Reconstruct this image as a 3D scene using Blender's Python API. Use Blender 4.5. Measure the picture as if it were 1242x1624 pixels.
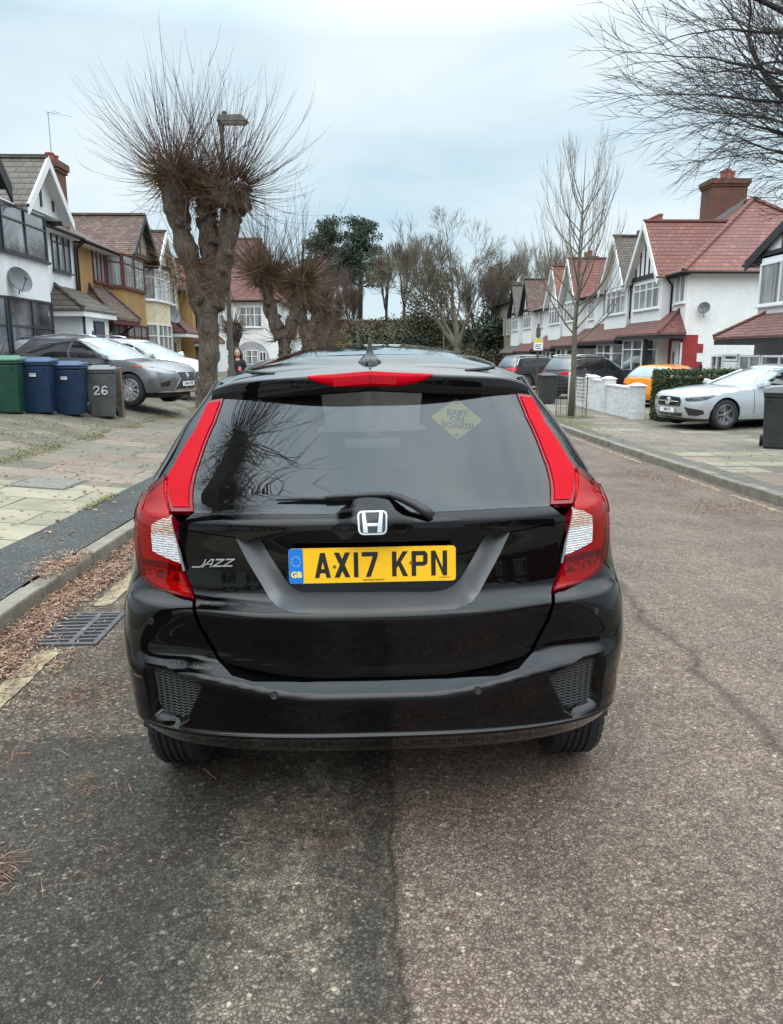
import bpy, bmesh, math, random
from mathutils import Vector, Matrix, noise
from mathutils.geometry import delaunay_2d_cdt
random.seed(7)
for o in list(bpy.data.objects): bpy.data.objects.remove(o)
SC = bpy.context.scene
COL = SC.collection
PI = math.pi
# ------------------------------------------------ camera
F_PX = 1228.0; IW, IH = 1242.0, 1624.0
CAM = Vector((0.0, 0.0, 1.55)); PITCH = math.radians(11.6); YAW = math.radians(1.33)
cam = bpy.data.objects.new("camera", bpy.data.cameras.new("camera")); COL.objects.link(cam)
cam.location = CAM
cam.rotation_euler = (PI/2 - PITCH, 0, -YAW)
cam.data.sensor_fit = 'VERTICAL'; cam.data.sensor_height = 24.0
cam.data.lens = 24.0*F_PX/IH
cam.data.clip_start = .05; cam.data.clip_end = 3000
SC.camera = cam
C_R = Vector((math.cos(YAW), -math.sin(YAW), 0))
C_F = Vector((math.sin(YAW)*math.cos(PITCH), math.cos(YAW)*math.cos(PITCH), -math.sin(PITCH)))
C_U = C_R.cross(C_F)
def proj(p):
    d = Vector(p)-CAM; k = d.dot(C_F)
    return (IW/2+F_PX*d.dot(C_R)/k, IH/2-F_PX*d.dot(C_U)/k)
def ray(u, v):
    return C_F + C_R*((u-IW/2)/F_PX) - C_U*((v-IH/2)/F_PX)
def at_y(u, v, Y):
    r = ray(u, v); t = (Y-CAM.y)/r.y
    return CAM+r*t
def at_x(u, v, X):
    r = ray(u, v); t = (X-CAM.x)/r.x
    return CAM+r*t
# ------------------------------------------------ view / world / sun
SC.view_settings.view_transform = 'Standard'; SC.view_settings.look = 'None'
SC.view_settings.exposure = 0.12; SC.view_settings.gamma = 1.0
SUN_EL, SUN_AZ = math.radians(40), math.radians(192)      # azimuth clockwise from +Y
W = bpy.data.worlds.new("World"); SC.world = W; W.use_nodes = True
nt = W.node_tree; nt.nodes.clear()
def nd(nt, typ, **k):
    n = nt.nodes.new(typ)
    for a, b in k.items(): setattr(n, a, b)
    return n
wo = nd(nt, 'ShaderNodeOutputWorld'); bg = nd(nt, 'ShaderNodeBackground'); bg.inputs['Strength'].default_value = .1
sky = nd(nt, 'ShaderNodeTexSky', sky_type='NISHITA'); sky.sun_disc = False
sky.sun_elevation = SUN_EL; sky.sun_rotation = SUN_AZ; sky.dust_density = 2.0
tc = nd(nt, 'ShaderNodeTexCoord')
mp = nd(nt, 'ShaderNodeMapping'); mp.inputs['Scale'].default_value = (1.0, 1.0, 2.6); mp.inputs['Location'].default_value = (3.1, .4, .2)
n1 = nd(nt, 'ShaderNodeTexNoise'); n1.inputs['Scale'].default_value = 1.7; n1.inputs['Detail'].default_value = 7; n1.inputs['Roughness'].default_value = .5
n1.inputs['Distortion'].default_value = .5
cr = nd(nt, 'ShaderNodeValToRGB')
cr.color_ramp.elements[0].position = .36; cr.color_ramp.elements[0].color = (5.5, 7.3, 8.4, 1)
cr.color_ramp.elements[1].position = .62; cr.color_ramp.elements[1].color = (8.3, 9.4, 9.8, 1)
mx = nd(nt, 'ShaderNodeMix', data_type='RGBA'); mx.inputs['Factor'].default_value = .93
nt.links.new(tc.outputs['Generated'], mp.inputs['Vector']); nt.links.new(mp.outputs[0], n1.inputs['Vector'])
nt.links.new(n1.outputs['Fac'], cr.inputs[0]); nt.links.new(sky.outputs[0], mx.inputs['A']); nt.links.new(cr.outputs[0], mx.inputs['B'])
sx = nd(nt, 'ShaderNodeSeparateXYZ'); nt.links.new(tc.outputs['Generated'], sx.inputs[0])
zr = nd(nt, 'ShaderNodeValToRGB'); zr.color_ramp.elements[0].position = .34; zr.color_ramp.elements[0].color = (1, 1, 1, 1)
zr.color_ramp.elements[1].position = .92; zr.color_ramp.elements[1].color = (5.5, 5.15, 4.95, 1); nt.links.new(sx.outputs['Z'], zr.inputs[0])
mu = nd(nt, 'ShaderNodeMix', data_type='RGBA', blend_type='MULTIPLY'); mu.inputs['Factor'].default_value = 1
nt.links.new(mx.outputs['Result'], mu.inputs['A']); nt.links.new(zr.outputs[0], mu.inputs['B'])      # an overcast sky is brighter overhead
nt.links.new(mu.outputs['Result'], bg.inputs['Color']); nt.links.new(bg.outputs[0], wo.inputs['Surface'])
sl = bpy.data.lights.new("sun", 'SUN'); sl.energy = .65; sl.angle = math.radians(45); sl.color = (1, .965, .92)
sun = bpy.data.objects.new("sun", sl); COL.objects.link(sun)
sd = Vector((math.sin(SUN_AZ)*math.cos(SUN_EL), math.cos(SUN_AZ)*math.cos(SUN_EL), math.sin(SUN_EL)))
sun.rotation_euler = sd.to_track_quat('Z', 'Y').to_euler()
# ------------------------------------------------ helpers
def tag(o, label=None, cat=None, group=None, kind=None):
    if label: o['label'] = label
    if cat: o['category'] = cat
    if group: o['group'] = group
    if kind: o['kind'] = kind
    return o
def empty(name, loc=(0, 0, 0), rz=0, parent=None):
    o = bpy.data.objects.new(name, None); COL.objects.link(o); o.location = loc; o.rotation_euler = (0, 0, rz)
    o.empty_display_size = .1
    if parent: o.parent = parent
    return o
def kids(o):
    return [c for c in bpy.data.objects if c.parent == o]
def copy_tree(o, parent=None):
    c = o.copy(); COL.objects.link(c); c.parent = parent
    for ch in kids(o): copy_tree(ch, c)
    return c
class MB:
    def __init__(s, T=None): s.v = []; s.f = []; s.m = []; s.T = T
    def add(s, vs, fs, mi=0):
        k = len(s.v)
        if s.T: vs = [s.T(*p) for p in vs]
        s.v += [tuple(p) for p in vs]; s.f += [tuple(i+k for i in f) for f in fs]; s.m += [mi]*len(fs)
    def box(s, x0, x1, y0, y1, z0, z1, mi=0):
        s.add([(x0,y0,z0),(x1,y0,z0),(x1,y1,z0),(x0,y1,z0),(x0,y0,z1),(x1,y0,z1),(x1,y1,z1),(x0,y1,z1)],
              [(3,2,1,0),(4,5,6,7),(0,1,5,4),(1,2,6,5),(2,3,7,6),(3,0,4,7)], mi)
    def hexa(s, p, mi=0):   # 4 bottom, 4 top
        s.add(p, [(3,2,1,0),(4,5,6,7),(0,1,5,4),(1,2,6,5),(2,3,7,6),(3,0,4,7)], mi)
    def prism(s, poly, a, b, axis='z', mi=0):
        n = len(poly)
        f = {'z': lambda p, t: (p[0], p[1], t), 'y': lambda p, t: (p[0], t, p[1]), 'x': lambda p, t: (t, p[0], p[1])}[axis]
        s.add([f(p, a) for p in poly]+[f(p, b) for p in poly],
              [tuple(range(n))[::-1], tuple(range(n, 2*n))]+[(i, (i+1) % n, n+(i+1) % n, n+i) for i in range(n)], mi)
    def slab(s, poly, th, mi=0):      # 3-D polygon extruded down by th
        n = len(poly)
        s.add([tuple(p) for p in poly]+[(p[0], p[1], p[2]-th) for p in poly],
              [tuple(range(n)), tuple(range(n, 2*n))[::-1]]+[(i, n+i, n+(i+1) % n, (i+1) % n) for i in range(n)], mi)
    def tube(s, pts, rad, n=6, cap=True, mi=0):
        pts = [Vector(p) for p in pts]; k0 = len(pts)
        if not hasattr(rad, '__len__'): rad = [rad]*k0
        up = Vector((.13, .21, 1)); vs = []
        for i, p in enumerate(pts):
            d = (pts[min(i+1, k0-1)]-pts[max(i-1, 0)])
            if d.length < 1e-9: d = Vector((0, 0, 1))
            d.normalize()
            if i == 0:
                a = d.cross(up)
                if a.length < .05: a = d.cross(Vector((1, 0, 0)))
            else: a = a-d*a.dot(d)
            a.normalize(); b = d.cross(a)
            for j in range(n):
                t = 2*PI*j/n
                vs.append(p+(a*math.cos(t)+b*math.sin(t))*rad[i])
        fs = [(i*n+j, i*n+(j+1) % n, (i+1)*n+(j+1) % n, (i+1)*n+j) for i in range(k0-1) for j in range(n)]
        if cap: fs += [tuple(range(n))[::-1], tuple(range((k0-1)*n, k0*n))]
        s.add([tuple(p) for p in vs], fs, mi)
    def lathe(s, prof, n=24, axis='z', c=(0, 0, 0), mi=0):   # prof: (r, h)
        vs = []; k = len(prof)
        for i in range(n):
            t = 2*PI*i/n
            for r, h in prof:
                a, b = r*math.cos(t), r*math.sin(t)
                q = {'z': (a, b, h), 'y': (a, h, b), 'x': (h, a, b)}[axis]
                vs.append((q[0]+c[0], q[1]+c[1], q[2]+c[2]))
        s.add(vs, [(i*k+j, ((i+1) % n)*k+j, ((i+1) % n)*k+j+1, i*k+j+1) for i in range(n) for j in range(k-1)], mi)
    def build(s, name, mats, parent=None, smooth=False, bevel=0, recalc=True, angle=None):
        me = bpy.data.meshes.new(name); me.from_pydata(s.v, [], s.f)
        if not isinstance(mats, (list, tuple)): mats = [mats]
        for m in mats: me.materials.append(m)
        if len(mats) > 1: me.polygons.foreach_set('material_index', s.m)
        if recalc:
            bm = bmesh.new(); bm.from_mesh(me); bmesh.ops.recalc_face_normals(bm, faces=bm.faces)
            if bevel: bmesh.ops.bevel(bm, geom=[e for e in bm.edges if e.is_manifold and e.calc_face_angle(0) > .5], offset=bevel, segments=2, affect='EDGES', profile=.6)
            bm.to_mesh(me); bm.free()
        if smooth: me.polygons.foreach_set('use_smooth', [True]*len(me.polygons))
        if angle: me.polygons.foreach_set('use_smooth', [True]*len(me.polygons)); me.set_sharp_from_angle(angle=math.radians(angle))
        o = bpy.data.objects.new(name, me); COL.objects.link(o)
        if parent: o.parent = parent
        return o
def text_mesh(s, size, depth, mat, name, parent, M, bold=0, align='CENTER'):
    cu = bpy.data.curves.new(name, 'FONT'); cu.body = s; cu.size = size; cu.extrude = depth; cu.offset = bold
    cu.align_x = align; cu.align_y = 'CENTER'; cu.resolution_u = 3
    t = bpy.data.objects.new(name, cu); COL.objects.link(t)
    bpy.context.view_layer.update()
    me = bpy.data.meshes.new_from_object(t.evaluated_get(bpy.context.evaluated_depsgraph_get()))
    bpy.data.objects.remove(t); me.name = name; me.materials.clear(); me.materials.append(mat)
    o = bpy.data.objects.new(name, me); COL.objects.link(o)
    if parent: o.parent = parent
    o.matrix_local = M
    return o
def curve(pts):          # monotone cubic through (x, y)
    xs = [p[0] for p in pts]; ys = [p[1] for p in pts]; n = len(xs)
    d = [(ys[i+1]-ys[i])/(xs[i+1]-xs[i]) for i in range(n-1)]
    m = [d[0]]+[0 if d[i-1]*d[i] <= 0 else 2*d[i-1]*d[i]/(d[i-1]+d[i]) for i in range(1, n-1)]+[d[-1]]
    def f(x):
        if x <= xs[0]: return ys[0]+m[0]*(x-xs[0])*0
        if x >= xs[-1]: return ys[-1]
        i = 0
        while x > xs[i+1]: i += 1
        h = xs[i+1]-xs[i]; t = (x-xs[i])/h
        return (ys[i]*(1+2*t)*(1-t)**2+ys[i+1]*t*t*(3-2*t)+h*m[i]*t*(1-t)**2+h*m[i+1]*t*t*(t-1))
    return f
# ------------------------------------------------ materials
MAT = {}
def newmat(name):
    m = bpy.data.materials.new(name); m.use_nodes = True
    return m, m.node_tree, m.node_tree.nodes['Principled BSDF']
def setp(b, **k):
    for a, v in k.items():
        i = b.inputs[a.replace('_', ' ')]
        i.default_value = (*v, 1) if isinstance(v, tuple) and len(v) == 3 and i.type == 'RGBA' else v
def lk(nt, a, b): nt.links.new(a, b)
def noise_n(nt, scale, detail=4, rough=.5, coord='Object', vec=None, sc=None):
    t = nd(nt, 'ShaderNodeTexNoise'); t.inputs['Scale'].default_value = scale; t.inputs['Detail'].default_value = detail; t.inputs['Roughness'].default_value = rough
    if vec is None:
        c = nd(nt, 'ShaderNodeTexCoord'); vec = c.outputs[coord]
    if sc:
        q = nd(nt, 'ShaderNodeMapping'); q.inputs['Scale'].default_value = sc; lk(nt, vec, q.inputs[0]); vec = q.outputs[0]
    lk(nt, vec, t.inputs['Vector'])
    return t.outputs['Fac']
def ramp(nt, fac, stops):
    r = nd(nt, 'ShaderNodeValToRGB'); e = r.color_ramp.elements
    while len(e) < len(stops): e.new(.5)
    for i, (p, c) in enumerate(stops):
        e[i].position = p; e[i].color = (*c, 1) if len(c) == 3 else c
    lk(nt, fac, r.inputs[0]); return r.outputs[0]
def mixc(nt, fac, a, b, mode='MIX'):
    m = nd(nt, 'ShaderNodeMix', data_type='RGBA', blend_type=mode)
    for s, v in (('Factor', fac), ('A', a), ('B', b)):
        if hasattr(v, 'links') or hasattr(v, 'is_linked'): lk(nt, v, m.inputs[s])
        elif s == 'Factor': m.inputs[s].default_value = v
        else: m.inputs[s].default_value = (*v, 1)
    return m.outputs['Result']
def mth(nt, op, a, b=None, c=None):
    m = nd(nt, 'ShaderNodeMath', operation=op)
    for i, v in enumerate((a, b, c)):
        if v is None: continue
        if hasattr(v, 'is_linked'): lk(nt, v, m.inputs[i])
        else: m.inputs[i].default_value = v
    return m.outputs[0]
def bump(nt, b, h, strength=.3, dist=.01):
    n = nd(nt, 'ShaderNodeBump'); n.inputs['Strength'].default_value = strength; n.inputs['Distance'].default_value = dist
    lk(nt, h, n.inputs['Height']); lk(nt, n.outputs[0], b.inputs['Normal'])
def simple(name, col, rough=.5, metal=0, coat=0, var=.12, vs=3.0, bmp=0, bs=60, coatr=.03, spec=None):
    if name in MAT: return MAT[name]
    m, nt, b = newmat(name); setp(b, Base_Color=tuple(col), Roughness=rough, Metallic=metal, Coat_Weight=coat, Coat_Roughness=coatr)
    if spec is not None: b.inputs['Specular IOR Level'].default_value = spec
    if var:
        f = noise_n(nt, vs, 6, .6)
        lk(nt, ramp(nt, f, [(.3, tuple(c*(1-var) for c in col)), (.7, tuple(min(1, c*(1+var)) for c in col))]), b.inputs['Base Color'])
    if bmp: bump(nt, b, noise_n(nt, bs, 4), bmp, .01)
    MAT[name] = m; return m
# ------------------------------------------------ terrain
KL, KR = -2.12, 4.55
def fall(Y):
    t = min(max(Y-5, 0), 21.0)
    return -.025*t+ (.0006*t*t if t < 21 else .2646) - .0
def road_z(X, Y):
    c = .016*X if X < 1.2 else .0192-.022*(X-1.2)
    return c+fall(Y)
KERB = .11
def ground_z(X, Y):
    if X < KL-.13:
        z = .016*KL+KERB+.04*min(-X+KL, .73)
        if X < -2.85: z += .075*min(-2.85-X, 1.9)
        if X < -4.75: z += .22*min(-4.75-X, 1.55)
        if X < -6.3: z += .08*min(-6.3-X, 3.2)
        return z+fall(Y)
    if X > KR+.13:
        z = .0192-.022*(KR-1.2)+KERB+.0*(X-KR)
        return z+fall(Y)+.02*min(max(X-7.5, 0), 6)
    if X < KL or X > KR: return road_z(min(max(X, KL), KR), Y)+KERB
    return road_z(X, Y)
def gp(u, v):
    r = ray(u, v); t = .5; 
    for i in range(4000):
        p = CAM+r*t
        if p.z <= ground_z(p.x, p.y): break
        t *= 1.004
    return p
# ================================================ car shells
CK = 1.05
class Shell:
    def __init__(s, xf, xr, W, Df, Dr, n=2.8, bow=0):
        s.xf, s.xr, s.W, s.Df, s.Dr, s.n, s.bow = xf, xr, W, Df, Dr, n, bow
        s.warp = None; s.xr2 = None
    def S(s, z): return (s.xf(z)-s.Df(z))-(s.xr(z)+s.Dr(z))
    def corner(s, a):
        ph = a*PI/2; c, q = abs(math.cos(ph)), abs(math.sin(ph))
        r = (c**s.n+q**s.n)**(-1/s.n); return r*c*(1 if a <= 1 else -1), r*q
    def pos(s, c, z, off=0, ref='R'):
        sg = 1 if c >= 0 else -1; c = abs(c); zz = s.warp(c, z) if s.warp else z
        if ref == 'F': c = 2*CK+s.S(zz)-c
        S = s.S(zz)
        if c < CK: rc, rs = s.corner(c/CK); x = s.xr(zz)+s.Dr(zz)*(1-rc); y = s.W(zz)*rs
        elif c <= CK+S: x = s.xr(zz)+s.Dr(zz)+c-CK; y = s.W(zz)
        else: rc, rs = s.corner((2*CK+S-c)/CK); x = s.xf(zz)-s.Df(zz)*(1-rc); y = s.W(zz)*rs
        if s.xr2:
            b_ = min(1, max(0, (c-.42)/.36)); b_ = b_*b_*(3-2*b_)*(1-min(1, max(0, (c-CK)/.25)))
            if b_: x += b_*(s.xr2(zz)-s.xr(zz))
        if s.bow:
            y *= 1-s.bow*((x-(s.xf(zz)+s.xr(zz))/2)/2)**2
        p = Vector((x, sg*y, z))
        if off: p += s.nrm(sg*c, z)*off
        return p
    def nrm(s, c, z):
        e = .004
        a = s.pos(c+e, z)-s.pos(c-e, z) if abs(c) > e else s.pos(e, z)-s.pos(-e, z)
        b = s.pos(c, z+e)-s.pos(c, z-e)
        n = b.cross(a); n = n if n.length > 1e-12 else Vector((-1, 0, 0))
        return n.normalized()
    def c_from_x(s, x, z):      # side
        zz = z
        xr, xf, Dr, Df = s.xr(zz), s.xf(zz), s.Dr(zz), s.Df(zz)
        if x < xr+Dr:
            k = min(max((xr+Dr-x)/Dr, 0), 1); q = (1-k**s.n)**(1/s.n); return CK*math.atan2(q, k)/(PI/2)
        if x > xf-Df:
            k = min(max((x-xf+Df)/Df, 0), 1); q = (1-k**s.n)**(1/s.n); return 2*CK+s.S(zz)-CK*math.atan2(q, k)/(PI/2)
        return CK+x-xr-Dr
    def c_from_y(s, y, z, end='R'):
        q = min(abs(y)/s.W(z), 1); k = (1-q**s.n)**(1/s.n); c = CK*math.atan2(q, k)/(PI/2)
        return math.copysign(c if end == 'R' else 2*CK+s.S(z)-c, y)
def pip(p, poly):
    x, y = p; r = False; j = len(poly)-1
    for i in range(len(poly)):
        xi, yi = poly[i]; xj, yj = poly[j]
        if (yi > y) != (yj > y) and x < (xj-xi)*(y-yi)/(yj-yi)+xi: r = not r
        j = i
    return r
def subdiv(poly, step, closed=True):
    out = []; n = len(poly)
    for i in range(n if closed else n-1):
        a, b = poly[i], poly[(i+1) % n]; L = math.hypot(b[0]-a[0], b[1]-a[1]); k = max(1, int(math.ceil(L/step)))
        for j in range(k): out.append((a[0]+(b[0]-a[0])*j/k, a[1]+(b[1]-a[1])*j/k))
    if not closed: out.append(poly[-1])
    return out
def roundc(poly, r, k=4):       # round the corners of a closed polygon
    out = []; n = len(poly)
    for i in range(n):
        p0, p1, p2 = Vector(poly[i-1]), Vector(poly[i]), Vector(poly[(i+1) % n])
        a, b = (p0-p1), (p2-p1); ra = min(r, a.length*.45); rb = min(r, b.length*.45)
        A, B = p1+a.normalized()*ra, p1+b.normalized()*rb
        for j in range(k+1):
            t = j/k; q = A*(1-t)**2+p1*2*t*(1-t)+B*t*t; out.append((q.x, q.y))
    return out
def inset(poly, d):
    n = len(poly); ar = sum(poly[i-1][0]*poly[i][1]-poly[i][0]*poly[i-1][1] for i in range(n)); sg = 1 if ar > 0 else -1
    out = []
    for i in range(n):
        p0, p1, p2 = Vector(poly[i-1]), Vector(poly[i]), Vector(poly[(i+1) % n])
        e1, e2 = (p1-p0).normalized(), (p2-p1).normalized()
        n1, n2 = Vector((-e1.y, e1.x))*sg, Vector((-e2.y, e2.x))*sg
        m = (n1+n2); m = m.normalized() if m.length > .1 else n1
        q = p1+m*d/max(.4, m.dot(n1)); out.append((q.x, q.y))
    return out
def patch(name, sh, poly, mats, parent, off=0, rim=.012, step=.03, holes=(), ref='R', bstep=None, mirror=False, flip=False, dent=None):
    """piece of the shell surface bounded by poly in (c, z), with its own rim"""
    bstep = bstep or step*.7
    B = subdiv(poly, bstep); Hs = [subdiv(h, bstep) for h in holes]
    vs = list(B); ed = [(i, (i+1) % len(B)) for i in range(len(B))]
    for h in Hs:
        k = len(vs); vs += h; ed += [(k+i, k+(i+1) % len(h)) for i in range(len(h))]
    x0, x1 = min(p[0] for p in B), max(p[0] for p in B); y0, y1 = min(p[1] for p in B), max(p[1] for p in B)
    nx, ny = int((x1-x0)/step)+1, int((y1-y0)/step)+1
    for i in range(1, nx):
        for j in range(1, ny):
            p = (x0+(x1-x0)*i/nx, y0+(y1-y0)*j/ny)
            if pip(p, B) and not any(pip(p, h) for h in Hs): vs.append(p)
    V, E, F, *_ = delaunay_2d_cdt([Vector(p) for p in vs], ed, [], 0, 1e-5)
    V = [(p.x, p.y) for p in V]
    fs = []
    for f in F:
        c = (sum(V[i][0] for i in f)/len(f), sum(V[i][1] for i in f)/len(f))
        if pip(c, B) and not any(pip(c, h) for h in Hs): fs.append(tuple(f))
    o2 = (lambda p: off+(dent(p[0], p[1]) if dent else 0))
    P = [sh.pos(p[0], p[1], o2(p), ref) for p in V]
    def nr(p):
        if not dent and ref == 'R': return sh.nrm(p[0], p[1])
        e = .004
        q = lambda c, z: sh.pos(c, z, o2((c, z)), ref)
        n = (q(p[0], p[1]+e)-q(p[0], p[1]-e)).cross(q(p[0]+e, p[1])-q(p[0]-e, p[1]))
        if ref == 'F': n = -n
        return n.normalized() if n.length > 1e-12 else Vector((0, 0, 1))
    Nn = [nr(p) for p in V]
    if mirror: P = [Vector((p.x, -p.y, p.z)) for p in P]; Nn = [Vector((p.x, -p.y, p.z)) for p in Nn]
    out = []; ln = []
    for f in fs:
        g = (P[f[1]]-P[f[0]]).cross(P[f[2]]-P[f[0]])
        if g.dot(Nn[f[0]]+Nn[f[1]]+Nn[f[2]]) < 0: f = f[::-1]
        out.append(f); ln += [Nn[i] for i in f]
    P = list(P); mi = [0]*len(out)
    if rim:
        cnt = {}
        for f in out:
            for i in range(len(f)): cnt[(f[i], f[(i+1) % len(f)])] = 1
        for (a, b) in list(cnt):
            if (b, a) not in cnt:
                k = len(P); P += [P[a], P[b], P[b]-Nn[b]*rim, P[a]-Nn[a]*rim]
                q = (k+1, k, k+3, k+2); g = (P[k]-P[k+1]).cross(P[k+3]-P[k+1]).normalized()
                out.append(q); ln += [g]*4; mi.append(0)
    me = bpy.data.meshes.new(name); me.from_pydata([tuple(p) for p in P], [], out)
    for m in (mats if isinstance(mats, (list, tuple)) else [mats]): me.materials.append(m)
    me.polygons.foreach_set('use_smooth', [True]*len(me.polygons))
    me.normals_split_custom_set([tuple(n) for n in ln])
    o = bpy.data.objects.new(name, me); COL.objects.link(o); o.parent = parent
    return o
def join_into(a, b):        # b's mesh appended to a (same part, same materials)
    me = bpy.data.meshes.new(a.data.name)
    va = [tuple(v.co) for v in a.data.vertices]; k = len(va); va += [tuple(v.co) for v in b.data.vertices]
    fa = [tuple(p.vertices) for p in a.data.polygons]+[tuple(i+k for i in p.vertices) for p in b.data.polygons]
    ln = [tuple(c.vector) for c in a.data.corner_normals]+[tuple(c.vector) for c in b.data.corner_normals]
    me.from_pydata(va, [], fa)
    for m in a.data.materials: me.materials.append(m)
    me.polygons.foreach_set('use_smooth', [True]*len(me.polygons)); me.normals_split_custom_set(ln)
    old = a.data; a.data = me; bpy.data.objects.remove(b); return a
def grid_obj(name, rows, mat, parent, flat=False):
    nc = len(rows[0]); v = [tuple(p) for r in rows for p in r]
    f = [(i*nc+j, i*nc+j+1, (i+1)*nc+j+1, (i+1)*nc+j) for i in range(len(rows)-1) for j in range(nc-1)]
    me = bpy.data.meshes.new(name); me.from_pydata(v, [], f); me.materials.append(mat)
    me.polygons.foreach_set('use_smooth', [not flat]*len(me.polygons))
    o = bpy.data.objects.new(name, me); COL.objects.link(o); o.parent = parent; return o
# materials for cars
def paint(name, col, flake=.0, rough=.25, metal=0):
    if name in MAT: return MAT[name]
    m, nt, b = newmat(name)
    setp(b, Base_Color=tuple(col), Roughness=rough, Metallic=metal, Coat_Weight=1.0, Coat_Roughness=.02, Coat_IOR=1.5)
    if max(col) < .01: b.inputs['Roughness'].default_value = .06; b.inputs['Specular IOR Level'].default_value = .10; b.inputs['Coat IOR'].default_value = 1.35
    d = noise_n(nt, 9, 5, .65)
    r = mth(nt, 'MULTIPLY', mth(nt, 'POWER', d, 3.0), .10)
    lk(nt, mth(nt, 'ADD', r, .01), b.inputs['Coat Roughness'])
    bump(nt, b, noise_n(nt, 55, 2), .015, .004)
    n = b.inputs['Normal'].links[0].from_socket; lk(nt, n, b.inputs['Coat Normal'])
    MAT[name] = m; return m
BLACKP = paint('black_paint', (.0011, .0011, .0013), rough=.3)
BLKPL = simple('black_plastic', (.012, .012, .013), .45, bmp=.15, bs=400)
RUBBER = simple('tyre_rubber', (.016, .016, .017), .75, bmp=.2, bs=200)
CHROME = simple('chrome', (.75, .76, .78), .08, 1, var=.03)
DARKIN = simple('dark_cabin', (.02, .02, .022), .8)
SEATM = simple('seat_cloth', (.03, .03, .033), .9)
def glassmat(name, tint, rough=.0):
    m, nt, b = newmat(name); nt.nodes.remove(b); out = nt.nodes['Material Output']
    t = nd(nt, 'ShaderNodeBsdfTransparent'); t.inputs[0].default_value = (*tint, 1)
    g = nd(nt, 'ShaderNodeBsdfGlossy'); g.inputs['Roughness'].default_value = rough; g.inputs[0].default_value = (.95, .97, 1, 1)
    fr = nd(nt, 'ShaderNodeFresnel'); fr.inputs[0].default_value = 1.62
    mxs = nd(nt, 'ShaderNodeMixShader'); lk(nt, fr.outputs[0], mxs.inputs[0]); lk(nt, t.outputs[0], mxs.inputs[1]); lk(nt, g.outputs[0], mxs.inputs[2])
    # a thin film of road dust
    du = nd(nt, 'ShaderNodeBsdfDiffuse'); du.inputs[0].default_value = (.45, .44, .42, 1)
    m2 = nd(nt, 'ShaderNodeMixShader'); f = noise_n(nt, 5, 6, .6)
    lk(nt, mth(nt, 'MULTIPLY', mth(nt, 'POWER', f, 2.0), .05), m2.inputs[0]); lk(nt, mxs.outputs[0], m2.inputs[1]); lk(nt, du.outputs[0], m2.inputs[2])
    lk(nt, m2.outputs[0], out.inputs['Surface']); MAT[name] = m; return m
TINT = glassmat('tinted_glass', (.34, .36, .37))
CLEARG = glassmat('car_glass', (.6, .66, .65))
def lens(name, col, rough=.06, bs=0, kind='rib'):
    m, nt, b = newmat(name); setp(b, Base_Color=tuple(col), Roughness=rough, Coat_Weight=.55, Coat_Roughness=.03)
    b.inputs['Specular IOR Level'].default_value = .15
    if kind == 'rib':
        w = nd(nt, 'ShaderNodeTexWave'); w.bands_direction = 'Z'; w.inputs['Scale'].default_value = 26; w.inputs['Distortion'].default_value = 6; w.inputs['Detail Scale'].default_value = 2.5
        c = nd(nt, 'ShaderNodeTexCoord'); lk(nt, c.outputs['Object'], w.inputs[0]); bump(nt, b, w.outputs['Fac'], .35, .004)
    if kind == 'cell':
        v = nd(nt, 'ShaderNodeTexVoronoi'); v.inputs['Scale'].default_value = 55; c = nd(nt, 'ShaderNodeTexCoord'); lk(nt, c.outputs['Object'], v.inputs[0])
        lk(nt, ramp(nt, v.outputs['Distance'], [(0, tuple(min(1, x*1.5+.02) for x in col)), (.6, tuple(x*.28 for x in col))]), b.inputs['Base Color'])
    MAT[name] = m; return m
L_RED = lens('red_lens', (.44, .001, .012), kind='')
L_REDB = lens('red_reflector', (.44, .0, .008), kind=''); L_REDB.node_tree.nodes['Principled BSDF'].inputs['Coat Weight'].default_value = .2; L_REDB.node_tree.nodes['Principled BSDF'].inputs['Specular IOR Level'].default_value = .0
L_REDD = lens('dark_red_lens', (.20, .0, .010), kind='')
L_CELL = lens('red_cell_lens', (.85, .06, .06), kind='cell')
L_UP = lens('lamp_inner_red', (.62, .02, .03), kind='rib'); L_UP.node_tree.nodes['Principled BSDF'].inputs['Coat Weight'].default_value = 0
def cover():
    m, nt, b = newmat('red_lamp_cover'); nt.nodes.remove(b); out = nt.nodes['Material Output']
    t = nd(nt, 'ShaderNodeBsdfTransparent'); t.inputs[0].default_value = (.86, .16, .17, 1); g = nd(nt, 'ShaderNodeBsdfGlossy'); g.inputs['Roughness'].default_value = .015
    fr = nd(nt, 'ShaderNodeFresnel'); fr.inputs[0].default_value = 1.42; q = nd(nt, 'ShaderNodeMixShader'); lk(nt, fr.outputs[0], q.inputs[0]); lk(nt, t.outputs[0], q.inputs[1]); lk(nt, g.outputs[0], q.inputs[2]); lk(nt, q.outputs[0], out.inputs['Surface']); return m
L_COV = cover()
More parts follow.
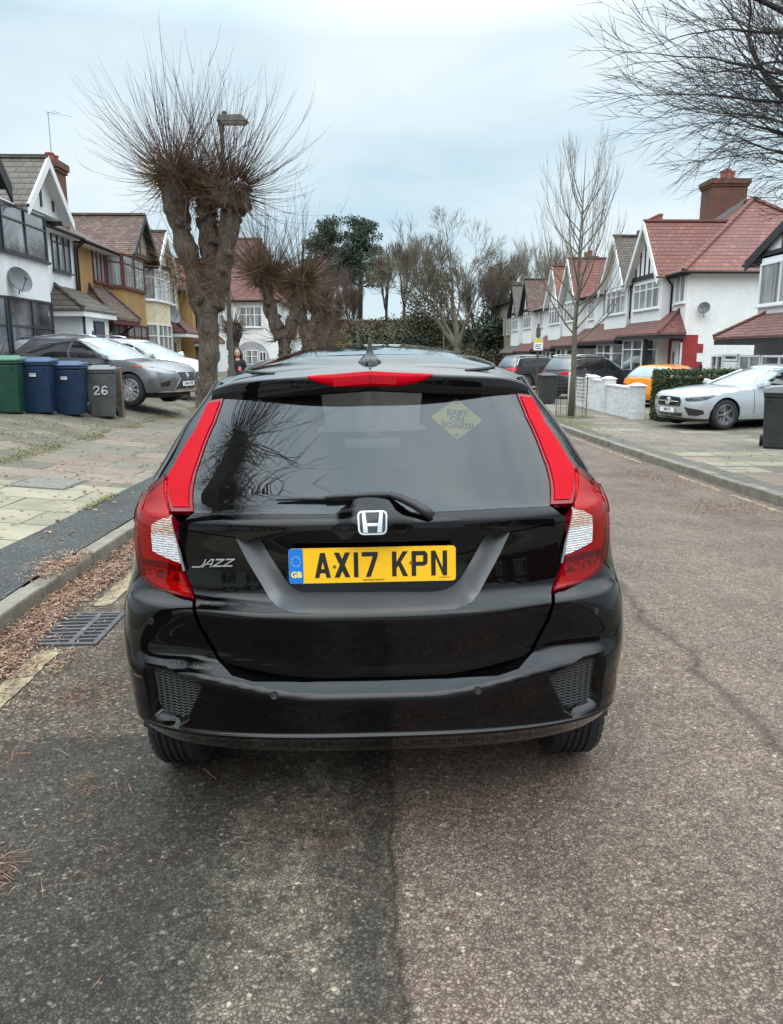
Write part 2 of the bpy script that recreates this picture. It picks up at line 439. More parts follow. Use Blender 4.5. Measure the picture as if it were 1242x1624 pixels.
def clear_lens():
    m, nt, b = newmat('clear_ribbed_lens'); c = nd(nt, 'ShaderNodeTexCoord'); sp = nd(nt, 'ShaderNodeSeparateXYZ'); lk(nt, c.outputs['Object'], sp.inputs[0])
    w = nd(nt, 'ShaderNodeTexWave'); w.bands_direction = 'Z'; w.inputs['Scale'].default_value = 42; w.inputs['Distortion'].default_value = 5; w.inputs['Detail'].default_value = 1.5; w.inputs['Detail Scale'].default_value = 4
    lk(nt, c.outputs['Object'], w.inputs[0])
    base = ramp(nt, w.outputs['Fac'], [(.08, (.28, .28, .30)), (.4, (.62, .63, .65)), (1, (.82, .82, .84))])
    amb = ramp(nt, w.outputs['Fac'], [(.15, (.30, .14, .09)), (.6, (.42, .24, .17)), (1, (.7, .62, .58))])
    f = ramp(nt, sp.outputs['Z'], [(0, (0, 0, 0)), (1, (1, 1, 1))])
    k = mth(nt, 'MULTIPLY', mth(nt, 'SUBTRACT', sp.outputs['Z'], .985), 60.0); k = nd(nt, 'ShaderNodeClamp').inputs[0].node if False else k
    cl = nd(nt, 'ShaderNodeClamp'); lk(nt, k, cl.inputs[0])
    lk(nt, mixc(nt, cl.outputs[0], base, amb), b.inputs['Base Color']); setp(b, Roughness=.12, Metallic=.15, Coat_Weight=1.0)
    bump(nt, b, w.outputs['Fac'], .5, .004); MAT['clear_ribbed_lens'] = m; return m
L_CLR = clear_lens()
def wheel(parent, x, y, z, R=.31, Rr=.215, w=.19, side=1, spokes=10, rimc=(.35, .36, .38), steer=0, name='wheel'):
    e = empty(name, (x, y, z), steer, parent)
    mb = MB(); hw = w/2
    prof = [(Rr, hw-.015), (Rr+.02, hw), (R-.035, hw), (R-.012, hw-.012), (R, hw-.035)]
    for i in range(4):         # tread grooves
        a = hw-.045-i*(w-.09)/4
        prof += [(R, a), (R-.008, a-.002), (R-.008, a-.010), (R, a-.012)]
    prof += [(R, -hw+.035), (R-.012, -hw+.012), (R-.035, -hw), (Rr+.02, -hw), (Rr, -hw+.015)]
    mb.lathe(prof, 40, 'y')
    for k in range(48):        # shoulder sipes standing proud
        t = 2*PI*k/48
        for sy in (-1, 1):
            c, s_ = math.cos(t), math.sin(t)
            yy0, yy1 = sy*(hw-.03), sy*(hw-.006); dt = .035
            P = []
            for rr in (R-.02, R+.0015):
                for (tt, yy) in ((t-dt, yy0), (t+dt, yy0), (t+dt, yy1), (t-dt, yy1)):
                    r2 = rr if yy == yy0 else rr-.014
                    P.append((r2*math.cos(tt), yy, r2*math.sin(tt)))
            mb.hexa(P)
    mb.build('tyre', RUBBER, e, angle=35)
    rm = simple('rim_%d_%d_%d' % tuple(int(c*100) for c in rimc), rimc, .28, .85)
    mb = MB(); fy = side*(hw-.02)
    mb.lathe([(Rr+.002, side*(hw-.012)), (Rr-.012, side*(hw-.008)), (Rr-.02, side*(hw-.03)), (Rr-.03, side*(hw-.11)), (.05, side*(hw-.12)), (0, side*(hw-.12))], 36, 'y')
    mb.lathe([(0, fy+side*.004), (.03, fy+side*.003), (.045, fy-side*.01), (.05, fy-side*.05)], 20, 'y')
    for k in range(spokes):
        t = 2*PI*k/spokes; P = []
        for (r, hwid, dy) in ((.035, .026, -.004), (Rr-.008, .014, -.002)):
            for (w2, d) in ((-1, -.03), (1, -.03), (1, 0), (-1, 0)):
                P.append((r*math.cos(t)-w2*hwid*math.sin(t), fy+side*(dy+d), r*math.sin(t)+w2*hwid*math.cos(t)))
        mb.hexa(P)
    mb.build('rim', rm, e, angle=30)
    return e
def number_plate(parent, M, chars, yellow=True, blue=True, small=None, front=False):
    """M maps plate plane (x right, y up, z out) to the car"""
    e = empty('number_plate', parent=parent); e.matrix_local = M
    ym = simple('plate_yellow', (.92, .50, .004), .35, coat=.6, var=.02) if yellow else simple('plate_white', (.75, .75, .75), .35, coat=.6, var=.02)
    mb = MB(); mb.prism(roundc([(-.26, -.0555), (.26, -.0555), (.26, .0555), (-.26, .0555)], .012), 0, .004); mb.build('plate_board', ym, e)
    bk = simple('plate_black', (.012, .012, .012), .4)
    if blue:
        mb = MB(); mb.prism(roundc([(-.2595, -.055), (-.215, -.055), (-.215, .055), (-.2595, .055)], .006), .0041, .0047); mb.build('blue_band', simple('plate_blue', (.0, .17, .62), .35, coat=.5, var=.02), e)
        yl = simple('plate_star', (.9, .75, .12), .4, var=0)
        mb = MB()
        for k in range(12):
            t = 2*PI*k/12; cx, cy = -.2372+.0135*math.cos(t), .0145+.0155*math.sin(t)
            mb.prism([(cx+(.0019 if j % 2 == 0 else .0009)*math.cos(j*PI/5+PI/2), cy+(.0019 if j % 2 == 0 else .0009)*math.sin(j*PI/5+PI/2)) for j in range(10)], .0048, .0052)
        mb.build('star_ring', yl, e)
        text_mesh('GB', .026, .0003, yl, 'country_letters', e, Matrix.Translation((-.2372, -.028, .0050)), .0008)
    G = {'A': [[(0, 0), (14, 0), (32, 79), (18, 79)], [(36, 0), (50, 0), (32.5, 79), (20, 79)], [(9, 15), (41, 15), (38, 28), (12, 28)]],
         'X': [[(0, 0), (16, 0), (50, 79), (34, 79)], [(34, 0), (50, 0), (16, 79), (0, 79)]],
         '1': [[(18, 0), (32, 0), (32, 79), (18, 79)]],
         '7': [[(0, 65), (50, 65), (50, 79), (0, 79)], [(12, 0), (27, 0), (50, 66), (35, 66)]],
         'K': [[(0, 0), (14, 0), (14, 79), (0, 79)], [(13, 24), (22, 37), (50, 79), (34, 79), (13, 44)], [(34, 0), (50, 0), (28, 46), (18, 38)]],
         'P': [[(0, 0), (14, 0), (14, 79), (0, 79)], [(13, 65), (40, 65), (44, 77), (40, 79), (13, 79)], [(36, 44), (50, 44), (50, 70), (43, 78), (38, 66), (36, 62)], [(13, 32), (40, 32), (49, 39), (50, 46), (37, 47), (35, 45), (13, 45)]],
         'N': [[(0, 0), (14, 0), (14, 79), (0, 79)], [(36, 0), (50, 0), (50, 79), (36, 79)], [(13, 79), (13, 58), (37, 0), (37, 22)]]}
    x = -.180
    mb = MB(); k = 0
    if chars in ('AX17 KPN',):
        for ch in chars:
            if ch == ' ': x += .033; continue
            w = .014 if ch == '1' else .05
            for poly in G[ch]:
                ox = x-(.018 if ch == '1' else 0)
                mb.prism([(ox+px*.001, -.0385+py*.001) for px, py in poly], .0041, .0048+k*.00004); k = (k+1) % 4
            x += w+.011; mb.build('plate_character', bk, e); mb = MB()
        mb = MB()
        for cx, cy in ((-.118, -.004), (.1205, .004)):
            mb = MB(); mb.lathe([(0, .0075), (.0035, .0072), (.0052, .005), (.0055, .004)], 14, 'z', (cx, cy, 0)); mb.build('plate_screw', simple('screw_cap', (.16, .1, .05), .5), e)
    elif chars: text_mesh(chars, .095, .0005, bk, 'plate_characters', e, Matrix.Translation((0 if not blue else .02, 0, .0048)), .002)
    if small:
        for s, px, py, sz in small: text_mesh(s, sz, .0002, bk, 'small_print', e, Matrix.Translation((px, py, .0047)), .0001)
    return e
# ================================================ the black hatchback in the foreground
JY = 2.2; JX = 0.013
jz = empty('hatchback_car', (JX, JY, 0)); jz.rotation_euler = (math.radians(-.9), 0, PI/2)
tag(jz, 'black five-door hatchback seen squarely from behind, filling the road in front', 'car')
J = Shell(
    curve([(.2, 3.9), (.35, 3.96), (.6, 3.99), (.75, 3.93), (.85, 3.82), (.95, 3.45), (1.0, 3.2), (1.1, 2.95), (1.3, 2.62), (1.45, 2.42), (1.55, 2.3)]),
    curve([(.26, .14), (.32, .06), (.37, .018), (.388, .002), (.40, .014), (.43, .014), (.47, .003), (.50, .0), (.518, .003), (.536, .018), (.552, .042), (.568, .058), (.60, .064), (.70, .056), (.748, .054), (.768, .062), (.79, .088), (.815, .104), (.87, .116), (.95, .125), (1.02, .128), (1.045, .134), (1.062, .152), (1.08, .17), (1.2, .262), (1.42, .425), (1.5, .485), (1.56, .53)]),
    curve([(.26, .77), (.32, .80), (.40, .826), (.50, .842), (.60, .847), (.75, .845), (.85, .835), (.95, .822), (1.05, .80), (1.10, .785), (1.2, .728), (1.3, .672), (1.4, .60), (1.46, .565), (1.5, .54), (1.56, .5)]),
    curve([(.3, .75), (.9, .8), (1.0, .55), (1.5, .4)]),
    curve([(.3, .34), (.6, .35), (.8, .36), (1.05, .37), (1.15, .32), (1.5, .26)]), 2.7)
J.xr2 = curve([(.26, .14), (.32, .06), (.37, .018), (.388, .002), (.40, .008), (.50, .002), (.60, .012), (.70, .034), (.76, .058), (.79, .088), (.815, .104), (.87, .116), (.95, .125), (1.02, .128), (1.045, .134), (1.062, .152), (1.08, .17), (1.2, .262), (1.42, .425), (1.5, .485), (1.56, .53)])
SM = lambda t: (lambda t: t*t*(3-2*t))(min(1, max(0, t)))
J.warp = lambda c, z: z-.062*SM((c-.12)/.36)*SM((.86-z)/.24)*SM((z-.40)/.12)
def jproj(c, z, off=0):
    p = J.pos(-abs(c), z, off); w = Vector((JX-p.y, JY+p.x, p.z)); u, v = proj(w); u0 = proj(Vector((JX, w.y, w.z)))[0]
    return u-u0, v
def jp(a, v, off=0, depth=None):
    """(half offset, row) in the photograph -> (c, z) on the shell; right-hand side"""
    c, z = .0022*abs(a), 1.55-(v-560)*.00195
    for it in range(40):
        f = jproj(c, z, off); e0, e1 = a-f[0], v-f[1]
        if abs(e0)+abs(e1) < .02: break
        h = 1e-3; fa = jproj(c+h, z, off); fb = jproj(c, z+h, off)
        a11, a21 = (fa[0]-f[0])/h, (fa[1]-f[1])/h; a12, a22 = (fb[0]-f[0])/h, (fb[1]-f[1])/h
        det = a11*a22-a12*a21
        if abs(det) < 1e-6: break
        dc = (e0*a22-a12*e1)/det; dz = (a11*e1-e0*a21)/det; m = .06
        c = max(0 if a >= 0 else -1, c+max(-m, min(m, dc))); z = min(1.56, max(.2, z+max(-m, min(m, dz))))
    return (c, z)
def JP(l, off=0): return [jp(a, v, off) for a, v in l]
def mir(poly): return [(-c, z) for c, z in poly]
def both(name, poly, mat, parent=None, **k):
    r = []
    for s in (1, -1):
        r.append(patch(name, J, poly if s > 0 else mir(poly), mat, parent or jz, **k))
    return r
AX, AZ, TR, AR = .655, .305, .305, .372      # rear axle
AXF = AX+2.53
def arch(cx, x0s, n=14, r=AR, z0=.22):
    out = []
    for i in range(n+1):
        t = PI-(PI*i/n); x = cx+r*math.cos(t); z = AZ+r*math.sin(t)
        out.append((x, z))
    return out
SX = lambda x, z: (J.c_from_x(x, z), z)
# key outlines
TG = [(308, 829), (305, 865), (296, 906), (283, 943), (275, 985), (247, 1037), (224, 1061), (190, 1072), (110, 1076), (0, 1077)]
LAMP_OUT = [(320, 747), (346, 768), (368, 789), (369, 800), (368, 836), (364, 887), (360, 905), (345, 920), (316, 933), (283, 942)]
LAMP_IN = [(296, 906), (305, 865), (315, 812)]
REFL = [(231, 629), (244, 665), (260, 700), (275, 742), (281, 769), (281, 805), (315, 804), (320, 748), (297, 709), (275, 676), (253, 632)]
tg = JP(TG); lo = JP(LAMP_OUT); li = JP(LAMP_IN); rf = JP(REFL)
# bumper: whole width, with a hole for each vent
VENT = [(279, 1079), (290, 1072), (330, 1050), (356, 1045), (358, 1060), (351, 1105), (346, 1119), (312, 1132), (303, 1128)]
vent = JP(VENT); hole = JP([(272, 1079), (289, 1068), (330, 1045), (362, 1038), (365, 1060), (357, 1108), (352, 1126), (312, 1143), (296, 1133)])
zb = .305
right = [SX(.05, zb)]
bot = [(J.c_from_y(y, zb+.055*(y/.8)**2*0), zb+.03*max(0, (abs(y)-.45)/.4)) for y in (0, .2, .4, .55, .68)]
hb = [b for b in bot[1:]]+[SX(.20, .345), SX(AX-AR, .36)]
hb += [SX(x, z) for x, z in arch(AX, 0) if x < AX-AR*.82 and z > .36]
hb += [SX(.30, .80), SX(.27, .865)]
hb += [lo[6], lo[7], lo[8], lo[9]]
hb += tg[4:9]+[(0, tg[9][1])]
# keep a 4 mm seam to the tailgate
bp = hb[:-7]+[(p[0]+.004, p[1]-.003) for p in hb[-7:-1]]+[(0, hb[-1][1]-.004)]
full = [bot[0]]+bp+mir(bp[:-1])[::-1]
patch('bumper', J, full, BLACKP, jz, step=.011, rim=.02, holes=[hole, mir(hole)])
# tailgate lower skin with the recess for the plate
REC = [(190, 852), (217, 846), (200, 882), (166, 943), (152, 960), (125, 968), (60, 971), (0, 972)]
INN = [(186, 852), (160, 894), (140, 927), (125, 940), (108, 946), (60, 950), (0, 951)]
rec = JP(REC); inn = JP(INN)
GB = [(308, 828), (217, 845.5), (194, 854.5), (186, 850.5), (100, 854.5), (0, 855)]
GT = [(281, 808.5), (210, 811), (100, 815), (60, 815), (46, 806), (34, 798), (22, 795.5), (0, 794.5)]
gb = JP(GB); gt = JP(GT)
tgo = JP([(308, 830.5)]+TG[1:]); tgi = [(p[0]-.006, p[1]) for p in tgo[:8]]+[(p[0], p[1]+.003) for p in tgo[8:]]
skin = [tgi[0]]+tgi[1:]+mir(tgi[:-1])[::-1]+mir([JP([(217, 847.5)])[0]])+mir(rec[2:-1])+[rec[-1]]+rec[2:-1][::-1]+[JP([(217, 847.5)])[0]]
JT = Shell(J.xf, curve([(.40, .060), (.50, .062), (.57, .060), (.60, .064), (.70, .056), (.748, .054), (.768, .062), (.79, .088), (.815, .104), (.87, .116), (.95, .125), (1.02, .128), (1.1, .14)]), J.W, J.Df, J.Dr, J.n); JT.warp = J.warp; JT.xr2 = J.xr2
patch('tailgate', JT, skin, BLACKP, jz, step=.015, rim=.02)
DEEP = .05
# sloping U band and the flat panel behind the plate
def strip(name, pa, pb, da, db, mat, parent, k=8):
    pa, pb = subdiv(pa, .02, False), subdiv(pb, .02, False)
    def lerp(pl, t):
        L = [0]
        for i in range(1, len(pl)): L.append(L[-1]+math.hypot(pl[i][0]-pl[i-1][0], pl[i][1]-pl[i-1][1]))
        x = t*L[-1]; i = 1
        while i < len(pl)-1 and L[i] < x: i += 1
        f = (x-L[i-1])/max(1e-9, L[i]-L[i-1]); return (pl[i-1][0]+(pl[i][0]-pl[i-1][0])*f, pl[i-1][1]+(pl[i][1]-pl[i-1][1])*f)
    rows = []
    n = 60
    for j in range(k+1):
        s = j/k; e = s*s*(3-2*s)*.35+s*.65
        r = []
        for i in range(n+1):
            a, b = lerp(pa, i/n), lerp(pb, i/n)
            r.append(J.pos(a[0]*(1-s)+b[0]*s, a[1]*(1-s)+b[1]*s)+Vector((da*(1-e)+db*e, 0, 0)))
        rows.append(r)
    return grid_obj(name, rows, mat, parent)
ro = [JP([(217, 846)])[0]]+rec[2:]; ro = ro+mir(ro[:-1])[::-1]
ri = [JP([(186, 848)])[0]]+inn[1:]; ri = ri+mir(ri[:-1])[::-1]
MATTE = simple('satin_black', (.075, .078, .082), .34, bmp=.03, bs=300, coat=.5, coatr=.2)  # grey base stands in for sky reflected by the sloping band
strip('plate_recess_surround', ro, ri, .0, DEEP, MATTE, jz)
pn = [(p[0], p[1]) for p in ri]
q = [(x, z+.0) for x, z in ri]; q = q+[(-JP([(186, 846)])[0][0], 1.04), (JP([(186, 846)])[0][0], 1.04)]
patch('plate_recess_panel', J, q, BLACKP, jz, off=-DEEP-.001, rim=0, step=.03)
# handle garnish above the plate
gg = gt[:-1]+[gt[-1]]+mir(gt[:-1])[::-1]+mir(gb[:-1])+[gb[-1]]+gb[:-1][::-1]
patch('tailgate_garnish', J, gg, BLACKP, jz, off=.004, rim=.062, step=.018,
      dent=lambda c, z: .022*math.exp(-(abs(c)/.075)**4)*(1/(1+math.exp(-(z-.965)*200)))+.010*math.exp(-((z-1.0)/.012)**2)*(1-min(1, abs(c)/.5)**2)*0)
# rear window, red pillar reflectors, lamps
GL = [(233, 617), (231, 629), (243.5, 665), (259, 700), (274, 742), (280, 769), (280, 807), (210, 809.5), (100, 813.5), (60, 813.5), (46, 804.5), (34, 796.5), (22, 794), (0, 793)]
gl = JP(GL)
wp = [(0, gl[0][1])]+gl+mir(gl[:-1])[::-1]
patch('rear_window', J, [(0, gl[0][1]+.0), ]+gl[:-1]+[gl[-1]]+mir(gl[:-1])[::-1], TINT, jz, off=.001, rim=0, step=.03)
fr = gl[:8]+[JP([(202, 803)])[0]]+JP([(268, 800), (268, 770), (262, 743), (247, 702), (232, 668), (221, 634), (219, 617)])
both('window_border', fr, simple('window_frit', (.004, .004, .005), .5), off=-.003, rim=0, step=.02)
rfl = both('pillar_reflector', rf, L_REDD, off=.005, rim=.02, step=.02)
rin = inset(rf, .011)
for s, o in zip((1, -1), rfl): patch('reflector_lens', J, rin if s > 0 else mir(rin), L_REDB, o, off=.009, rim=.004, step=.02)
lamp = lo+li
lm = both('tail_lamp', lamp, L_REDD, off=.006, rim=.045, step=.018)
upper = inset(JP([(320, 749), (346, 770), (367, 791), (369, 802), (367, 850), (363, 878), (331, 884), (302, 893), (306, 870), (316, 812)], .01), .006)
lower = inset(JP([(301, 897), (331, 889), (362, 882), (359, 905), (344, 919), (316, 931), (286, 940), (296, 910)], .01), .006)
cell = inset(JP([(303, 897), (331, 889), (361, 882), (357, 902), (335, 912), (298, 918), (295, 912)], .01), .009)
clr = JP([(317, 811), (333, 815), (347, 823), (347.5, 840), (346, 864), (322, 877), (303, 885), (309, 852)], .014)
edge = JP([(315.5, 808), (303, 866), (296.5, 897), (299.5, 897), (306, 866), (317.5, 810)], .012)
for s, o in zip((1, -1), lm):
    f = (lambda p: p) if s > 0 else mir
    patch('upper_lens', J, f(upper), L_UP, o, off=.009, rim=.006, step=.018)
    patch('lower_lens', J, f(lower), L_UP, o, off=.009, rim=.006, step=.018)
    patch('brake_lens', J, f(cell), L_CELL, o, off=.011, rim=.003, step=.018)
    patch('reversing_lens', J, f(clr), L_CLR, o, off=.0150, rim=.003, step=.018)
    patch('lamp_cover', J, f(inset(lamp, .001)), L_COV, o, off=.0148, rim=.006, step=.018, holes=[f(inset(clr, -.0005))])
    patch('chrome_edge', J, f(edge), simple('lamp_edge', (.3, .31, .32), .3, .6), o, off=.0125, rim=.002, step=.018)
# vents, sensors
vin = inset(vent, -.002)
def mesh_mat():
    m, nt, b = newmat('vent_mesh'); c = nd(nt, 'ShaderNodeTexCoord'); w = nd(nt, 'ShaderNodeTexWave'); w.bands_direction = 'Z'
    sp = nd(nt, 'ShaderNodeSeparateXYZ'); lk(nt, c.outputs['Object'], sp.inputs[0])
    a = mth(nt, 'MULTIPLY', mth(nt, 'SINE', mth(nt, 'MULTIPLY', sp.outputs['Y'], 300.0)), .0022)
    zz = mth(nt, 'MULTIPLY', mth(nt, 'ADD', sp.outputs['Z'], a), 620.0); h = mth(nt, 'ADD', mth(nt, 'MULTIPLY', mth(nt, 'SINE', zz), .5), .5)
    lk(nt, ramp(nt, h, [(.2, (.004, .004, .004)), (.7, (.035, .036, .038))]), b.inputs['Base Color']); setp(b, Roughness=.45); bump(nt, b, h, .9, .006)
    MAT['vent_mesh'] = m; return m
VM = mesh_mat()
vt = both('bumper_vent', inset(vent, -.004), VM, off=-.03, rim=.0, step=.03)
for sgn, o in zip((1, -1), vt):
    n = len(vent); m_ = 6; rows = []
    for k in range(7):
        t = k/6; d = -.03*(t*t*.6+t*.4); r = []
        for i in range(n+1):
            for j in range(m_ if i < n else 1):
                f = j/m_; a0, a1 = hole[i % n], hole[(i+1) % n]; b0, b1 = vent[i % n], vent[(i+1) % n]
                c = (a0[0]*(1-f)+a1[0]*f)*(1-t)+(b0[0]*(1-f)+b1[0]*f)*t; z = (a0[1]*(1-f)+a1[1]*f)*(1-t)+(b0[1]*(1-f)+b1[1]*f)*t
                r.append(J.pos(sgn*c, z, d))
        rows.append(r)
    grid_obj('vent_surround', rows, BLACKP, o)
LEDGE = JP([(300, 1134), (312, 1140), (352, 1124), (350, 1117), (346, 1121), (313, 1134)])
for a, v in ((161, 1097), (351, 974)):
    c, z = jp(a, v)
    for s in (1, -1):
        p = J.pos(-s*c, z); n = J.nrm(-s*c, z); M = Matrix.Translation(p)@n.to_track_quat('Z', 'Y').to_matrix().to_4x4()
        mb = MB(); mb.lathe([(0, .002), (.0085, .002), (.009, .0012), (.0092, -.002)], 20); mb.lathe([(.0098, .0004), (.0118, .0008), (.0124, -.002)], 20)
        o = mb.build('parking_sensor', simple('sensor', (.008, .008, .009), .22, coat=.5), jz, angle=40); o.matrix_local = M
# quarter panel, doors, roof sides: the flank
zt = 1.36
def flank(s):
    pts = [SX(.275, .868)]+[(p[0]+.003, p[1]) for p in (lo[5], lo[4], lo[3], lo[2], lo[1])]+[(lo[0][0]+.003, lo[0][1]+.003)]
    pts += [(p[0]+.003, p[1]) for p in rf[8:]]+[(rf[10][0], 1.46)]
    pts += [SX(x, 1.46) for x in (.9, 1.5, 2.0, 2.3)]+[SX(2.55, 1.3), SX(2.9, 1.1), SX(3.1, 1.0), SX(3.4, .93), SX(3.7, .84)]
    pts += [(2*CK+J.S(.78), .78), (2*CK+J.S(.5), .5), (2*CK+J.S(.22), .22), SX(3.7, .22)]
    pts += [SX(x, z) for x, z in arch(AXF, 0)[::-1]]
    pts += [SX(AXF-AR, .24), SX(AX+AR, .24)]
    pts += [SX(x, z) for x, z in arch(AX, 0)[::-1] if x > AX-AR*.8]
    pts += [SX(.302, .80)]
    win = [SX(.92, 1.12), SX(.98, 1.30), SX(1.15, 1.385), SX(1.6, 1.41), SX(2.2, 1.385), SX(2.55, 1.22), SX(2.72, 1.10), SX(2.72, .98), SX(1.6, 1.02)]
    f = (lambda p: p) if s > 0 else mir
    o = patch('side_panel', J, f(pts), BLACKP, jz, step=.05, rim=.015, holes=[f(win)])
    g = patch('side_window', J, f(win), TINT, jz, off=-.004, rim=0, step=.06)
flank(1); flank(-1)
# roof skin, windscreen, bonnet
def zc(x): return RZ(x)
RZ = curve([(.25, 1.470), (.5, 1.512), (.8, 1.548), (1.2, 1.578), (1.6, 1.591), (2.0, 1.589), (2.3, 1.565), (2.45, 1.52)])
rows = []
for i in range(41):
    x = .36+(2.38-.36)*i/40
    e = J.pos(J.c_from_x(x, 1.455), 1.455).y
    if i == 0: e = J.pos(J.c_from_x(.44, 1.455), 1.455).y*.985
    dz = zc(x)-1.455
    rows.append([(x, -e*math.sin(-PI/2+PI*j/48), 1.455+dz*(1-abs(math.sin(-PI/2+PI*j/48))**3.2)) for j in range(49)])
grid_obj('roof', rows, BLACKP, jz)
for s in (1, -1):           # roof joint mouldings
    pts = []
    for i in range(30):
        x = .50+1.75*i/29; e = J.pos(J.c_from_x(x, 1.455), 1.455).y; y = e*.80; t = y/e
        pts.append((x, s*y, 1.455+(zc(x)-1.455)*(1-t**3.2)+.0015))
    mb = MB(); mb.tube(pts, .007, 6); mb.build('roof_moulding', BLKPL, jz, smooth=True)
rows = []
for i in range(21):
    z = .98+(1.50-.98)*i/20
    rows.append([J.pos(s_*CK*.86*(-1)*1.0, z, 0, 'F') for s_ in [(-1+2*j/24) for j in range(25)]])
grid_obj('windscreen', rows, CLEARG, jz)
rows = []
for i in range(26):
    t = i/25; zz = .99-.21*t**1.6
    r = []
    e = None
    for j in range(25):
        s_ = -1+2*j/24
        p = J.pos(-s_*CK*.93, zz, 0, 'F'); r.append(Vector((p.x, p.y, zz+.035*(1-s_*s_)*(1-t**4)*.6)))
    rows.append(r)
grid_obj('bonnet', rows, BLACKP, jz)
# spoiler with high-level brake light
UP = curve([(0, 590), (100, 596.5), (205, 602.5), (243, 612), (250, 618)]); LO = curve([(0, 621), (90, 626), (225, 633), (250, 634.5)])
def sp3(a, v, dx=0):
    s = abs(a)/250; Y = JY+.372+.15*s**2.6+dx
    u0 = proj(Vector((JX, Y, 1.46)))[0]; p = at_y(u0+abs(a), v, Y); return Vector((p.y-JY, math.copysign(p.x-JX, -a), p.z))
rows = []
A_ = [250*math.sin(-PI/2+PI*j/64) for j in range(65)]
secs = []
for a in A_:
    u_, l_ = UP(abs(a)), LO(abs(a))
    top, bt = sp3(a, u_), sp3(a, l_)
    yy = top.y; x1 = min(.95, top.x+.42); e = J.pos(J.c_from_x(x1, 1.455), 1.455).y; t = min(1, abs(yy)/e)
    rz = 1.455+(zc(x1)-1.455)*(1-t**3.2)
    r = [Vector((x1, yy, rz-.002))]
    for k in range(1, 6):
        f = k/5; f2 = f
        r.append(Vector((x1+(top.x+.012-x1)*f2, yy, rz*(1-f2)+(top.z)*f2+.012*math.sin(PI*f2)*(1-abs(a)/250)+.004)))
    mid = (top+bt)/2
    r.append(Vector((top.x+.003, yy, top.z-.0005))); r.append(Vector((top.x, yy, top.z-.006)))
    r.append(Vector((mid.x+.003, mid.y, mid.z))); r.append(Vector((bt.x, bt.y, bt.z+.006))); r.append(Vector((bt.x+.003, bt.y, bt.z+.001)))
    r.append(Vector((bt.x+.012, bt.y, bt.z))); r.append(Vector((bt.x+.07, bt.y, bt.z+.015)))
    secs.append(r)
grid_obj('rear_spoiler', secs, BLACKP, jz)
rows = []
for j in range(41):
    s_ = -1+2*j/40; a = 99*s_; w = (1-abs(s_)**2.4)
    u_ = UP(abs(a))-.8; l_ = u_+1+22*w**.8
    t_, b_ = sp3(a, u_), sp3(a, l_)
    t_.x -= .004; b_.x -= .004
    top2 = t_.copy(); top2.x += .03*w+.004; top2.z += .001
    rows.append([top2+Vector((0, 0, .0015)), t_+Vector((.004, 0, .001)), t_, (t_*2+b_)/3+Vector((-.002, 0, 0)), (t_+b_*2)/3+Vector((-.002, 0, 0)), b_, b_+Vector((.01, 0, 0))])
grid_obj('high_brake_light', rows, L_REDB, jz)
mb = MB()
for j in range(20):
    a = -58+j*5; t_ = sp3(a, UP(abs(a))+5); b_ = sp3(a+4, UP(abs(a))+18); y0, y1 = sorted((t_.y, b_.y))
    mb.box(t_.x-.0085, t_.x-.006, y0, y1, b_.z, t_.z)
mb.build('brake_light_led', L_RED, jz)
# shark fin aerial
def fin():
    mb = MB(); x0 = .48
    zr = zc(x0)+.006
    n = 20; rings = []
    for (h, rx, ry, dx) in ((-.01, .09, .047, .0), (.005, .086, .043, 0), (.018, .068, .031, .005), (.034, .046, .014, .006), (.048, .034, .0095, .002), (.068, .02, .007, -.006), (.082, .010, .005, -.010), (.086, .003, .002, -.012)):
        rings.append([(x0+.06+dx+rx*math.cos(2*PI*i/n), ry*math.sin(2*PI*i/n), zr+h) for i in range(n)])
    v = [p for r in rings for p in r]
    mb.add(v, [(k*n+i, k*n+(i+1) % n, (k+1)*n+(i+1) % n, (k+1)*n+i) for k in range(len(rings)-1) for i in range(n)]+[tuple(range((len(rings)-1)*n, len(rings)*n))])
    return mb.build('roof_aerial', BLACKP, jz, smooth=True)
fin()
# wiper
def on_glass(a, v, lift):
    c, z = jp(abs(a), v, lift); s = -1 if a > 0 else 1
    return J.pos(s*c, z, lift)
mb = MB()
P = [on_glass(95, 821, .03), on_glass(84, 812, .034), on_glass(66, 801, .036), on_glass(46, 791, .034), on_glass(28, 785, .03), on_glass(0, 784.5, .026), on_glass(-50, 786, .022), on_glass(-75, 788, .02)]
mb.tube(P, [.014, .0165, .0135, .0125, .010, .0085, .007, .006], 10)
wip = mb.build('rear_wiper', BLKPL, jz, smooth=True)
mb = MB(); Q = [on_glass(-152, 789, .012), on_glass(-110, 788.5, .013), on_glass(-60, 790, .013), on_glass(0, 789, .014), on_glass(35, 791, .012)]
mb.tube(Q, [.003, .006, .0065, .006, .004], 8); mb.build('wiper_blade', simple('wiper_rubber', (.006, .006, .006), .5), wip, smooth=True)
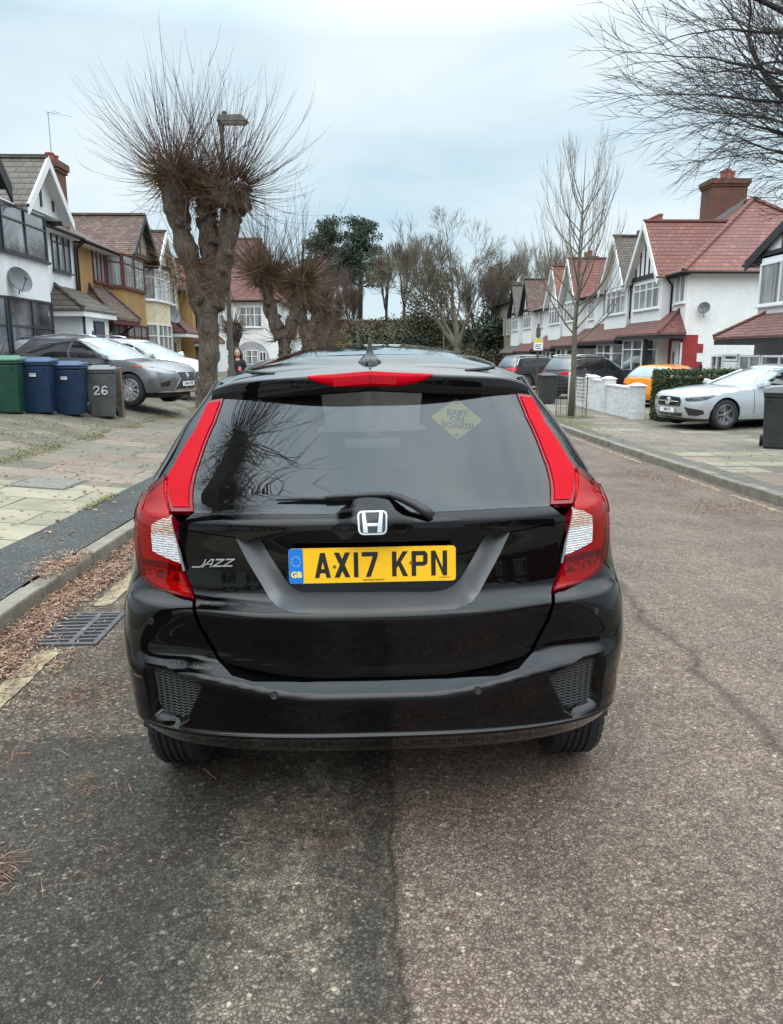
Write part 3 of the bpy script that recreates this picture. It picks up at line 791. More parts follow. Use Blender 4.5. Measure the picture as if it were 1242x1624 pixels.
# badges
def flat_frame(a, v, off):
    c, z = jp(abs(a), v); s = -1 if a > 0 else 1
    p = J.pos(s*c, z, off); n = J.nrm(s*c, z); x = Vector((0, -1, 0)); x = (x-n*x.dot(n)).normalized(); y = n.cross(x)
    M = Matrix(((x.x, y.x, n.x, p.x), (x.y, y.y, n.y, p.y), (x.z, y.z, n.z, p.z), (0, 0, 0, 1))); return M
em = empty('emblem', parent=jz); em.matrix_local = flat_frame(-.5, 830, .030)
outer = roundc([(-.046, .037), (.046, .037), (.043, -.037), (-.043, -.037)][::-1], .018, 6); inner_ = inset(outer, .0048)
mb = MB(); n = len(outer)
mb.add([(x, y, .0) for x, y in outer]+[(x, y, .006) for x, y in outer]+[(x, y, .006) for x, y in inner_]+[(x, y, 0) for x, y in inner_],
       [(k*n+i, k*n+(i+1) % n, ((k+1) % 4)*n+(i+1) % n, ((k+1) % 4)*n+i) for k in range(4) for i in range(n)])
mb.build('emblem_ring', CHROME, em, angle=40)
mb = MB(); mb.prism(inset(outer, .003), -.002, .0015); mb.build('emblem_back', simple('emblem_black', (.01, .01, .012), .15, coat=1), em)
mb = MB()
for s in (1, -1):
    mb.prism([(s*.0135, -.031), (s*.029, -.031), (s*.0325, .031), (s*.0215, .031), (s*.0165, -.003)], .0016, .0065)
mb.prism([(-.0175, -.0115), (.0175, -.0115), (.0165, -.002), (-.0165, -.002)], .0016, .0058)
mb.build('emblem_letter', CHROME, em, bevel=.001)
bd = empty('model_badge', parent=jz); bd.matrix_local = flat_frame(-249, 891, .0045)@Matrix.Rotation(math.radians(1.5), 4, 'Z')
mb = MB(); sh_ = .55
def stroke(pts, x0, w=.0042):
    for i in range(len(pts)-1):
        a, b = Vector(pts[i]), Vector(pts[i+1]); d = (b-a).normalized(); nn = Vector((-d.y, d.x))*w/2
        q = [a-nn-d*w*.35, b-nn+d*w*.35, b+nn+d*w*.35, a+nn-d*w*.35]
        mb.prism([(x0+p.x+p.y*sh_, p.y) for p in q], 0, .003+.0002*(i % 2))
H = .0215
stroke([(-.012, 0), (.016, 0), (.022, .008), (.022, H)], -.062)
stroke([(0, -.001), (.018, H), (.027, H), (.027, -.001)], -.040); stroke([(.009, .008), (.027, .008)], -.040, .003)
for xo in (-.004, .030): stroke([(0, H), (.026, H), (-.001, .001), (.028, .001)], xo, .0045)
mb.build('badge_letters', CHROME, bd)
# number plate
pc = at_y(594, 895, JY+.135)
Mp = Matrix(((0, 0, -1, pc.y-JY), (-1, 0, 0, .004), (0, 1, 0, pc.z), (0, 0, 0, 1)))
number_plate(jz, Mp@Matrix.Rotation(math.radians(-4), 4, 'X'), 'AX17 KPN', small=[('John Banks Honda 52', .004, -.0475, .0075), ('www.johnbanks.co.uk', .225, -.044, .004)])
mb = MB(); mb.box(pc.y-JY+.008, pc.y-JY+.03, -.05, .05, pc.z-.03, pc.z+.03); mb.build('plate_holder', BLKPL, jz)
# underside, wheels, cabin
mb = MB(); mb.box(.70, 3.75, -.62, .62, .20, .42); mb.box(.60, .70, -.66, .66, .25, .34); mb.box(.16, 3.6, -.58, .58, .42, .62); mb.box(.2, .45, -.42, -.18, .30, .42)
mb.build('underbody', simple('underbody_black', (.006, .006, .006), .9), jz)
for (x, y) in ((AX, .735), (AX, -.735), (AXF, .735), (AXF, -.735)):
    wheel(jz, x, y, TR, TR, .205, .185, 1 if y > 0 else -1)
for s in (1, -1):
    for cx in (AX, AXF):
        n = 14; mb = MB()
        for i in range(n):
            t0, t1 = PI*i/n, PI*(i+1)/n
            mb.hexa([(cx+r_*math.cos(t), s*y_, AZ+r_*math.sin(t)) for r_ in (AR-.004, AR+.01) for (t, y_) in ((t0, .60), (t1, .60), (t1, .80), (t0, .80))])
        mb.build('wheel_arch_liner', DARKIN, jz)
mb = MB()
mb.box(.45, 3.0, -.62, .62, .62, .70)
mb.box(.24, .28, -.45, .45, .5, 1.0)
for s in (1, -1): mb.box(.75, 3.1, s*.72, s*.735, .55, .95)
mb.box(2.55, 3.1, -.70, .70, .70, .98)
mb.box(.42, .85, -.52, .52, .95, .965)
mb.build('cabin_floor', DARKIN, jz)
def seat(x, y, w, h=1.0, hr=True, nm='rear_seat'):
    mb = MB(); 
    def blk(x0, x1, wb, wt, z0, z1, lean):
        mb.hexa([(x0, y-wb/2, z0), (x1, y-wb/2, z0), (x1, y+wb/2, z0), (x0, y+wb/2, z0), (x0-lean, y-wt/2, z1), (x1-lean, y-wt/2, z1), (x1-lean, y+wt/2, z1), (x0-lean, y+wt/2, z1)])
    blk(x, x+.14, w, w*.86, .68, h, .10); blk(x+.1, x+.6, w, w, .68, .82, 0)
    if hr: blk(x-.075, x+.02, w*.50, w*.42, h+.03, h+.22, .03)
    mb.build(nm, SEATM, jz, bevel=.025, smooth=True)
seat(.95, .36, .62, 1.12); seat(.95, -.36, .62, 1.12)
seat(1.75, .36, .5, 1.16, True, 'front_seat'); seat(1.75, -.36, .5, 1.16, True, 'front_seat')
# suction-cup sign in the rear window
MS = flat_frame(136.5, 664, -.008)
sg = empty('window_sign', parent=jz); sg.matrix_local = MS@Matrix.Rotation(math.radians(-3), 4, 'Z')
mb = MB(); d_ = .088; mb.prism(roundc([(d_, 0), (0, d_*.92), (-d_, 0), (0, -d_*.92)], .008), -.003, 0)
mb.build('sign_board', simple('sign_yellow', (.85, .75, .06), .5, var=.03), sg)
bkx = simple('sign_black', (.01, .01, .01), .5, var=0)
for i, s in enumerate(("BABY", "ON", "BOARD!")):
    text_mesh(s, .030, .0004, bkx, 'sign_text', sg, Matrix.Translation((.002, .022-.025*i, .0009)), .0012)
for yy in (.064, -.064):
    mb = MB(); mb.lathe([(0, .004), (.006, .004), (.008, .001)], 14, 'z', (0, yy, 0)); mb.build('suction_cup', simple('cup', (.2, .2, .15), .3), sg)
for s in (1, -1):      # door mirrors
    mb = MB(); mb.hexa([(2.62, s*.80, 1.0), (2.75, s*.80, 1.0), (2.78, s*.98, 1.01), (2.66, s*.98, 1.01), (2.63, s*.80, 1.12), (2.74, s*.80, 1.12), (2.76, s*.97, 1.15), (2.66, s*.97, 1.15)])
    mb.build('door_mirror', BLACKP, jz, bevel=.02, smooth=True)
# ================================================ ground
def asphalt():
    m, nt, b = newmat('road_asphalt')
    c = nd(nt, 'ShaderNodeTexCoord'); P = c.outputs['Object']; sp = nd(nt, 'ShaderNodeSeparateXYZ'); lk(nt, P, sp.inputs[0]); X, Y = sp.outputs['X'], sp.outputs['Y']
    wob = mth(nt, 'MULTIPLY', mth(nt, 'SUBTRACT', noise_n(nt, 3.5, 6, .7, vec=P), .5), .16)
    # distort the lookup so the chips are irregular
    vo = nd(nt, 'ShaderNodeTexVoronoi'); vo.inputs['Scale'].default_value = 86; vo.inputs['Randomness'].default_value = 1
    dm = nd(nt, 'ShaderNodeMix', data_type='VECTOR'); nz = nd(nt, 'ShaderNodeTexNoise'); nz.inputs['Scale'].default_value = 60; lk(nt, P, nz.inputs['Vector'])
    vm = nd(nt, 'ShaderNodeVectorMath', operation='MULTIPLY_ADD'); lk(nt, nz.outputs['Color'], vm.inputs[0]); vm.inputs[1].default_value = (.022, .022, .0); lk(nt, P, vm.inputs[2])
    lk(nt, vm.outputs[0], vo.inputs['Vector'])
    ed = nd(nt, 'ShaderNodeTexVoronoi', feature='DISTANCE_TO_EDGE'); ed.inputs['Scale'].default_value = 86; lk(nt, vm.outputs[0], ed.inputs['Vector'])
    spc = nd(nt, 'ShaderNodeSeparateColor'); lk(nt, vo.outputs['Color'], spc.inputs[0]); rnd = spc.outputs[0]
    e2 = nd(nt, 'ShaderNodeTexVoronoi', feature='DISTANCE_TO_EDGE'); e2.inputs['Scale'].default_value = 190; lk(nt, vm.outputs[0], e2.inputs['Vector'])
    eg = mth(nt, 'SUBTRACT', ed.outputs['Distance'], mth(nt, 'MULTIPLY', ramp(nt, noise_n(nt, 45, 4, .7, vec=P), [(.35, (0, 0, 0)), (.65, (1, 1, 1))]), .17))
    eg = mth(nt, 'MULTIPLY_ADD', e2.outputs['Distance'], .25, eg)
    crev = ramp(nt, eg, [(.0, (0, 0, 0)), (.16, (1, 1, 1))])
    # right: pinkish chippings, left: dark grey patch
    pk = ramp(nt, rnd, [(0, (.16, .128, .106)), (.3, (.235, .192, .163)), (.8, (.285, .236, .205)), (.97, (.36, .30, .26)), (1, (.50, .44, .39))])
    gy = ramp(nt, rnd, [(0, (.058, .052, .044)), (.5, (.098, .091, .079)), (.85, (.125, .118, .10)), (.97, (.19, .18, .155)), (1, (.34, .31, .27))])
    mo = ramp(nt, rnd, [(0, (.055, .046, .036)), (.5, (.14, .12, .098)), (.85, (.205, .175, .145)), (1, (.38, .34, .28))])
    xx = mth(nt, 'ADD', X, mth(nt, 'MULTIPLY', wob, .8))
    right = ramp(nt, mth(nt, 'MULTIPLY_ADD', mth(nt, 'SUBTRACT', xx, .062), 11.0, .5), [(0, (0, 0, 0)), (1, (1, 1, 1))])
    near = ramp(nt, mth(nt, 'MULTIPLY_ADD', mth(nt, 'SUBTRACT', mth(nt, 'ADD', Y, wob), 2.98), -16.0, .5), [(0, (0, 0, 0)), (1, (1, 1, 1))])
    left = mixc(nt, near, mo, gy)
    col = mixc(nt, right, left, pk)
    # pale mineral bloom down the middle of the dark patch
    bl = noise_n(nt, 2.2, 8, .72, vec=P, sc=(1.6, .7, 1))
    band = mth(nt, 'SUBTRACT', 1.0, mth(nt, 'ABSOLUTE', mth(nt, 'MULTIPLY', mth(nt, 'ADD', xx, .22), 4.0)))
    bf = ramp(nt, mth(nt, 'ADD', mth(nt, 'MULTIPLY', bl, .9), mth(nt, 'MULTIPLY', band, .22)), [(.44, (0, 0, 0)), (.66, (1, 1, 1))])
    bf2 = mth(nt, 'MULTIPLY', mth(nt, 'MULTIPLY', bf, mth(nt, 'SUBTRACT', 1.0, right)), 1.0)
    bf3 = mth(nt, 'MULTIPLY', bf2, ramp(nt, noise_n(nt, 11, 8, .8, vec=P), [(.38, (.1, .1, .1)), (.58, (1, 1, 1))]))
    col = mixc(nt, bf3, col, mixc(nt, 1.0, mixc(nt, 1.0, col, (1.7, 1.7, 1.6), 'MULTIPLY'), (.125, .115, .10), 'ADD'))
    # rusty stain
    st = ramp(nt, noise_n(nt, 3.0, 5, .6, vec=P), [(.56, (0, 0, 0)), (.70, (1, 1, 1))])
    col = mixc(nt, mth(nt, 'MULTIPLY', mth(nt, 'MULTIPLY', st, .45), mth(nt, 'SUBTRACT', 1.0, right)), col, (.12, .05, .03))
    col = mixc(nt, 1.0, col, ramp(nt, noise_n(nt, .9, 7, .62, vec=P), [(.3, (.68, .67, .66)), (.5, (.95, .95, .95)), (.72, (1.2, 1.17, 1.14))]), 'MULTIPLY')
    col = mixc(nt, .8, col, ramp(nt, noise_n(nt, 14, 5, .7, vec=P), [(.3, (.72, .70, .68)), (.5, (1, 1, 1)), (.7, (1.25, 1.23, 1.2))]), 'MULTIPLY')
    # long wheel-worn streaks along the street
    col = mixc(nt, .8, col, ramp(nt, noise_n(nt, 1.3, 5, .6, vec=P, sc=(1.6, .12, 1)), [(.3, (.82, .82, .82)), (.7, (1.15, 1.14, 1.12))]), 'MULTIPLY')
    # meandering crack at the right
    cx = mth(nt, 'ADD', X, mth(nt, 'MULTIPLY', mth(nt, 'SUBTRACT', noise_n(nt, 1.1, 6, .6, vec=P, sc=(0, 1, 0)), .5), .5))
    ck = mth(nt, 'ABSOLUTE', mth(nt, 'SUBTRACT', mth(nt, 'ADD', cx, mth(nt, 'MULTIPLY', wob, .35)), 1.62))
    ckf = ramp(nt, ck, [(.0, (.6, .6, .6)), (.02, (.30, .30, .30)), (.06, (0, 0, 0))])
    col = mixc(nt, ckf, col, (.035, .03, .027))
    # seam between the two surfacings, mossy
    se = mth(nt, 'ABSOLUTE', mth(nt, 'SUBTRACT', xx, .058))
    sef = ramp(nt, se, [(.0, (.85, .85, .85)), (.006, (.55, .55, .55)), (.016, (0, 0, 0))])
    moss = ramp(nt, noise_n(nt, 9, 5, .6, vec=P), [(.4, (.022, .018, .013)), (.62, (.055, .05, .025))])
    col = mixc(nt, sef, col, moss)
    ye = mth(nt, 'ABSOLUTE', mth(nt, 'SUBTRACT', mth(nt, 'ADD', Y, wob), 2.98))
    yef = mth(nt, 'MULTIPLY', ramp(nt, ye, [(0, (.55, .55, .55)), (.02, (0, 0, 0))]), mth(nt, 'SUBTRACT', 1.0, right))
    col = mixc(nt, yef, col, (.02, .018, .014))
    col = mixc(nt, 1.0, col, mixc(nt, right, mixc(nt, near, (.90, .82, .74), (.72, .67, .62)), (.84, .775, .725)), 'MULTIPLY')
    dark = mixc(nt, crev, mixc(nt, 1.0, col, (.38, .35, .33), 'MULTIPLY'), col)
    lk(nt, dark, b.inputs['Base Color']); setp(b, Roughness=.8); b.inputs['Specular IOR Level'].default_value = .35
    lk(nt, ramp(nt, noise_n(nt, 1.7, 5, .6, vec=P), [(.35, (.62, .62, .62)), (.65, (.9, .9, .9))]), b.inputs['Roughness'])
    h = mth(nt, 'ADD', crev, mth(nt, 'MULTIPLY', rnd, .5)); h = mth(nt, 'ADD', h, mth(nt, 'MULTIPLY', noise_n(nt, 5, 4, .6, vec=P), .9))
    bump(nt, b, h, .55, .004); return m
def sheet(name, x0, x1, y0, y1, zf, mat, kind='structure', nx=1, ny=60, ys=None):
    ys = ys or [y0+(y1-y0)*i/ny for i in range(ny+1)]
    xs = [x0+(x1-x0)*i/nx for i in range(nx+1)] if not isinstance(nx, list) else nx
    rows = [[(x, y, zf(x, y)) for x in xs] for y in ys]
    o = grid_obj(name, rows, mat, None)
    if kind: o['kind'] = kind
    return o
YS = [-40, -20, -10, -5, 0, 2, 4]+[5+i for i in range(23)]+[30, 34, 40, 46, 52, 60, 68, 74, 80, 100]
YE = 74.0
YS2 = [y for y in YS if y <= YE]
road = sheet('road', 0, 0, 0, 0, road_z, asphalt(), nx=[KL, -1, 0, .6, 1.2, 2.4, 3.5, KR], ys=YS2)
def gravelly(name, cols, scale=120, rough=.85, stain=(.8, 1.15), bmp=.4, extra=None):
    m, nt, b = newmat(name); c = nd(nt, 'ShaderNodeTexCoord'); P = c.outputs['Object']
    vo = nd(nt, 'ShaderNodeTexVoronoi'); vo.inputs['Scale'].default_value = scale; lk(nt, P, vo.inputs['Vector'])
    sc_ = nd(nt, 'ShaderNodeSeparateColor'); lk(nt, vo.outputs['Color'], sc_.inputs[0])
    col = ramp(nt, sc_.outputs[0], cols)
    col = mixc(nt, 1.0, col, ramp(nt, noise_n(nt, 1.2, 8, .65, vec=P), [(.3, (stain[0],)*3), (.7, (stain[1],)*3)]), 'MULTIPLY')
    if extra: col = extra(nt, P, col)
    lk(nt, col, b.inputs['Base Color']); setp(b, Roughness=rough)
    bump(nt, b, mth(nt, 'ADD', vo.outputs['Distance'], mth(nt, 'MULTIPLY', noise_n(nt, 8, 5, .6, vec=P), .8)), bmp, .004)
    return m
VERGE = gravelly('verge_tarmac', [(0, (.014, .0145, .014)), (.6, (.034, .036, .033)), (.95, (.07, .07, .064)), (1, (.18, .17, .15))], 110, stain=(.65, 1.3))
def dirt(nt, P, col):
    f = ramp(nt, noise_n(nt, 2.0, 8, .7, vec=P), [(.42, (0, 0, 0)), (.6, (1, 1, 1))])
    col = mixc(nt, mth(nt, 'MULTIPLY', f, .8), col, (.095, .085, .05))
    g = ramp(nt, noise_n(nt, 4.0, 8, .7, vec=P), [(.58, (0, 0, 0)), (.68, (1, 1, 1))])
    return mixc(nt, mth(nt, 'MULTIPLY', g, .7), col, (.10, .11, .03))
EARTH = gravelly('garden_ground', [(0, (.08, .07, .055)), (.6, (.15, .135, .105)), (1, (.24, .22, .18))], 60, extra=dirt)
def slabs(name, cols, bw, bh, ox=0, oy=0, moss=.5, rot=0):
    m, nt, b = newmat(name); c = nd(nt, 'ShaderNodeTexCoord'); P = c.outputs['Object']
    mp_ = nd(nt, 'ShaderNodeMapping'); mp_.inputs['Location'].default_value = (ox, oy, 0); mp_.inputs['Rotation'].default_value = (0, 0, rot); lk(nt, P, mp_.inputs[0])
    br = nd(nt, 'ShaderNodeTexBrick'); br.inputs['Scale'].default_value = 1; br.inputs['Brick Width'].default_value = bw; br.inputs['Row Height'].default_value = bh
    br.inputs['Mortar Size'].default_value = .013; br.inputs['Mortar Smooth'].default_value = .3; br.inputs['Bias'].default_value = 0
    br.inputs['Color1'].default_value = (0, 0, 0, 1); br.inputs['Color2'].default_value = (1, 1, 1, 1); br.inputs['Mortar'].default_value = (.5, .5, .5, 1)
    lk(nt, mp_.outputs[0], br.inputs['Vector'])
    col = ramp(nt, br.outputs['Color'], cols)
    col = mixc(nt, .9, col, ramp(nt, noise_n(nt, 2.3, 8, .7, vec=P), [(.3, (.72,)*3), (.7, (1.2, 1.19, 1.16))]), 'MULTIPLY')
    col = mixc(nt, .6, col, ramp(nt, noise_n(nt, 90, 3, .6, vec=P), [(.3, (.7,)*3), (.7, (1.25,)*3)]), 'MULTIPLY')
    jm = mixc(nt, ramp(nt, noise_n(nt, 2, 5, .6, vec=P), [(.4, (0, 0, 0)), (.6, (1, 1, 1))]), (.03, .028, .02), (.10, .11, .03))
    col = mixc(nt, br.outputs['Fac'], col, jm)
    g = ramp(nt, noise_n(nt, 1.4, 8, .72, vec=P), [(.52, (0, 0, 0)), (.68, (1, 1, 1))])
    col = mixc(nt, mth(nt, 'MULTIPLY', g, moss), col, (.085, .085, .04))
    lk(nt, col, b.inputs['Base Color']); setp(b, Roughness=.85)
    h = mth(nt, 'SUBTRACT', mth(nt, 'MULTIPLY', noise_n(nt, 30, 4, .6, vec=P), .4), br.outputs['Fac']); bump(nt, b, h, .6, .01)
    return m
OLD = slabs('old_paving', [(0, (.10, .090, .070)), (.3, (.155, .138, .108)), (.6, (.165, .122, .095)), (.85, (.20, .158, .125)), (1, (.225, .20, .16))], 1.15, .62, .2, .1, .16)
NEW = slabs('new_paving', [(0, (.205, .182, .130)), (1, (.265, .235, .170))], .92, .61, .35, .0, .03)
FORE = slabs('forecourt_paving', [(0, (.10, .086, .064)), (1, (.18, .152, .118))], .75, .5, .1, .0, .5, .12)
g = sheet('verge', 0, 0, 0, 0, ground_z, VERGE, nx=[-2.85, -2.6, KL-.15], ys=YS2)
sheet('verge', 0, 0, 0, 0, ground_z, gravelly('verge_far', [(0, (.055, .05, .042)), (.6, (.09, .083, .07)), (1, (.18, .165, .14))], 80, extra=lambda nt, P, c: mixc(nt, mth(nt, 'MULTIPLY', ramp(nt, noise_n(nt, 1.6, 8, .7, vec=P), [(.5, (0, 0, 0)), (.62, (1, 1, 1))]), .6), c, (.085, .095, .035))), nx=[KR+.15, 4.95], ys=YS2)
sheet('pavement', 0, 0, 0, 0, ground_z, OLD, nx=[-4.85, -4.1, -3.45, -2.85], ys=[8.9]+[y for y in YS2 if y >= 9])
sheet('pavement', 0, 0, 0, 0, ground_z, NEW, nx=[-4.85, -4.1, -3.45, -2.85], ys=[y for y in YS2 if y <= 8]+[8.9])
for y0_ in (11.15, 12.45): sheet('pavement', 0, 0, 0, 0, lambda x, y: ground_z(x, y)+.004, NEW, nx=[5.0, 5.8, 6.7], ys=[y0_, y0_+.52])
road.name = 'road'
sheet('pavement', 0, 0, 0, 0, ground_z, OLD, nx=[4.95, 5.9, 6.7, 7.6], ys=YS2)
sheet('forecourt', 0, 0, 0, 0, ground_z, FORE, nx=[-9.5, -7.65, -6.3, -4.85], ys=YS2)
sheet('forecourt', 0, 0, 0, 0, ground_z, FORE, nx=[7.6, 9, 13.5], ys=YS2)
sheet('ground', 0, 0, 0, 0, lambda x, y: fall(y)-.25, EARTH, nx=[-600, -60, -20, 20, 60, 600], ys=[-300, -20, 0, 5, 10, 15, 20, 26, 40, 80, 200, 900])
# ================================================ other cars
DGLASS = simple('dark_car_glass', (.012, .014, .015), .04, coat=1, var=0)
DGLASS.node_tree.nodes['Principled BSDF'].inputs['Coat IOR'].default_value = 1.9
SGLASS = simple('sky_lit_glass', (.14, .19, .19), .15, coat=1, var=.2); SGLASS.node_tree.nodes['Principled BSDF'].inputs['Coat IOR'].default_value = 1.45
HEADL = lens('headlamp_lens', (.42, .44, .46), kind='rib')
def make_car(label, loc, heading, d, name='parked_car', cat='car', group=None):
    """loc: ground point under the middle; local x forward, rear end at x=-L/2"""
    L, hw, H, R = d['L'], d['hw'], d['H'], d['R']; h2 = L/2
    root = empty(name, loc, heading); tag(root, label, cat, group)
    xr = curve([(z, x-h2) for z, x in d['rear']]); xf = curve([(z, h2-x) for z, x in d['front']])
    Wl = curve([(.2, hw*.93), (.35, hw*.975), (.6, hw), (.78, hw*.985), (.95, hw*.95), (1.1, hw*.90), (1.3, hw*.85)])
    lo_ = Shell(xf, xr, Wl, lambda z: d.get('Df', .55), lambda z: d.get('Dr', .5), d.get('n', 2.9))
    top = curve([(x-h2, z) for x, z in d['top']])
    cx = lambda x, z: (lo_.c_from_x(x, z), z)
    axr, axf = d['axr']-h2, d['axf']-h2; AR_ = R+.055
    end = lambda z: 2*CK+lo_.S(z)
    zb_ = d.get('sill', .24)
    pts = [(0, zb_+.05), cx(axr-AR_-.06, zb_+.03)]
    def ar(c):
        o = []
        for i in range(13):
            t = PI-PI*i/12; x, z = c+AR_*math.cos(t), R+AR_*math.sin(t)
            if z > zb_: o.append(cx(x, z))
        return o
    pts += [cx(axr-AR_, zb_+.02)]+ar(axr)+[cx(axr+AR_, zb_), cx(axf-AR_, zb_)]+ar(axf)+[cx(axf+AR_, zb_+.02)]
    zt_ = top(h2)
    pts += [(end(zb_+.04), zb_+.04), (end(.45), .45), (end(zt_), zt_)]
    xs = [h2-.02-.12*k for k in range(1, 5)]+[h2-.7-.25*k for k in range(int((L-1.2)/.25))]+[-h2+.4, -h2+.2, -h2+.05]
    zt0 = top(-h2)
    for x in xs:
        z = top(x)
        xm = xf(z)
        if x < xm-.005 and x > xr(z)+.005: pts.append(cx(x, z))
    pts += [(0, zt0), (0, (zb_+zt0)/2)]
    P = d['paint']
    a = patch('body', lo_, pts, P, root, step=.055, rim=.015)
    b = patch('body', lo_, mir(pts), P, root, step=.055, rim=.015)
    join_into(a, b)
    # deck / bonnet cap
    rows = []; N_ = 46
    for i in range(N_+1):
        x = -h2+.012+(L-.024)*(.5-.5*math.cos(PI*i/N_)); z = top(x)
        x = min(max(x, xr(z)+.004), xf(z)-.004)
        e = lo_.pos(lo_.c_from_x(x, z), z).y
        cr_ = .045*min(1, (h2-abs(x))/.5)
        rows.append([(x, e*(-1+2*j/20), z+cr_*(1-(-1+2*j/20)**2)) for j in range(21)])
    grid_obj('bonnet', rows, P, root)
    # greenhouse
    g = d['gh']; zr_ = g['z'][1]; zl = g['z'][0]
    G = Shell(curve([(z, x-h2) for z, x in g['front']]), curve([(z, x-h2) for z, x in g['rear']]), curve(g['W']), lambda z: g.get('Df', .5), lambda z: g.get('Dr', .35), 2.8)
    ge = lambda z: 2*CK+G.S(z)
    gx = lambda x, z: (G.c_from_x(x-h2, z), z)
    zs = [zl+(zr_-zl)*i/8 for i in range(9)]
    gp_ = [(0, zl)]+[(ge(z), z) for z in zs]+[(0, zr_)]
    a = patch('cabin', G, gp_, P, root, step=.06, rim=0); b = patch('cabin', G, mir(gp_), P, root, step=.06, rim=0); join_into(a, b)
    cr2 = g.get('crown', .06); rows = []
    x0, x1 = G.xr(zr_)+.003, G.xf(zr_)-.003
    for i in range(27):
        x = x0+(x1-x0)*(.5-.5*math.cos(PI*i/26)); e = G.pos(G.c_from_x(x, zr_), zr_).y; s_ = math.sin(PI*(x-x0)/(x1-x0))**.6
        rows.append([(x, e*(-1+2*j/16), zr_+cr2*s_*(1-abs(-1+2*j/16)**2.5)) for j in range(17)])
    grid_obj('roof', rows, d.get('roofpaint', P), root)
    for poly in g['win']:
        for s in (1, -1):
            q = [gx(x, z) for x, z in poly]
            patch('side_window', G, q if s > 0 else mir(q), DGLASS, root, off=.006, rim=.008, step=.08)
    fa = g.get('fa', .86)
    wz0, wz1 = g.get('wz', (zl+.03, zr_-.02))
    n_ = 8
    fr_ = [(-CK*fa, wz0)]+[(CK*fa*(-1+2*i/n_), wz0) for i in range(1, n_)]+[(CK*fa, wz0), (CK*fa*.93, wz1), (-CK*fa*.93, wz1)]
    patch('windscreen', G, fr_, SGLASS, root, off=.006, rim=.008, step=.07, ref='F')
    rz0, rz1 = g.get('rz', (zl+.08, zr_-.05)); ra = g.get('ra', .78)
    patch('rear_window', G, [(-CK*ra, rz0), (CK*ra, rz0), (CK*ra*.9, rz1), (-CK*ra*.9, rz1)], d.get('rglass', DGLASS), root, off=.006, rim=.008, step=.07)
    if 'trim' in g:         # bright line round the side glass
        for s in (1, -1):
            mb = MB(); q = [gx(x, z) for x, z in g['trim']]
            mb.tube([G.pos(s*c, z, .008) for c, z in subdiv(q, .05, False)], .011, 6); mb.build('window_trim', CHROME, root, smooth=True)
    mb = MB(); mb.box(-h2+.35, h2-.35, -hw+.22, hw-.22, .18, .6); mb.box(-h2+.5, h2-.8, -hw+.16, hw-.16, .5, .7); mb.build('underbody', DARKIN, root)
    for s in (1, -1):
        for c0 in (axr, axf):
            mb = MB()
            for i in range(12):
                t0, t1 = PI*i/12, PI*(i+1)/12
                mb.hexa([(c0+r_*math.cos(t), s*y_, R+r_*math.sin(t)) for r_ in (AR_-.004, AR_+.01) for (t, y_) in ((t0, hw-.25), (t1, hw-.25), (t1, hw-.03), (t0, hw-.03))])
            mb.build('wheel_arch_liner', DARKIN, root)
    for x in (axr, axf):
        for s in (1, -1): wheel(root, x, s*(hw-.115), R, R, R*.70, .22, s, d.get('spokes', 5), d.get('rimc', (.35, .36, .38)))
    mx_ = d['mirror'][0]-h2; mz = d['mirror'][1]
    for s in (1, -1):
        mb = MB(); y0 = hw*.88
        mb.hexa([(mx_-.10, s*y0, mz), (mx_+.06, s*y0, mz), (mx_+.10, s*(hw+.14), mz+.02), (mx_-.06, s*(hw+.15), mz+.02), (mx_-.08, s*y0, mz+.09), (mx_+.04, s*y0, mz+.09), (mx_+.05, s*(hw+.13), mz+.15), (mx_-.05, s*(hw+.14), mz+.15)])
        mb.build('door_mirror', d.get('mirrorpaint', P), root, bevel=.02, smooth=True)
        for hx, hz in d.get('handles', []):
            mb = MB(); p0, p1 = lo_.pos(s*lo_.c_from_x(hx-h2-.09, hz), hz, .02), lo_.pos(s*lo_.c_from_x(hx-h2+.09, hz), hz, .02)
            mb.tube([p0-Vector((0, s*.02, 0)), p0, p1, p1-Vector((0, s*.02, 0))], .012, 6); mb.build('door_handle', d.get('handlemat', P), root, smooth=True)
        for line in d.get('seams', []):
            mb = MB(); mb.tube([lo_.pos(s*lo_.c_from_x(x-h2, z), z, .0) for x, z in subdiv(line, .06, False)], .006, 4); mb.build('door_seam', DARKIN, root)
    def fp(nm, poly, mat, off=.008, end='F', parent=root, step=.05, rim=.01, dbl=True):
        """poly of (y, z) on the nose or tail, built on both sides"""
        out = []
        for s in ((1, -1) if dbl else (1,)):
            q = [((lo_.c_from_y(y, z, 'R')), z) for y, z in poly]
            if s < 0: q = mir(q)
            out.append(patch(nm, lo_, q, mat, parent, off=off, rim=rim, step=step, ref=end))
        return out
    return root, lo_, G, fp
def plate_on(root, sh, z, chars, end='F', yellow=False, y=0.0):
    p = sh.pos(0.0001, z, .015, end); sx_ = 1 if end == 'F' else -1
    M = Matrix(((0, 0, sx_, p.x+sx_*.012), (sx_, 0, 0, y), (0, 1, 0, z), (0, 0, 0, 1)))
    number_plate(root, M, chars, yellow, False)
BLKG = simple('gloss_black', (.01, .01, .01), .15, coat=1)
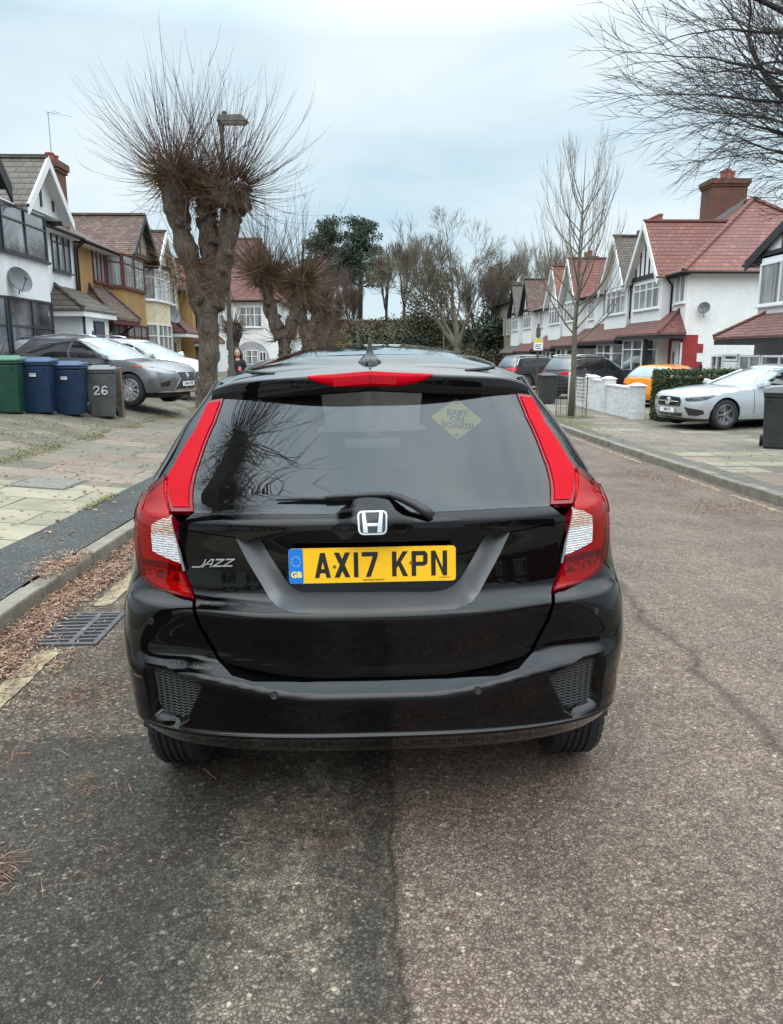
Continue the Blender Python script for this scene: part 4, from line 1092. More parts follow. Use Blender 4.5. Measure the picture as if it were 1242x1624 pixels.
# --- grey crossover on the left forecourt
GREYP = paint('grey_metallic', (.17, .175, .19), rough=.35, metal=.65)
d = dict(L=4.63, hw=.92, H=1.645, R=.37, axr=.96, axf=3.62, paint=GREYP, sill=.28, Df=.75, Dr=.5, spokes=10, rimc=(.5, .5, .52), mirror=(3.02, 1.05), handles=[(1.75, .98), (2.65, .96)],
    rear=[(.25, .14), (.5, .02), (.8, .0), (1.0, .06), (1.15, .12)], front=[(.25, .12), (.4, .02), (.6, .0), (.8, .05), (.9, .14), (1.0, .35), (1.1, .9), (1.2, 1.3)],
    top=[(0, 1.10), (.3, 1.13), (1.5, 1.10), (2.9, 1.06), (3.4, 1.05), (3.9, .99), (4.3, .90), (4.63, .74)],
    seams=[[(2.0, 1.06), (2.0, .35)], [(3.05, 1.05), (3.0, .35)]],
    gh=dict(z=(1.0, 1.55), front=[(1.0, 3.52), (1.2, 3.12), (1.4, 2.72), (1.55, 2.36)], rear=[(1.0, .10), (1.2, .20), (1.4, .42), (1.55, .62)], W=[(1.0, .85), (1.2, .80), (1.4, .70), (1.55, .60)], crown=.095,
        win=[[(.80, 1.22), (1.25, 1.40), (1.95, 1.475), (1.97, 1.11), (1.2, 1.12)], [(2.03, 1.475), (2.35, 1.44), (2.75, 1.27), (2.98, 1.09), (2.03, 1.11)]],
        trim=[(.76, 1.22), (1.2, 1.42), (1.95, 1.50), (2.4, 1.455), (2.8, 1.28), (3.05, 1.08)]))
loc = Vector((-6.66, 19.6, 0)); loc.z = ground_z(-6.2, 19.3)+.01
lx, sh_, G_, fp = make_car('dark silver crossover parked nose-out behind the row of wheelie bins', loc, math.radians(-17), d)
fp('headlamp', [(.88, .90), (.80, .86), (.62, .80), (.45, .755), (.50, .735), (.70, .745), (.86, .80)], HEADL)
fp('indicator', [(.905, .93), (.895, .90), (.84, .875), (.80, .875), (.86, .92)], simple('amber', (.5, .08, .03), .2, coat=1))
fp('grille_frame', [(0, .78), (.42, .78), (.36, .70), (.30, .62), (.40, .50), (.50, .36), (0, .36)], CHROME, .006)
fp('grille', [(0, .765), (.39, .765), (.335, .70), (.275, .62), (.375, .50), (.465, .375), (0, .375)], VM, .010)
fp('fog_recess', [(.60, .60), (.80, .52), (.78, .44), (.64, .46)], BLKG)
fp('front_lip', [(0, .345), (.72, .345), (.78, .32), (0, .31)], CHROME, .012)
plate_on(lx, sh_, .50, 'LN68 WEJ')
mb = MB(); p = sh_.pos(.0001, .70, .02, 'F')
mb.tube([(p.x, .055*math.cos(2*PI*i/20), .70+.042*math.sin(2*PI*i/20)) for i in range(21)], .007, 6); mb.tube([(p.x, .03, .725), (p.x, -.015, .68), (p.x, .03, .68)], .007, 6)
mb.build('grille_emblem', CHROME, lx, smooth=True)
fp('tail_lamp', [(.55, .98), (.84, 1.0), (.90, 1.02), (.90, .97), (.84, .92), (.55, .93)], L_RED, .02, 'R')
mb = MB()
for s in (1, -1): mb.tube([(-1.7, s*.60, 1.56), (-1.4, s*.62, 1.60), (-.6, s*.63, 1.65), (.1, s*.61, 1.62), (.3, s*.6, 1.585)], .016, 6)
mb.build('roof_rail', CHROME, lx, smooth=True)
mb = MB(); mb.hexa([(-2.08, -.52, 1.52), (-1.7, -.5, 1.55), (-1.7, .5, 1.55), (-2.08, .52, 1.52), (-2.06, -.5, 1.57), (-1.7, -.5, 1.60), (-1.7, .5, 1.60), (-2.06, .5, 1.57)]); mb.build('roof_spoiler', GREYP, lx, bevel=.01)
# --- white people carrier behind it
WHITEP = paint('white_car_paint', (.72, .74, .75), rough=.3)
d2 = dict(L=4.4, hw=.90, H=1.62, R=.33, axr=.85, axf=3.52, paint=WHITEP, sill=.26, Df=.7, Dr=.45, spokes=7, mirror=(3.1, 1.08), handles=[(1.7, 1.0), (2.7, .98)],
    rear=[(.25, .1), (.6, 0), (1.0, .04), (1.15, .08)], front=[(.25, .1), (.5, .0), (.7, .04), (.85, .15), (1.0, .5), (1.1, .9), (1.2, 1.2)],
    top=[(0, 1.06), (1.5, 1.08), (2.9, 1.06), (3.5, 1.03), (4.0, .93), (4.4, .72)],
    gh=dict(z=(1.0, 1.54), front=[(1.0, 3.7), (1.2, 3.25), (1.4, 2.8), (1.54, 2.42)], rear=[(1.0, .06), (1.2, .14), (1.4, .26), (1.54, .40)], W=[(1.0, .84), (1.2, .79), (1.4, .71), (1.54, .62)], crown=.085,
        win=[[(.5, 1.12), (.62, 1.42), (1.5, 1.47), (1.5, 1.10)], [(1.56, 1.10), (1.56, 1.47), (2.35, 1.45), (2.5, 1.39), (2.5, 1.09)], [(2.56, 1.09), (2.56, 1.36), (3.05, 1.09)]]))
loc = Vector((-7.2, 24.4, 0)); loc.z = ground_z(-6.6, 24)+.02
wc, sh_, G_, fp = make_car('white people carrier parked beyond the dark silver crossover', loc, math.radians(-16), d2)
fp('headlamp', [(.85, .92), (.70, .84), (.50, .74), (.55, .70), (.80, .74)], HEADL); fp('grille', [(0, .62), (.45, .64), (.42, .52), (0, .50)], BLKG); plate_on(wc, sh_, .45, '')
# --- silver saloon on the right
SILV = paint('silver_metallic', (.52, .56, .60), rough=.38, metal=.5)
d3 = dict(L=4.92, hw=.925, H=1.46, R=.335, axr=1.12, axf=4.06, paint=SILV, sill=.22, Df=.78, Dr=.7, n=3.0, spokes=5, rimc=(.30, .30, .31), mirror=(3.12, .93), handles=[(2.0, .86), (2.95, .84)], mirrorpaint=SILV,
    rear=[(.22, .14), (.5, .0), (.8, .03), (.95, .12)], front=[(.2, .10), (.35, .02), (.5, .0), (.70, .03), (.8, .10), (.86, .4), (.95, 1.1)],
    top=[(0, .93), (.3, .97), (.9, .98), (2.0, .96), (3.0, .93), (3.6, .93), (4.2, .89), (4.6, .84), (4.8, .79), (4.92, .72)],
    seams=[[(2.25, .95), (2.25, .35)], [(3.35, .92), (3.3, .35)]],
    gh=dict(z=(.86, 1.37), front=[(.86, 3.72), (1.0, 3.42), (1.2, 2.92), (1.37, 2.45)], rear=[(.86, .55), (1.0, .8), (1.2, 1.12), (1.37, 1.5)], W=[(.86, .86), (1.0, .80), (1.2, .70), (1.37, .58)], crown=.075, Df=.55, Dr=.5,
        win=[[(1.3, 1.02), (1.62, 1.22), (2.2, 1.31), (2.2, .98)], [(2.26, .98), (2.26, 1.315), (2.5, 1.29), (2.9, 1.14), (3.2, .96)]],
        trim=[(1.25, 1.0), (1.6, 1.24), (2.2, 1.335), (2.55, 1.30), (2.95, 1.15), (3.3, .95)]))
loc = Vector((9.2, 18.55, 0)); loc.z = ground_z(8.6, 18.6)+.01
mc, sh_, G_, fp = make_car('silver saloon parked nose to the street beside the green hedge', loc, math.radians(180+15), d3)
fp('headlamp', [(.90, .77), (.84, .775), (.60, .735), (.50, .69), (.54, .635), (.72, .63), (.86, .67)], simple('headlamp_dark', (.06, .065, .07), .08, coat=1))
fp('headlamp_brow', [(.88, .765), (.78, .755), (.56, .715), (.56, .700), (.80, .735), (.88, .75)], HEADL, .012)
fp('grille_frame', [(0, .735), (.36, .725), (.44, .62), (.40, .50), (0, .49)], CHROME, .006)
fp('grille', [(0, .718), (.345, .708), (.42, .62), (.385, .515), (0, .505)], BLKG, .010)
fp('air_intake', [(.52, .50), (.84, .44), (.84, .36), (.74, .31), (.60, .32)], BLKG); fp('lower_grille', [(0, .36), (.46, .36), (.42, .28), (0, .27)], BLKG)
fp('front_lip', [(0, .245), (.80, .245), (.84, .215), (0, .205)], BLKG, .012)
plate_on(mc, sh_, .415, 'MR73')
mb = MB(); p = sh_.pos(.0001, .612, .03, 'F')
mb.tube([(p.x, .078*math.cos(2*PI*i/24), .612+.078*math.sin(2*PI*i/24)) for i in range(25)], .008, 6)
for k in range(3):
    t = PI/2+2*PI*k/3; mb.tube([(p.x, 0, .612), (p.x, .075*math.cos(t), .612+.075*math.sin(t))], [.011, .004], 6)
mb.build('grille_emblem', CHROME, mc, smooth=True)
mb = MB(); 
for yy in (.14, .36): mb.tube([(p.x-.012, yy*.4, .612), (p.x-.015-.05*(yy-.14), yy, .612)], .012, 6); mb.tube([(p.x-.012, -yy*.4, .612), (p.x-.015-.05*(yy-.14), -yy, .612)], .012, 6)
mb.build('grille_bar', CHROME, mc)
# --- dark off-roader, orange hatch and another dark car on the right
NAVYP = paint('dark_suv_paint', (.014, .015, .018), rough=.3)
d4 = dict(L=4.7, hw=.90, H=1.68, R=.36, axr=.95, axf=3.62, paint=NAVYP, sill=.30, Df=.65, Dr=.45, spokes=6, rimc=(.4, .4, .42), mirror=(3.1, 1.12), handles=[(1.8, 1.02), (2.7, 1.0)], mirrorpaint=NAVYP,
    rear=[(.25, .12), (.5, .0), (.8, .01), (1.1, .10)], front=[(.25, .1), (.5, .0), (.8, .03), (.95, .12), (1.05, .6), (1.15, 1.1)],
    top=[(0, 1.10), (.5, 1.12), (2.9, 1.08), (3.5, 1.07), (4.2, 1.0), (4.7, .84)],
    gh=dict(z=(1.02, 1.60), front=[(1.02, 3.45), (1.2, 3.12), (1.4, 2.8), (1.6, 2.42)], rear=[(1.02, .10), (1.2, .18), (1.4, .30), (1.6, .46)], W=[(1.02, .84), (1.2, .79), (1.4, .71), (1.6, .61)], crown=.08,
        win=[[(.5, 1.15), (.68, 1.45), (1.2, 1.50), (1.25, 1.14)], [(1.31, 1.14), (1.27, 1.51), (2.05, 1.52), (2.05, 1.12)], [(2.11, 1.12), (2.11, 1.52), (2.4, 1.5), (2.95, 1.12)]],
        trim=[(.45, 1.13), (.64, 1.47), (1.2, 1.53), (2.4, 1.53)], rz=(1.12, 1.50)))
loc = Vector((9.0, 31.6, 0)); loc.z = ground_z(8.3, 31)+.0
sv, sh_, G_, fp = make_car('black off-roader with red tail lamp, parked behind the white lattice fence', loc, math.radians(28), d4)
fp('tail_lamp', [(.42, 1.0), (.80, 1.06), (.895, 1.04), (.89, .93), (.80, .90), (.42, .95)], L_REDB, .012, 'R'); plate_on(sv, sh_, .80, 'FX65 LGE', 'R', True)
fp('rear_bumper_trim', [(0, .55), (.8, .55), (.85, .35), (0, .33)], BLKPL, .01, 'R')
mb = MB()
for s in (1, -1): mb.tube([(-1.75, s*.62, 1.62), (-1.5, s*.64, 1.67), (.1, s*.64, 1.66), (.3, s*.62, 1.62)], .016, 6)
mb.build('roof_rail', CHROME, sv, smooth=True)
ORNG = paint('orange_paint', (.78, .25, .006), rough=.35)
d5 = dict(L=3.75, hw=.82, H=1.42, R=.29, axr=.72, axf=3.1, paint=ORNG, sill=.24, Df=.6, Dr=.35, spokes=6, mirror=(2.45, .95), handles=[(1.6, .86)], rglass=SGLASS, mirrorpaint=ORNG,
    rear=[(.25, .08), (.5, .0), (.8, .03), (.98, .06)], front=[(.25, .08), (.5, .0), (.7, .05), (.85, .5), (.95, .9)],
    top=[(0, .96), (1.0, .95), (2.4, .92), (3.2, .84), (3.75, .66)],
    gh=dict(z=(.88, 1.35), front=[(.88, 2.95), (1.1, 2.55), (1.35, 2.1)], rear=[(.88, .06), (1.0, .12), (1.2, .34), (1.35, .55)], W=[(.88, .78), (1.1, .72), (1.35, .58)], crown=.07,
        win=[[(.62, 1.0), (.82, 1.24), (1.15, 1.27), (1.15, .98)], [(1.21, .98), (1.21, 1.275), (2.0, 1.26), (2.4, .98)]], rz=(1.0, 1.31), ra=.82))
loc = Vector((10.1, 26.3, 0)); loc.z = ground_z(9.2, 26)-.05
oc, sh_, G_, fp = make_car('small orange hatchback parked behind the white garden wall', loc, math.radians(38), d5)
fp('tail_lamp', [(.60, .80), (.78, .82), (.81, .80), (.81, .62), (.60, .60)], L_RED, .012, 'R'); fp('reversing_lens', [(.61, .645), (.80, .655), (.80, .625), (.61, .61)], simple('pale_lens', (.6, .5, .5), .2, coat=1), .016, 'R')
d6 = dict(d4); d6['paint'] = paint('dark_grey_paint', (.03, .032, .036), rough=.3)
loc = Vector((8.4, 39.0, 0)); loc.z = ground_z(8, 31)
tv, sh_, G_, fp = make_car('dark grey car half hidden behind the black off-roader', loc, math.radians(20), d6)
fp('tail_lamp', [(.42, 1.0), (.80, 1.06), (.895, 1.04), (.89, .93), (.80, .90), (.42, .95)], L_RED, .012, 'R')
# ================================================ houses
def wallmat(name, col, scale=70, bmp=.25, var=.08, stain=.25, pattern=None, mort=(.3, .29, .27)):
    if name in MAT: return MAT[name]
    m, nt, b = newmat(name); c = nd(nt, 'ShaderNodeTexCoord'); P = c.outputs['Object']
    col_ = ramp(nt, noise_n(nt, 1.1, 7, .65, vec=P), [(.3, tuple(x*(1-stain) for x in col)), (.6, col), (.8, tuple(min(1, x*(1+var)) for x in col))])
    # dirt runs down from sills and eaves
    col_ = mixc(nt, .12 if min(col) > .6 else .35, col_, ramp(nt, noise_n(nt, 2.2, 5, .65, vec=P, sc=(2.2, 2.2, .15)), [(.35, (.62, .60, .55)), (.6, (1, 1, 1))]), 'MULTIPLY')
    h = noise_n(nt, scale, 4, .6, vec=P)
    if pattern:
        sp = nd(nt, 'ShaderNodeSeparateXYZ'); lk(nt, P, sp.inputs[0]); cb = nd(nt, 'ShaderNodeCombineXYZ')
        lk(nt, mth(nt, 'ADD', sp.outputs['X'], sp.outputs['Y']), cb.inputs[0]); lk(nt, sp.outputs['Z'], cb.inputs[1])
        br = nd(nt, 'ShaderNodeTexBrick'); br.inputs['Scale'].default_value = 1; br.inputs['Brick Width'].default_value = pattern[0]; br.inputs['Row Height'].default_value = pattern[1]; br.inputs['Mortar Size'].default_value = pattern[2]
        br.inputs['Color1'].default_value = (.82, .82, .82, 1); br.inputs['Color2'].default_value = (1.1, 1.1, 1.1, 1); br.inputs['Mortar'].default_value = (*mort, 1)
        lk(nt, cb.outputs[0], br.inputs['Vector']); col_ = mixc(nt, .8, col_, br.outputs['Color'], 'MULTIPLY'); h = mth(nt, 'SUBTRACT', mth(nt, 'MULTIPLY', h, .4), br.outputs['Fac'])
    lk(nt, mixc(nt, .25, col_, ramp(nt, h, [(.3, (.75,)*3), (.7, (1.15,)*3)]), 'MULTIPLY') if not pattern else col_, b.inputs['Base Color']); setp(b, Roughness=.85)
    bump(nt, b, h, bmp, .012); MAT[name] = m; return m
def tilemat(name, cols, w=.26, hgt=.17, moss=.3):
    if name in MAT: return MAT[name]
    m, nt, b = newmat(name); c = nd(nt, 'ShaderNodeTexCoord'); P = c.outputs['Object']
    sp = nd(nt, 'ShaderNodeSeparateXYZ'); lk(nt, P, sp.inputs[0]); cb = nd(nt, 'ShaderNodeCombineXYZ')
    ge = nd(nt, 'ShaderNodeNewGeometry'); sn = nd(nt, 'ShaderNodeSeparateXYZ'); lk(nt, ge.outputs['Normal'], sn.inputs[0])
    side = mth(nt, 'GREATER_THAN', mth(nt, 'ABSOLUTE', sn.outputs['X']), mth(nt, 'ABSOLUTE', sn.outputs['Y']))   # slope falls along x -> run along y
    run = mth(nt, 'ADD', mth(nt, 'MULTIPLY', sp.outputs['Y'], side), mth(nt, 'MULTIPLY', sp.outputs['X'], mth(nt, 'SUBTRACT', 1.0, side)))
    lk(nt, run, cb.inputs[0]); lk(nt, sp.outputs['Z'], cb.inputs[1])
    br = nd(nt, 'ShaderNodeTexBrick'); br.inputs['Scale'].default_value = 1; br.inputs['Brick Width'].default_value = w; br.inputs['Row Height'].default_value = hgt; br.inputs['Mortar Size'].default_value = .012; br.inputs['Mortar Smooth'].default_value = .6
    br.inputs['Color1'].default_value = (0, 0, 0, 1); br.inputs['Color2'].default_value = (1, 1, 1, 1); br.inputs['Mortar'].default_value = (.5, .5, .5, 1)
    lk(nt, cb.outputs[0], br.inputs['Vector'])
    col = ramp(nt, br.outputs['Color'], cols)
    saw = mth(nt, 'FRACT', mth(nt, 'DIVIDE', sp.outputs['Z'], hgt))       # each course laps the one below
    col = mixc(nt, 1.0, col, ramp(nt, saw, [(.0, (.16, .16, .16)), (.20, (.9, .9, .9)), (.9, (1.1, 1.1, 1.1))]), 'MULTIPLY')  # shadow line along each course painted into the colour
    col = mixc(nt, br.outputs['Fac'], col, mixc(nt, 1.0, col, (.5, .5, .5), 'MULTIPLY'))
    g = ramp(nt, noise_n(nt, 1.3, 7, .7, vec=P), [(.5, (0, 0, 0)), (.7, (1, 1, 1))])
    col = mixc(nt, mth(nt, 'MULTIPLY', g, moss), col, (.09, .085, .055))
    col = mixc(nt, .7, col, ramp(nt, noise_n(nt, .7, 6, .6, vec=P), [(.3, (.8,)*3), (.7, (1.15,)*3)]), 'MULTIPLY')
    lk(nt, col, b.inputs['Base Color']); setp(b, Roughness=.75)
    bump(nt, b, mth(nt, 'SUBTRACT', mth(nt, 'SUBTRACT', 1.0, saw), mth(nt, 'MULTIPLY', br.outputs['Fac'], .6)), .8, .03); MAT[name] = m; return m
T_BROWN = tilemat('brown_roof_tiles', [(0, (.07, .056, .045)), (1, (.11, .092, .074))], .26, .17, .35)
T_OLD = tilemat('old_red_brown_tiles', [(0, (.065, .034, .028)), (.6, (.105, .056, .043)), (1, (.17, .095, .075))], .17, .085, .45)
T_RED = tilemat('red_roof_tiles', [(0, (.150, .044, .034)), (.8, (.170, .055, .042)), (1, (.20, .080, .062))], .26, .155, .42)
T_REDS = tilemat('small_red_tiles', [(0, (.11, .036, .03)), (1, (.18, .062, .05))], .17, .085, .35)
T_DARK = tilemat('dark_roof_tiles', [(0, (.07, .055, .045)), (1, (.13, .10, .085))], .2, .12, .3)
M_WHITE = wallmat('white_render', (.74, .75, .76), stain=.10)
M_WHITER = wallmat('white_roughcast', (.74, .75, .75), 14, 1.0, stain=.08)
M_WBRICK = wallmat('white_painted_brick', (.72, .73, .73), 60, .4, stain=.2, pattern=(.22, .075, .006), mort=(.80, .79, .78))
M_BROWN = wallmat('ochre_pebbledash', (.37, .215, .085), 45, .9, stain=.2)
M_CREAM = wallmat('cream_render', (.66, .58, .40), stain=.12)
M_YEL = wallmat('yellow_brown_render', (.42, .27, .10), stain=.15)
M_BRICK = wallmat('brown_brick', (.15, .068, .045), 60, .5, stain=.3, pattern=(.22, .075, .012), mort=(.8, .75, .7))
M_REDB = wallmat('red_painted_brick', (.30, .035, .04), 60, .4, stain=.2, pattern=(.22, .075, .008), mort=(.7, .6, .6))
F_WHITE = simple('white_upvc', (.74, .75, .76), .3, var=.03)
F_ANTH = simple('anthracite_frame', (.032, .038, .045), .4, var=.05)
F_RED = simple('dark_red_frame', (.11, .02, .022), .45, var=.1)
F_BLACK = simple('black_timber', (.012, .012, .013), .55)
F_WPAINT = simple('white_timber', (.70, .70, .69), .5, var=.06)
LEADM = simple('lead_flashing', (.16, .17, .18), .5)
POT = simple('terracotta', (.26, .085, .055), .8)
WOODG = simple('weathered_wood', (.13, .105, .08), .85, bmp=.4, bs=40, var=.3)
def winglass(name, curtain):
    m, nt, b = newmat(name); c = nd(nt, 'ShaderNodeTexCoord'); P = c.outputs['Object']
    f = noise_n(nt, 3, 4, .6, vec=P, sc=(3, 3, .12)); 
    if curtain: col = ramp(nt, f, [(.30, (.03, .033, .036)), (.45, (.16, .17, .17)), (.6, (.34, .35, .35)), (.8, (.10, .11, .11))])
    else: col = ramp(nt, noise_n(nt, .9, 3, .5, vec=P), [(.35, (.015, .018, .02)), (.5, (.08, .085, .095)), (.7, (.22, .23, .26))])  # pale patches painted in for sky reflected by the panes
    lk(nt, col, b.inputs['Base Color']); setp(b, Roughness=(.35 if curtain else .06), Coat_Weight=1, Coat_Roughness=.015); b.inputs['Coat IOR'].default_value = 1.7
    bump(nt, b, noise_n(nt, .8, 2, vec=P), .05, .02); lk(nt, b.inputs['Normal'].links[0].from_socket, b.inputs['Coat Normal'])
    MAT[name] = m; return m
G_NET = winglass('window_net', True); G_DARK = winglass('window_dark', False)
class House:
    def __init__(s, name, label, side, Xf, group=None, cat='house'):
        s.side, s.Xf = side, Xf                       # side -1: left of the street, facing +X
        s.T = (lambda u, w, z: (Xf+w, u, z)) if side < 0 else (lambda u, w, z: (Xf-w, u, z))
        s.root = empty(name, (0, 0, 0)); tag(s.root, label, cat, group)
        s.base = None
    def mb(s): return MB(s.T)
    def build(s, mb, name, mat, parent=None, **k): return mb.build(name, mat, parent or s.root, **k)
    def window(s, p0, p1, z0, z1, nx, trans=(), fm=F_WHITE, gl=G_NET, fw=.055, sill=True, off=0, name='window'):
        """frame between two plan points (u, w), outward normal to the right of p0->p1 rotated"""
        (u0, w0), (u1, w1) = p0, p1; L = math.hypot(u1-u0, w1-w0); du, dw = (u1-u0)/L, (w1-w0)/L
        nu, nw = -dw, du
        if nw < 0 or (abs(nw) < 1e-6 and nu < 0 and False): nu, nw = -nu, -nw
        if abs(nw) < 1e-6: nu, nw = (-1, 0)
        def bx(mb, a0, a1, zz0, zz1, d0, d1):
            P = []
            for z in (zz0, zz1):
                for (a, d) in ((a0, d0), (a1, d0), (a1, d1), (a0, d1)): P.append((u0+du*a+nu*d, w0+dw*a+nw*d, z))
            mb.hexa(P)
        m = s.mb(); d0, d1 = -.02+off, .045+off
        bx(m, 0, L, z0, z0+fw, d0, d1); bx(m, 0, L, z1-fw, z1, d0, d1)
        for i in range(nx+1):
            a = L*i/nx; a0 = 0 if i == 0 else (L-fw if i == nx else a-fw*.45)
            bx(m, a0, a0+(fw if i in (0, nx) else fw*.9), z0+fw, z1-fw, d0, d1)
        for t in trans:
            zt_ = z0+(z1-z0)*t
            for i in range(nx):
                a0 = L*i/nx+(fw if i == 0 else fw*.45); a1 = L*(i+1)/nx-(fw if i == nx-1 else fw*.45)
                bx(m, a0, a1, zt_-fw*.4, zt_+fw*.4, d0, d1-.006)
        if sill: bx(m, -.04, L+.04, z0-.05, z0-.002, d0, d1+.05)
        f = s.build(m, name, fm)
        g = s.mb(); bx(g, .01, L-.01, z0+.01, z1-.01, d0, off+.012); s.build(g, 'pane', gl, f)
        return f
    def chimney(s, u, w, z0, z1, pots, su=.9, sw=.6, mat=M_BRICK, potm=POT):
        m = s.mb(); m.box(u-su/2, u+su/2, w-sw/2, w+sw/2, z0, z1-.3); m.box(u-su/2-.05, u+su/2+.05, w-sw/2-.05, w+sw/2+.05, z1-.3, z1-.2); m.box(u-su/2-.10, u+su/2+.10, w-sw/2-.10, w+sw/2+.10, z1-.2, z1)
        c = s.build(m, 'chimney', mat)
        for (pu, pw, h) in pots:
            q = s.T(u+pu, w+pw, z1); mb = MB(); mb.lathe([(.12, 0), (.115, h*.8), (.14, h*.82), (.14, h*.95), (.12, h), (.09, h), (.09, h*.5), (0, h*.5)], 14, 'z', q); s.build(mb, 'chimney_pot', potm, c, angle=30)
        return c
    def pipe(s, pts, name='downpipe', r=.035, mat=F_BLACK):
        m = s.mb(); m.tube(pts, r, 8); return s.build(m, name, mat, smooth=True)
    def gable(s, uc, hwid, zf, za, w0, depth, roofm, facem, bargem, timbers=0, timberm=F_BLACK, over=.25, band=True, barge_w=.2):
        # roof slabs
        m = s.mb(); sl = (za-zf)/hwid
        e = .10; zf2 = zf-sl*e
        for sg in (-1, 1):
            m.slab([(uc+sg*(hwid+e), w0+over, zf2), (uc, w0+over, za), (uc, w0-depth, za), (uc+sg*(hwid+e), w0-depth, zf2)][::sg], .07)
        m.box(uc-.09, uc+.09, w0-depth, w0+over-.01, za-.03, za+.05)
        r = s.build(m, 'gable_roof', roofm)
        m = s.mb(); m.prism([(uc-hwid, zf-.05), (uc+hwid, zf-.05), (uc, za-.12)], w0-.4, w0, 'y'); m.v = m.v
        g = s.build(m, 'gable_wall', facem)
        m = s.mb(); th = .05
        for sg in (-1, 1):
            a = (uc+sg*(hwid+e), zf2-.07); b_ = (uc, za-.07)
            m.add([(a[0], w0+over+.002, a[1]-barge_w), (a[0], w0+over+.002, a[1]+.09), (b_[0], w0+over+.002, b_[1]+.09), (b_[0], w0+over+.002, b_[1]-barge_w*1.1),
                   (a[0], w0+over-th, a[1]-barge_w), (a[0], w0+over-th, a[1]+.09), (b_[0], w0+over-th, b_[1]+.09), (b_[0], w0+over-th, b_[1]-barge_w*1.1)],
                  [(0, 1, 2, 3), (7, 6, 5, 4), (0, 4, 5, 1), (1, 5, 6, 2), (2, 6, 7, 3), (3, 7, 4, 0)])
            m.hexa([(a[0]-sg*.02, w0, a[1]-.02), (a[0]-sg*.02, w0+over-th, a[1]-.02), (b_[0], w0+over-th, b_[1]-.04), (b_[0], w0, b_[1]-.04), (a[0]-sg*.02, w0, a[1]+.02), (a[0]-sg*.02, w0+over-th, a[1]+.02), (b_[0], w0+over-th, b_[1]), (b_[0], w0, b_[1])])
        s.build(m, 'bargeboard', bargem, g)
        if timbers:
            for i in range(timbers):
                m = s.mb()
                u = uc+hwid*1.7*((i+.5)/timbers-.5); top = zf+(za-zf)*(1-abs(u-uc)/hwid)-.2
                if top > zf+.15: m.box(u-.05, u+.05, w0, w0+.035, zf+.1, top); s.build(m, 'timber_strip', timberm, g)
            if band: m = s.mb(); m.box(uc-hwid*.96, uc+hwid*.96, w0, w0+.05, zf-.06, zf+.12); s.build(m, 'timber_band', timberm, g)
        return r
    def bay(s, u0, u1, p, c, z0, z1, mat, name='bay_wall'):
        m = s.mb(); m.prism([(u0, -.05), (u0, 0.001), (u0+c, p), (u1-c, p), (u1, .001), (u1, -.05)], z0, z1); return s.build(m, name, mat)
    def baywin(s, u0, u1, p, c, z0, z1, n, trans, fm, gl, sill=True):
        s.window((u0+c+.02, p), (u1-c-.02, p), z0, z1, n, trans, fm, gl, sill=sill)
        if c > .15:
            s.window((u0+.03, .03*p/c), (u0+c-.01, p-.01*p/c), z0, z1, 1, trans, fm, gl, sill=sill)
            s.window((u1-c+.01, p-.01*p/c), (u1-.03, .03*p/c), z0, z1, 1, trans, fm, gl, sill=sill)
    def leanto(s, u0, u1, w1, zlo, zhi, mat, hip0=True, hip1=True, th=.07, name='porch_roof', fascia=F_WHITE, run=None):
        m = s.mb(); run = run or w1
        a = u0+(run*.8 if hip0 else 0); b_ = u1-(run*.8 if hip1 else 0)
        m.slab([(u0, w1, zlo), (u1, w1, zlo), (b_, 0, zhi), (a, 0, zhi)], th)
        if hip0: m.slab([(u0, 0, zlo), (u0, w1, zlo), (a, 0, zhi)], th)
        if hip1: m.slab([(u1, w1, zlo), (u1, 0, zlo), (b_, 0, zhi)], th)
        if hip0: m.tube([(u0, w1, zlo+.03), (a, 0, zhi+.03)], .055, 6)
        if hip1: m.tube([(u1, w1, zlo+.03), (b_, 0, zhi+.03)], .055, 6)
        r = s.build(m, name, mat)
        m = s.mb(); m.box(u0+.04, u1-.04, w1-.06, w1-.02, zlo-.22, zlo-.075); m.box(u0+.04, u0+.08, 0, w1-.06, zlo-.22, zlo-.075); m.box(u1-.08, u1-.04, 0, w1-.06, zlo-.22, zlo-.075)
        s.build(m, 'fascia', fascia, r)
        return r
    def roof(s, u0, u1, ze, zr, dep, mat, hip0=False, hip1=False, over=.35, z_fascia=F_BLACK):
        h = dep/2; k = (zr-ze)/h; m = s.mb(); zo = ze-k*over
        a = u0+(h if hip0 else 0); b_ = u1-(h if hip1 else 0); A = u0-(over if hip0 else 0); B = u1+(over if hip1 else 0)
        m.slab([(A, over, zo), (B, over, zo), (b_, -h, zr), (a, -h, zr)], .08)
        m.slab([(B, -dep-over, zo), (A, -dep-over, zo), (a, -h, zr), (b_, -h, zr)], .08)
        if hip0: m.slab([(A, -dep-over, zo), (A, over, zo), (a, -h, zr)], .08); m.tube([(A, over, zo+.03), (a, -h, zr+.05)], .09, 6); m.tube([(A, -dep-over, zo+.03), (a, -h, zr+.05)], .09, 6)
        if hip1: m.slab([(B, over, zo), (B, -dep-over, zo), (b_, -h, zr)], .08); m.tube([(B, over, zo+.03), (b_, -h, zr+.05)], .09, 6)
        m.tube([(a, -h, zr+.03), (b_, -h, zr+.03)], .09, 6)
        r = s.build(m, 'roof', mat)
        m = s.mb(); m.tube([(A, over+.05, zo-.04), (B, over+.05, zo-.04)], .055, 8)
        if hip0: m.tube([(A-.05, over+.05, zo-.04), (A-.05, -dep, zo-.04)], .055, 8)
        s.build(m, 'gutter', z_fascia, r, smooth=True)
        m = s.mb(); m.box(A+.1, B-.1, .0, over-.02, zo-.12, zo-.085); s.build(m, 'soffit', F_WPAINT if s.side < 0 else F_BLACK, r)
        return r
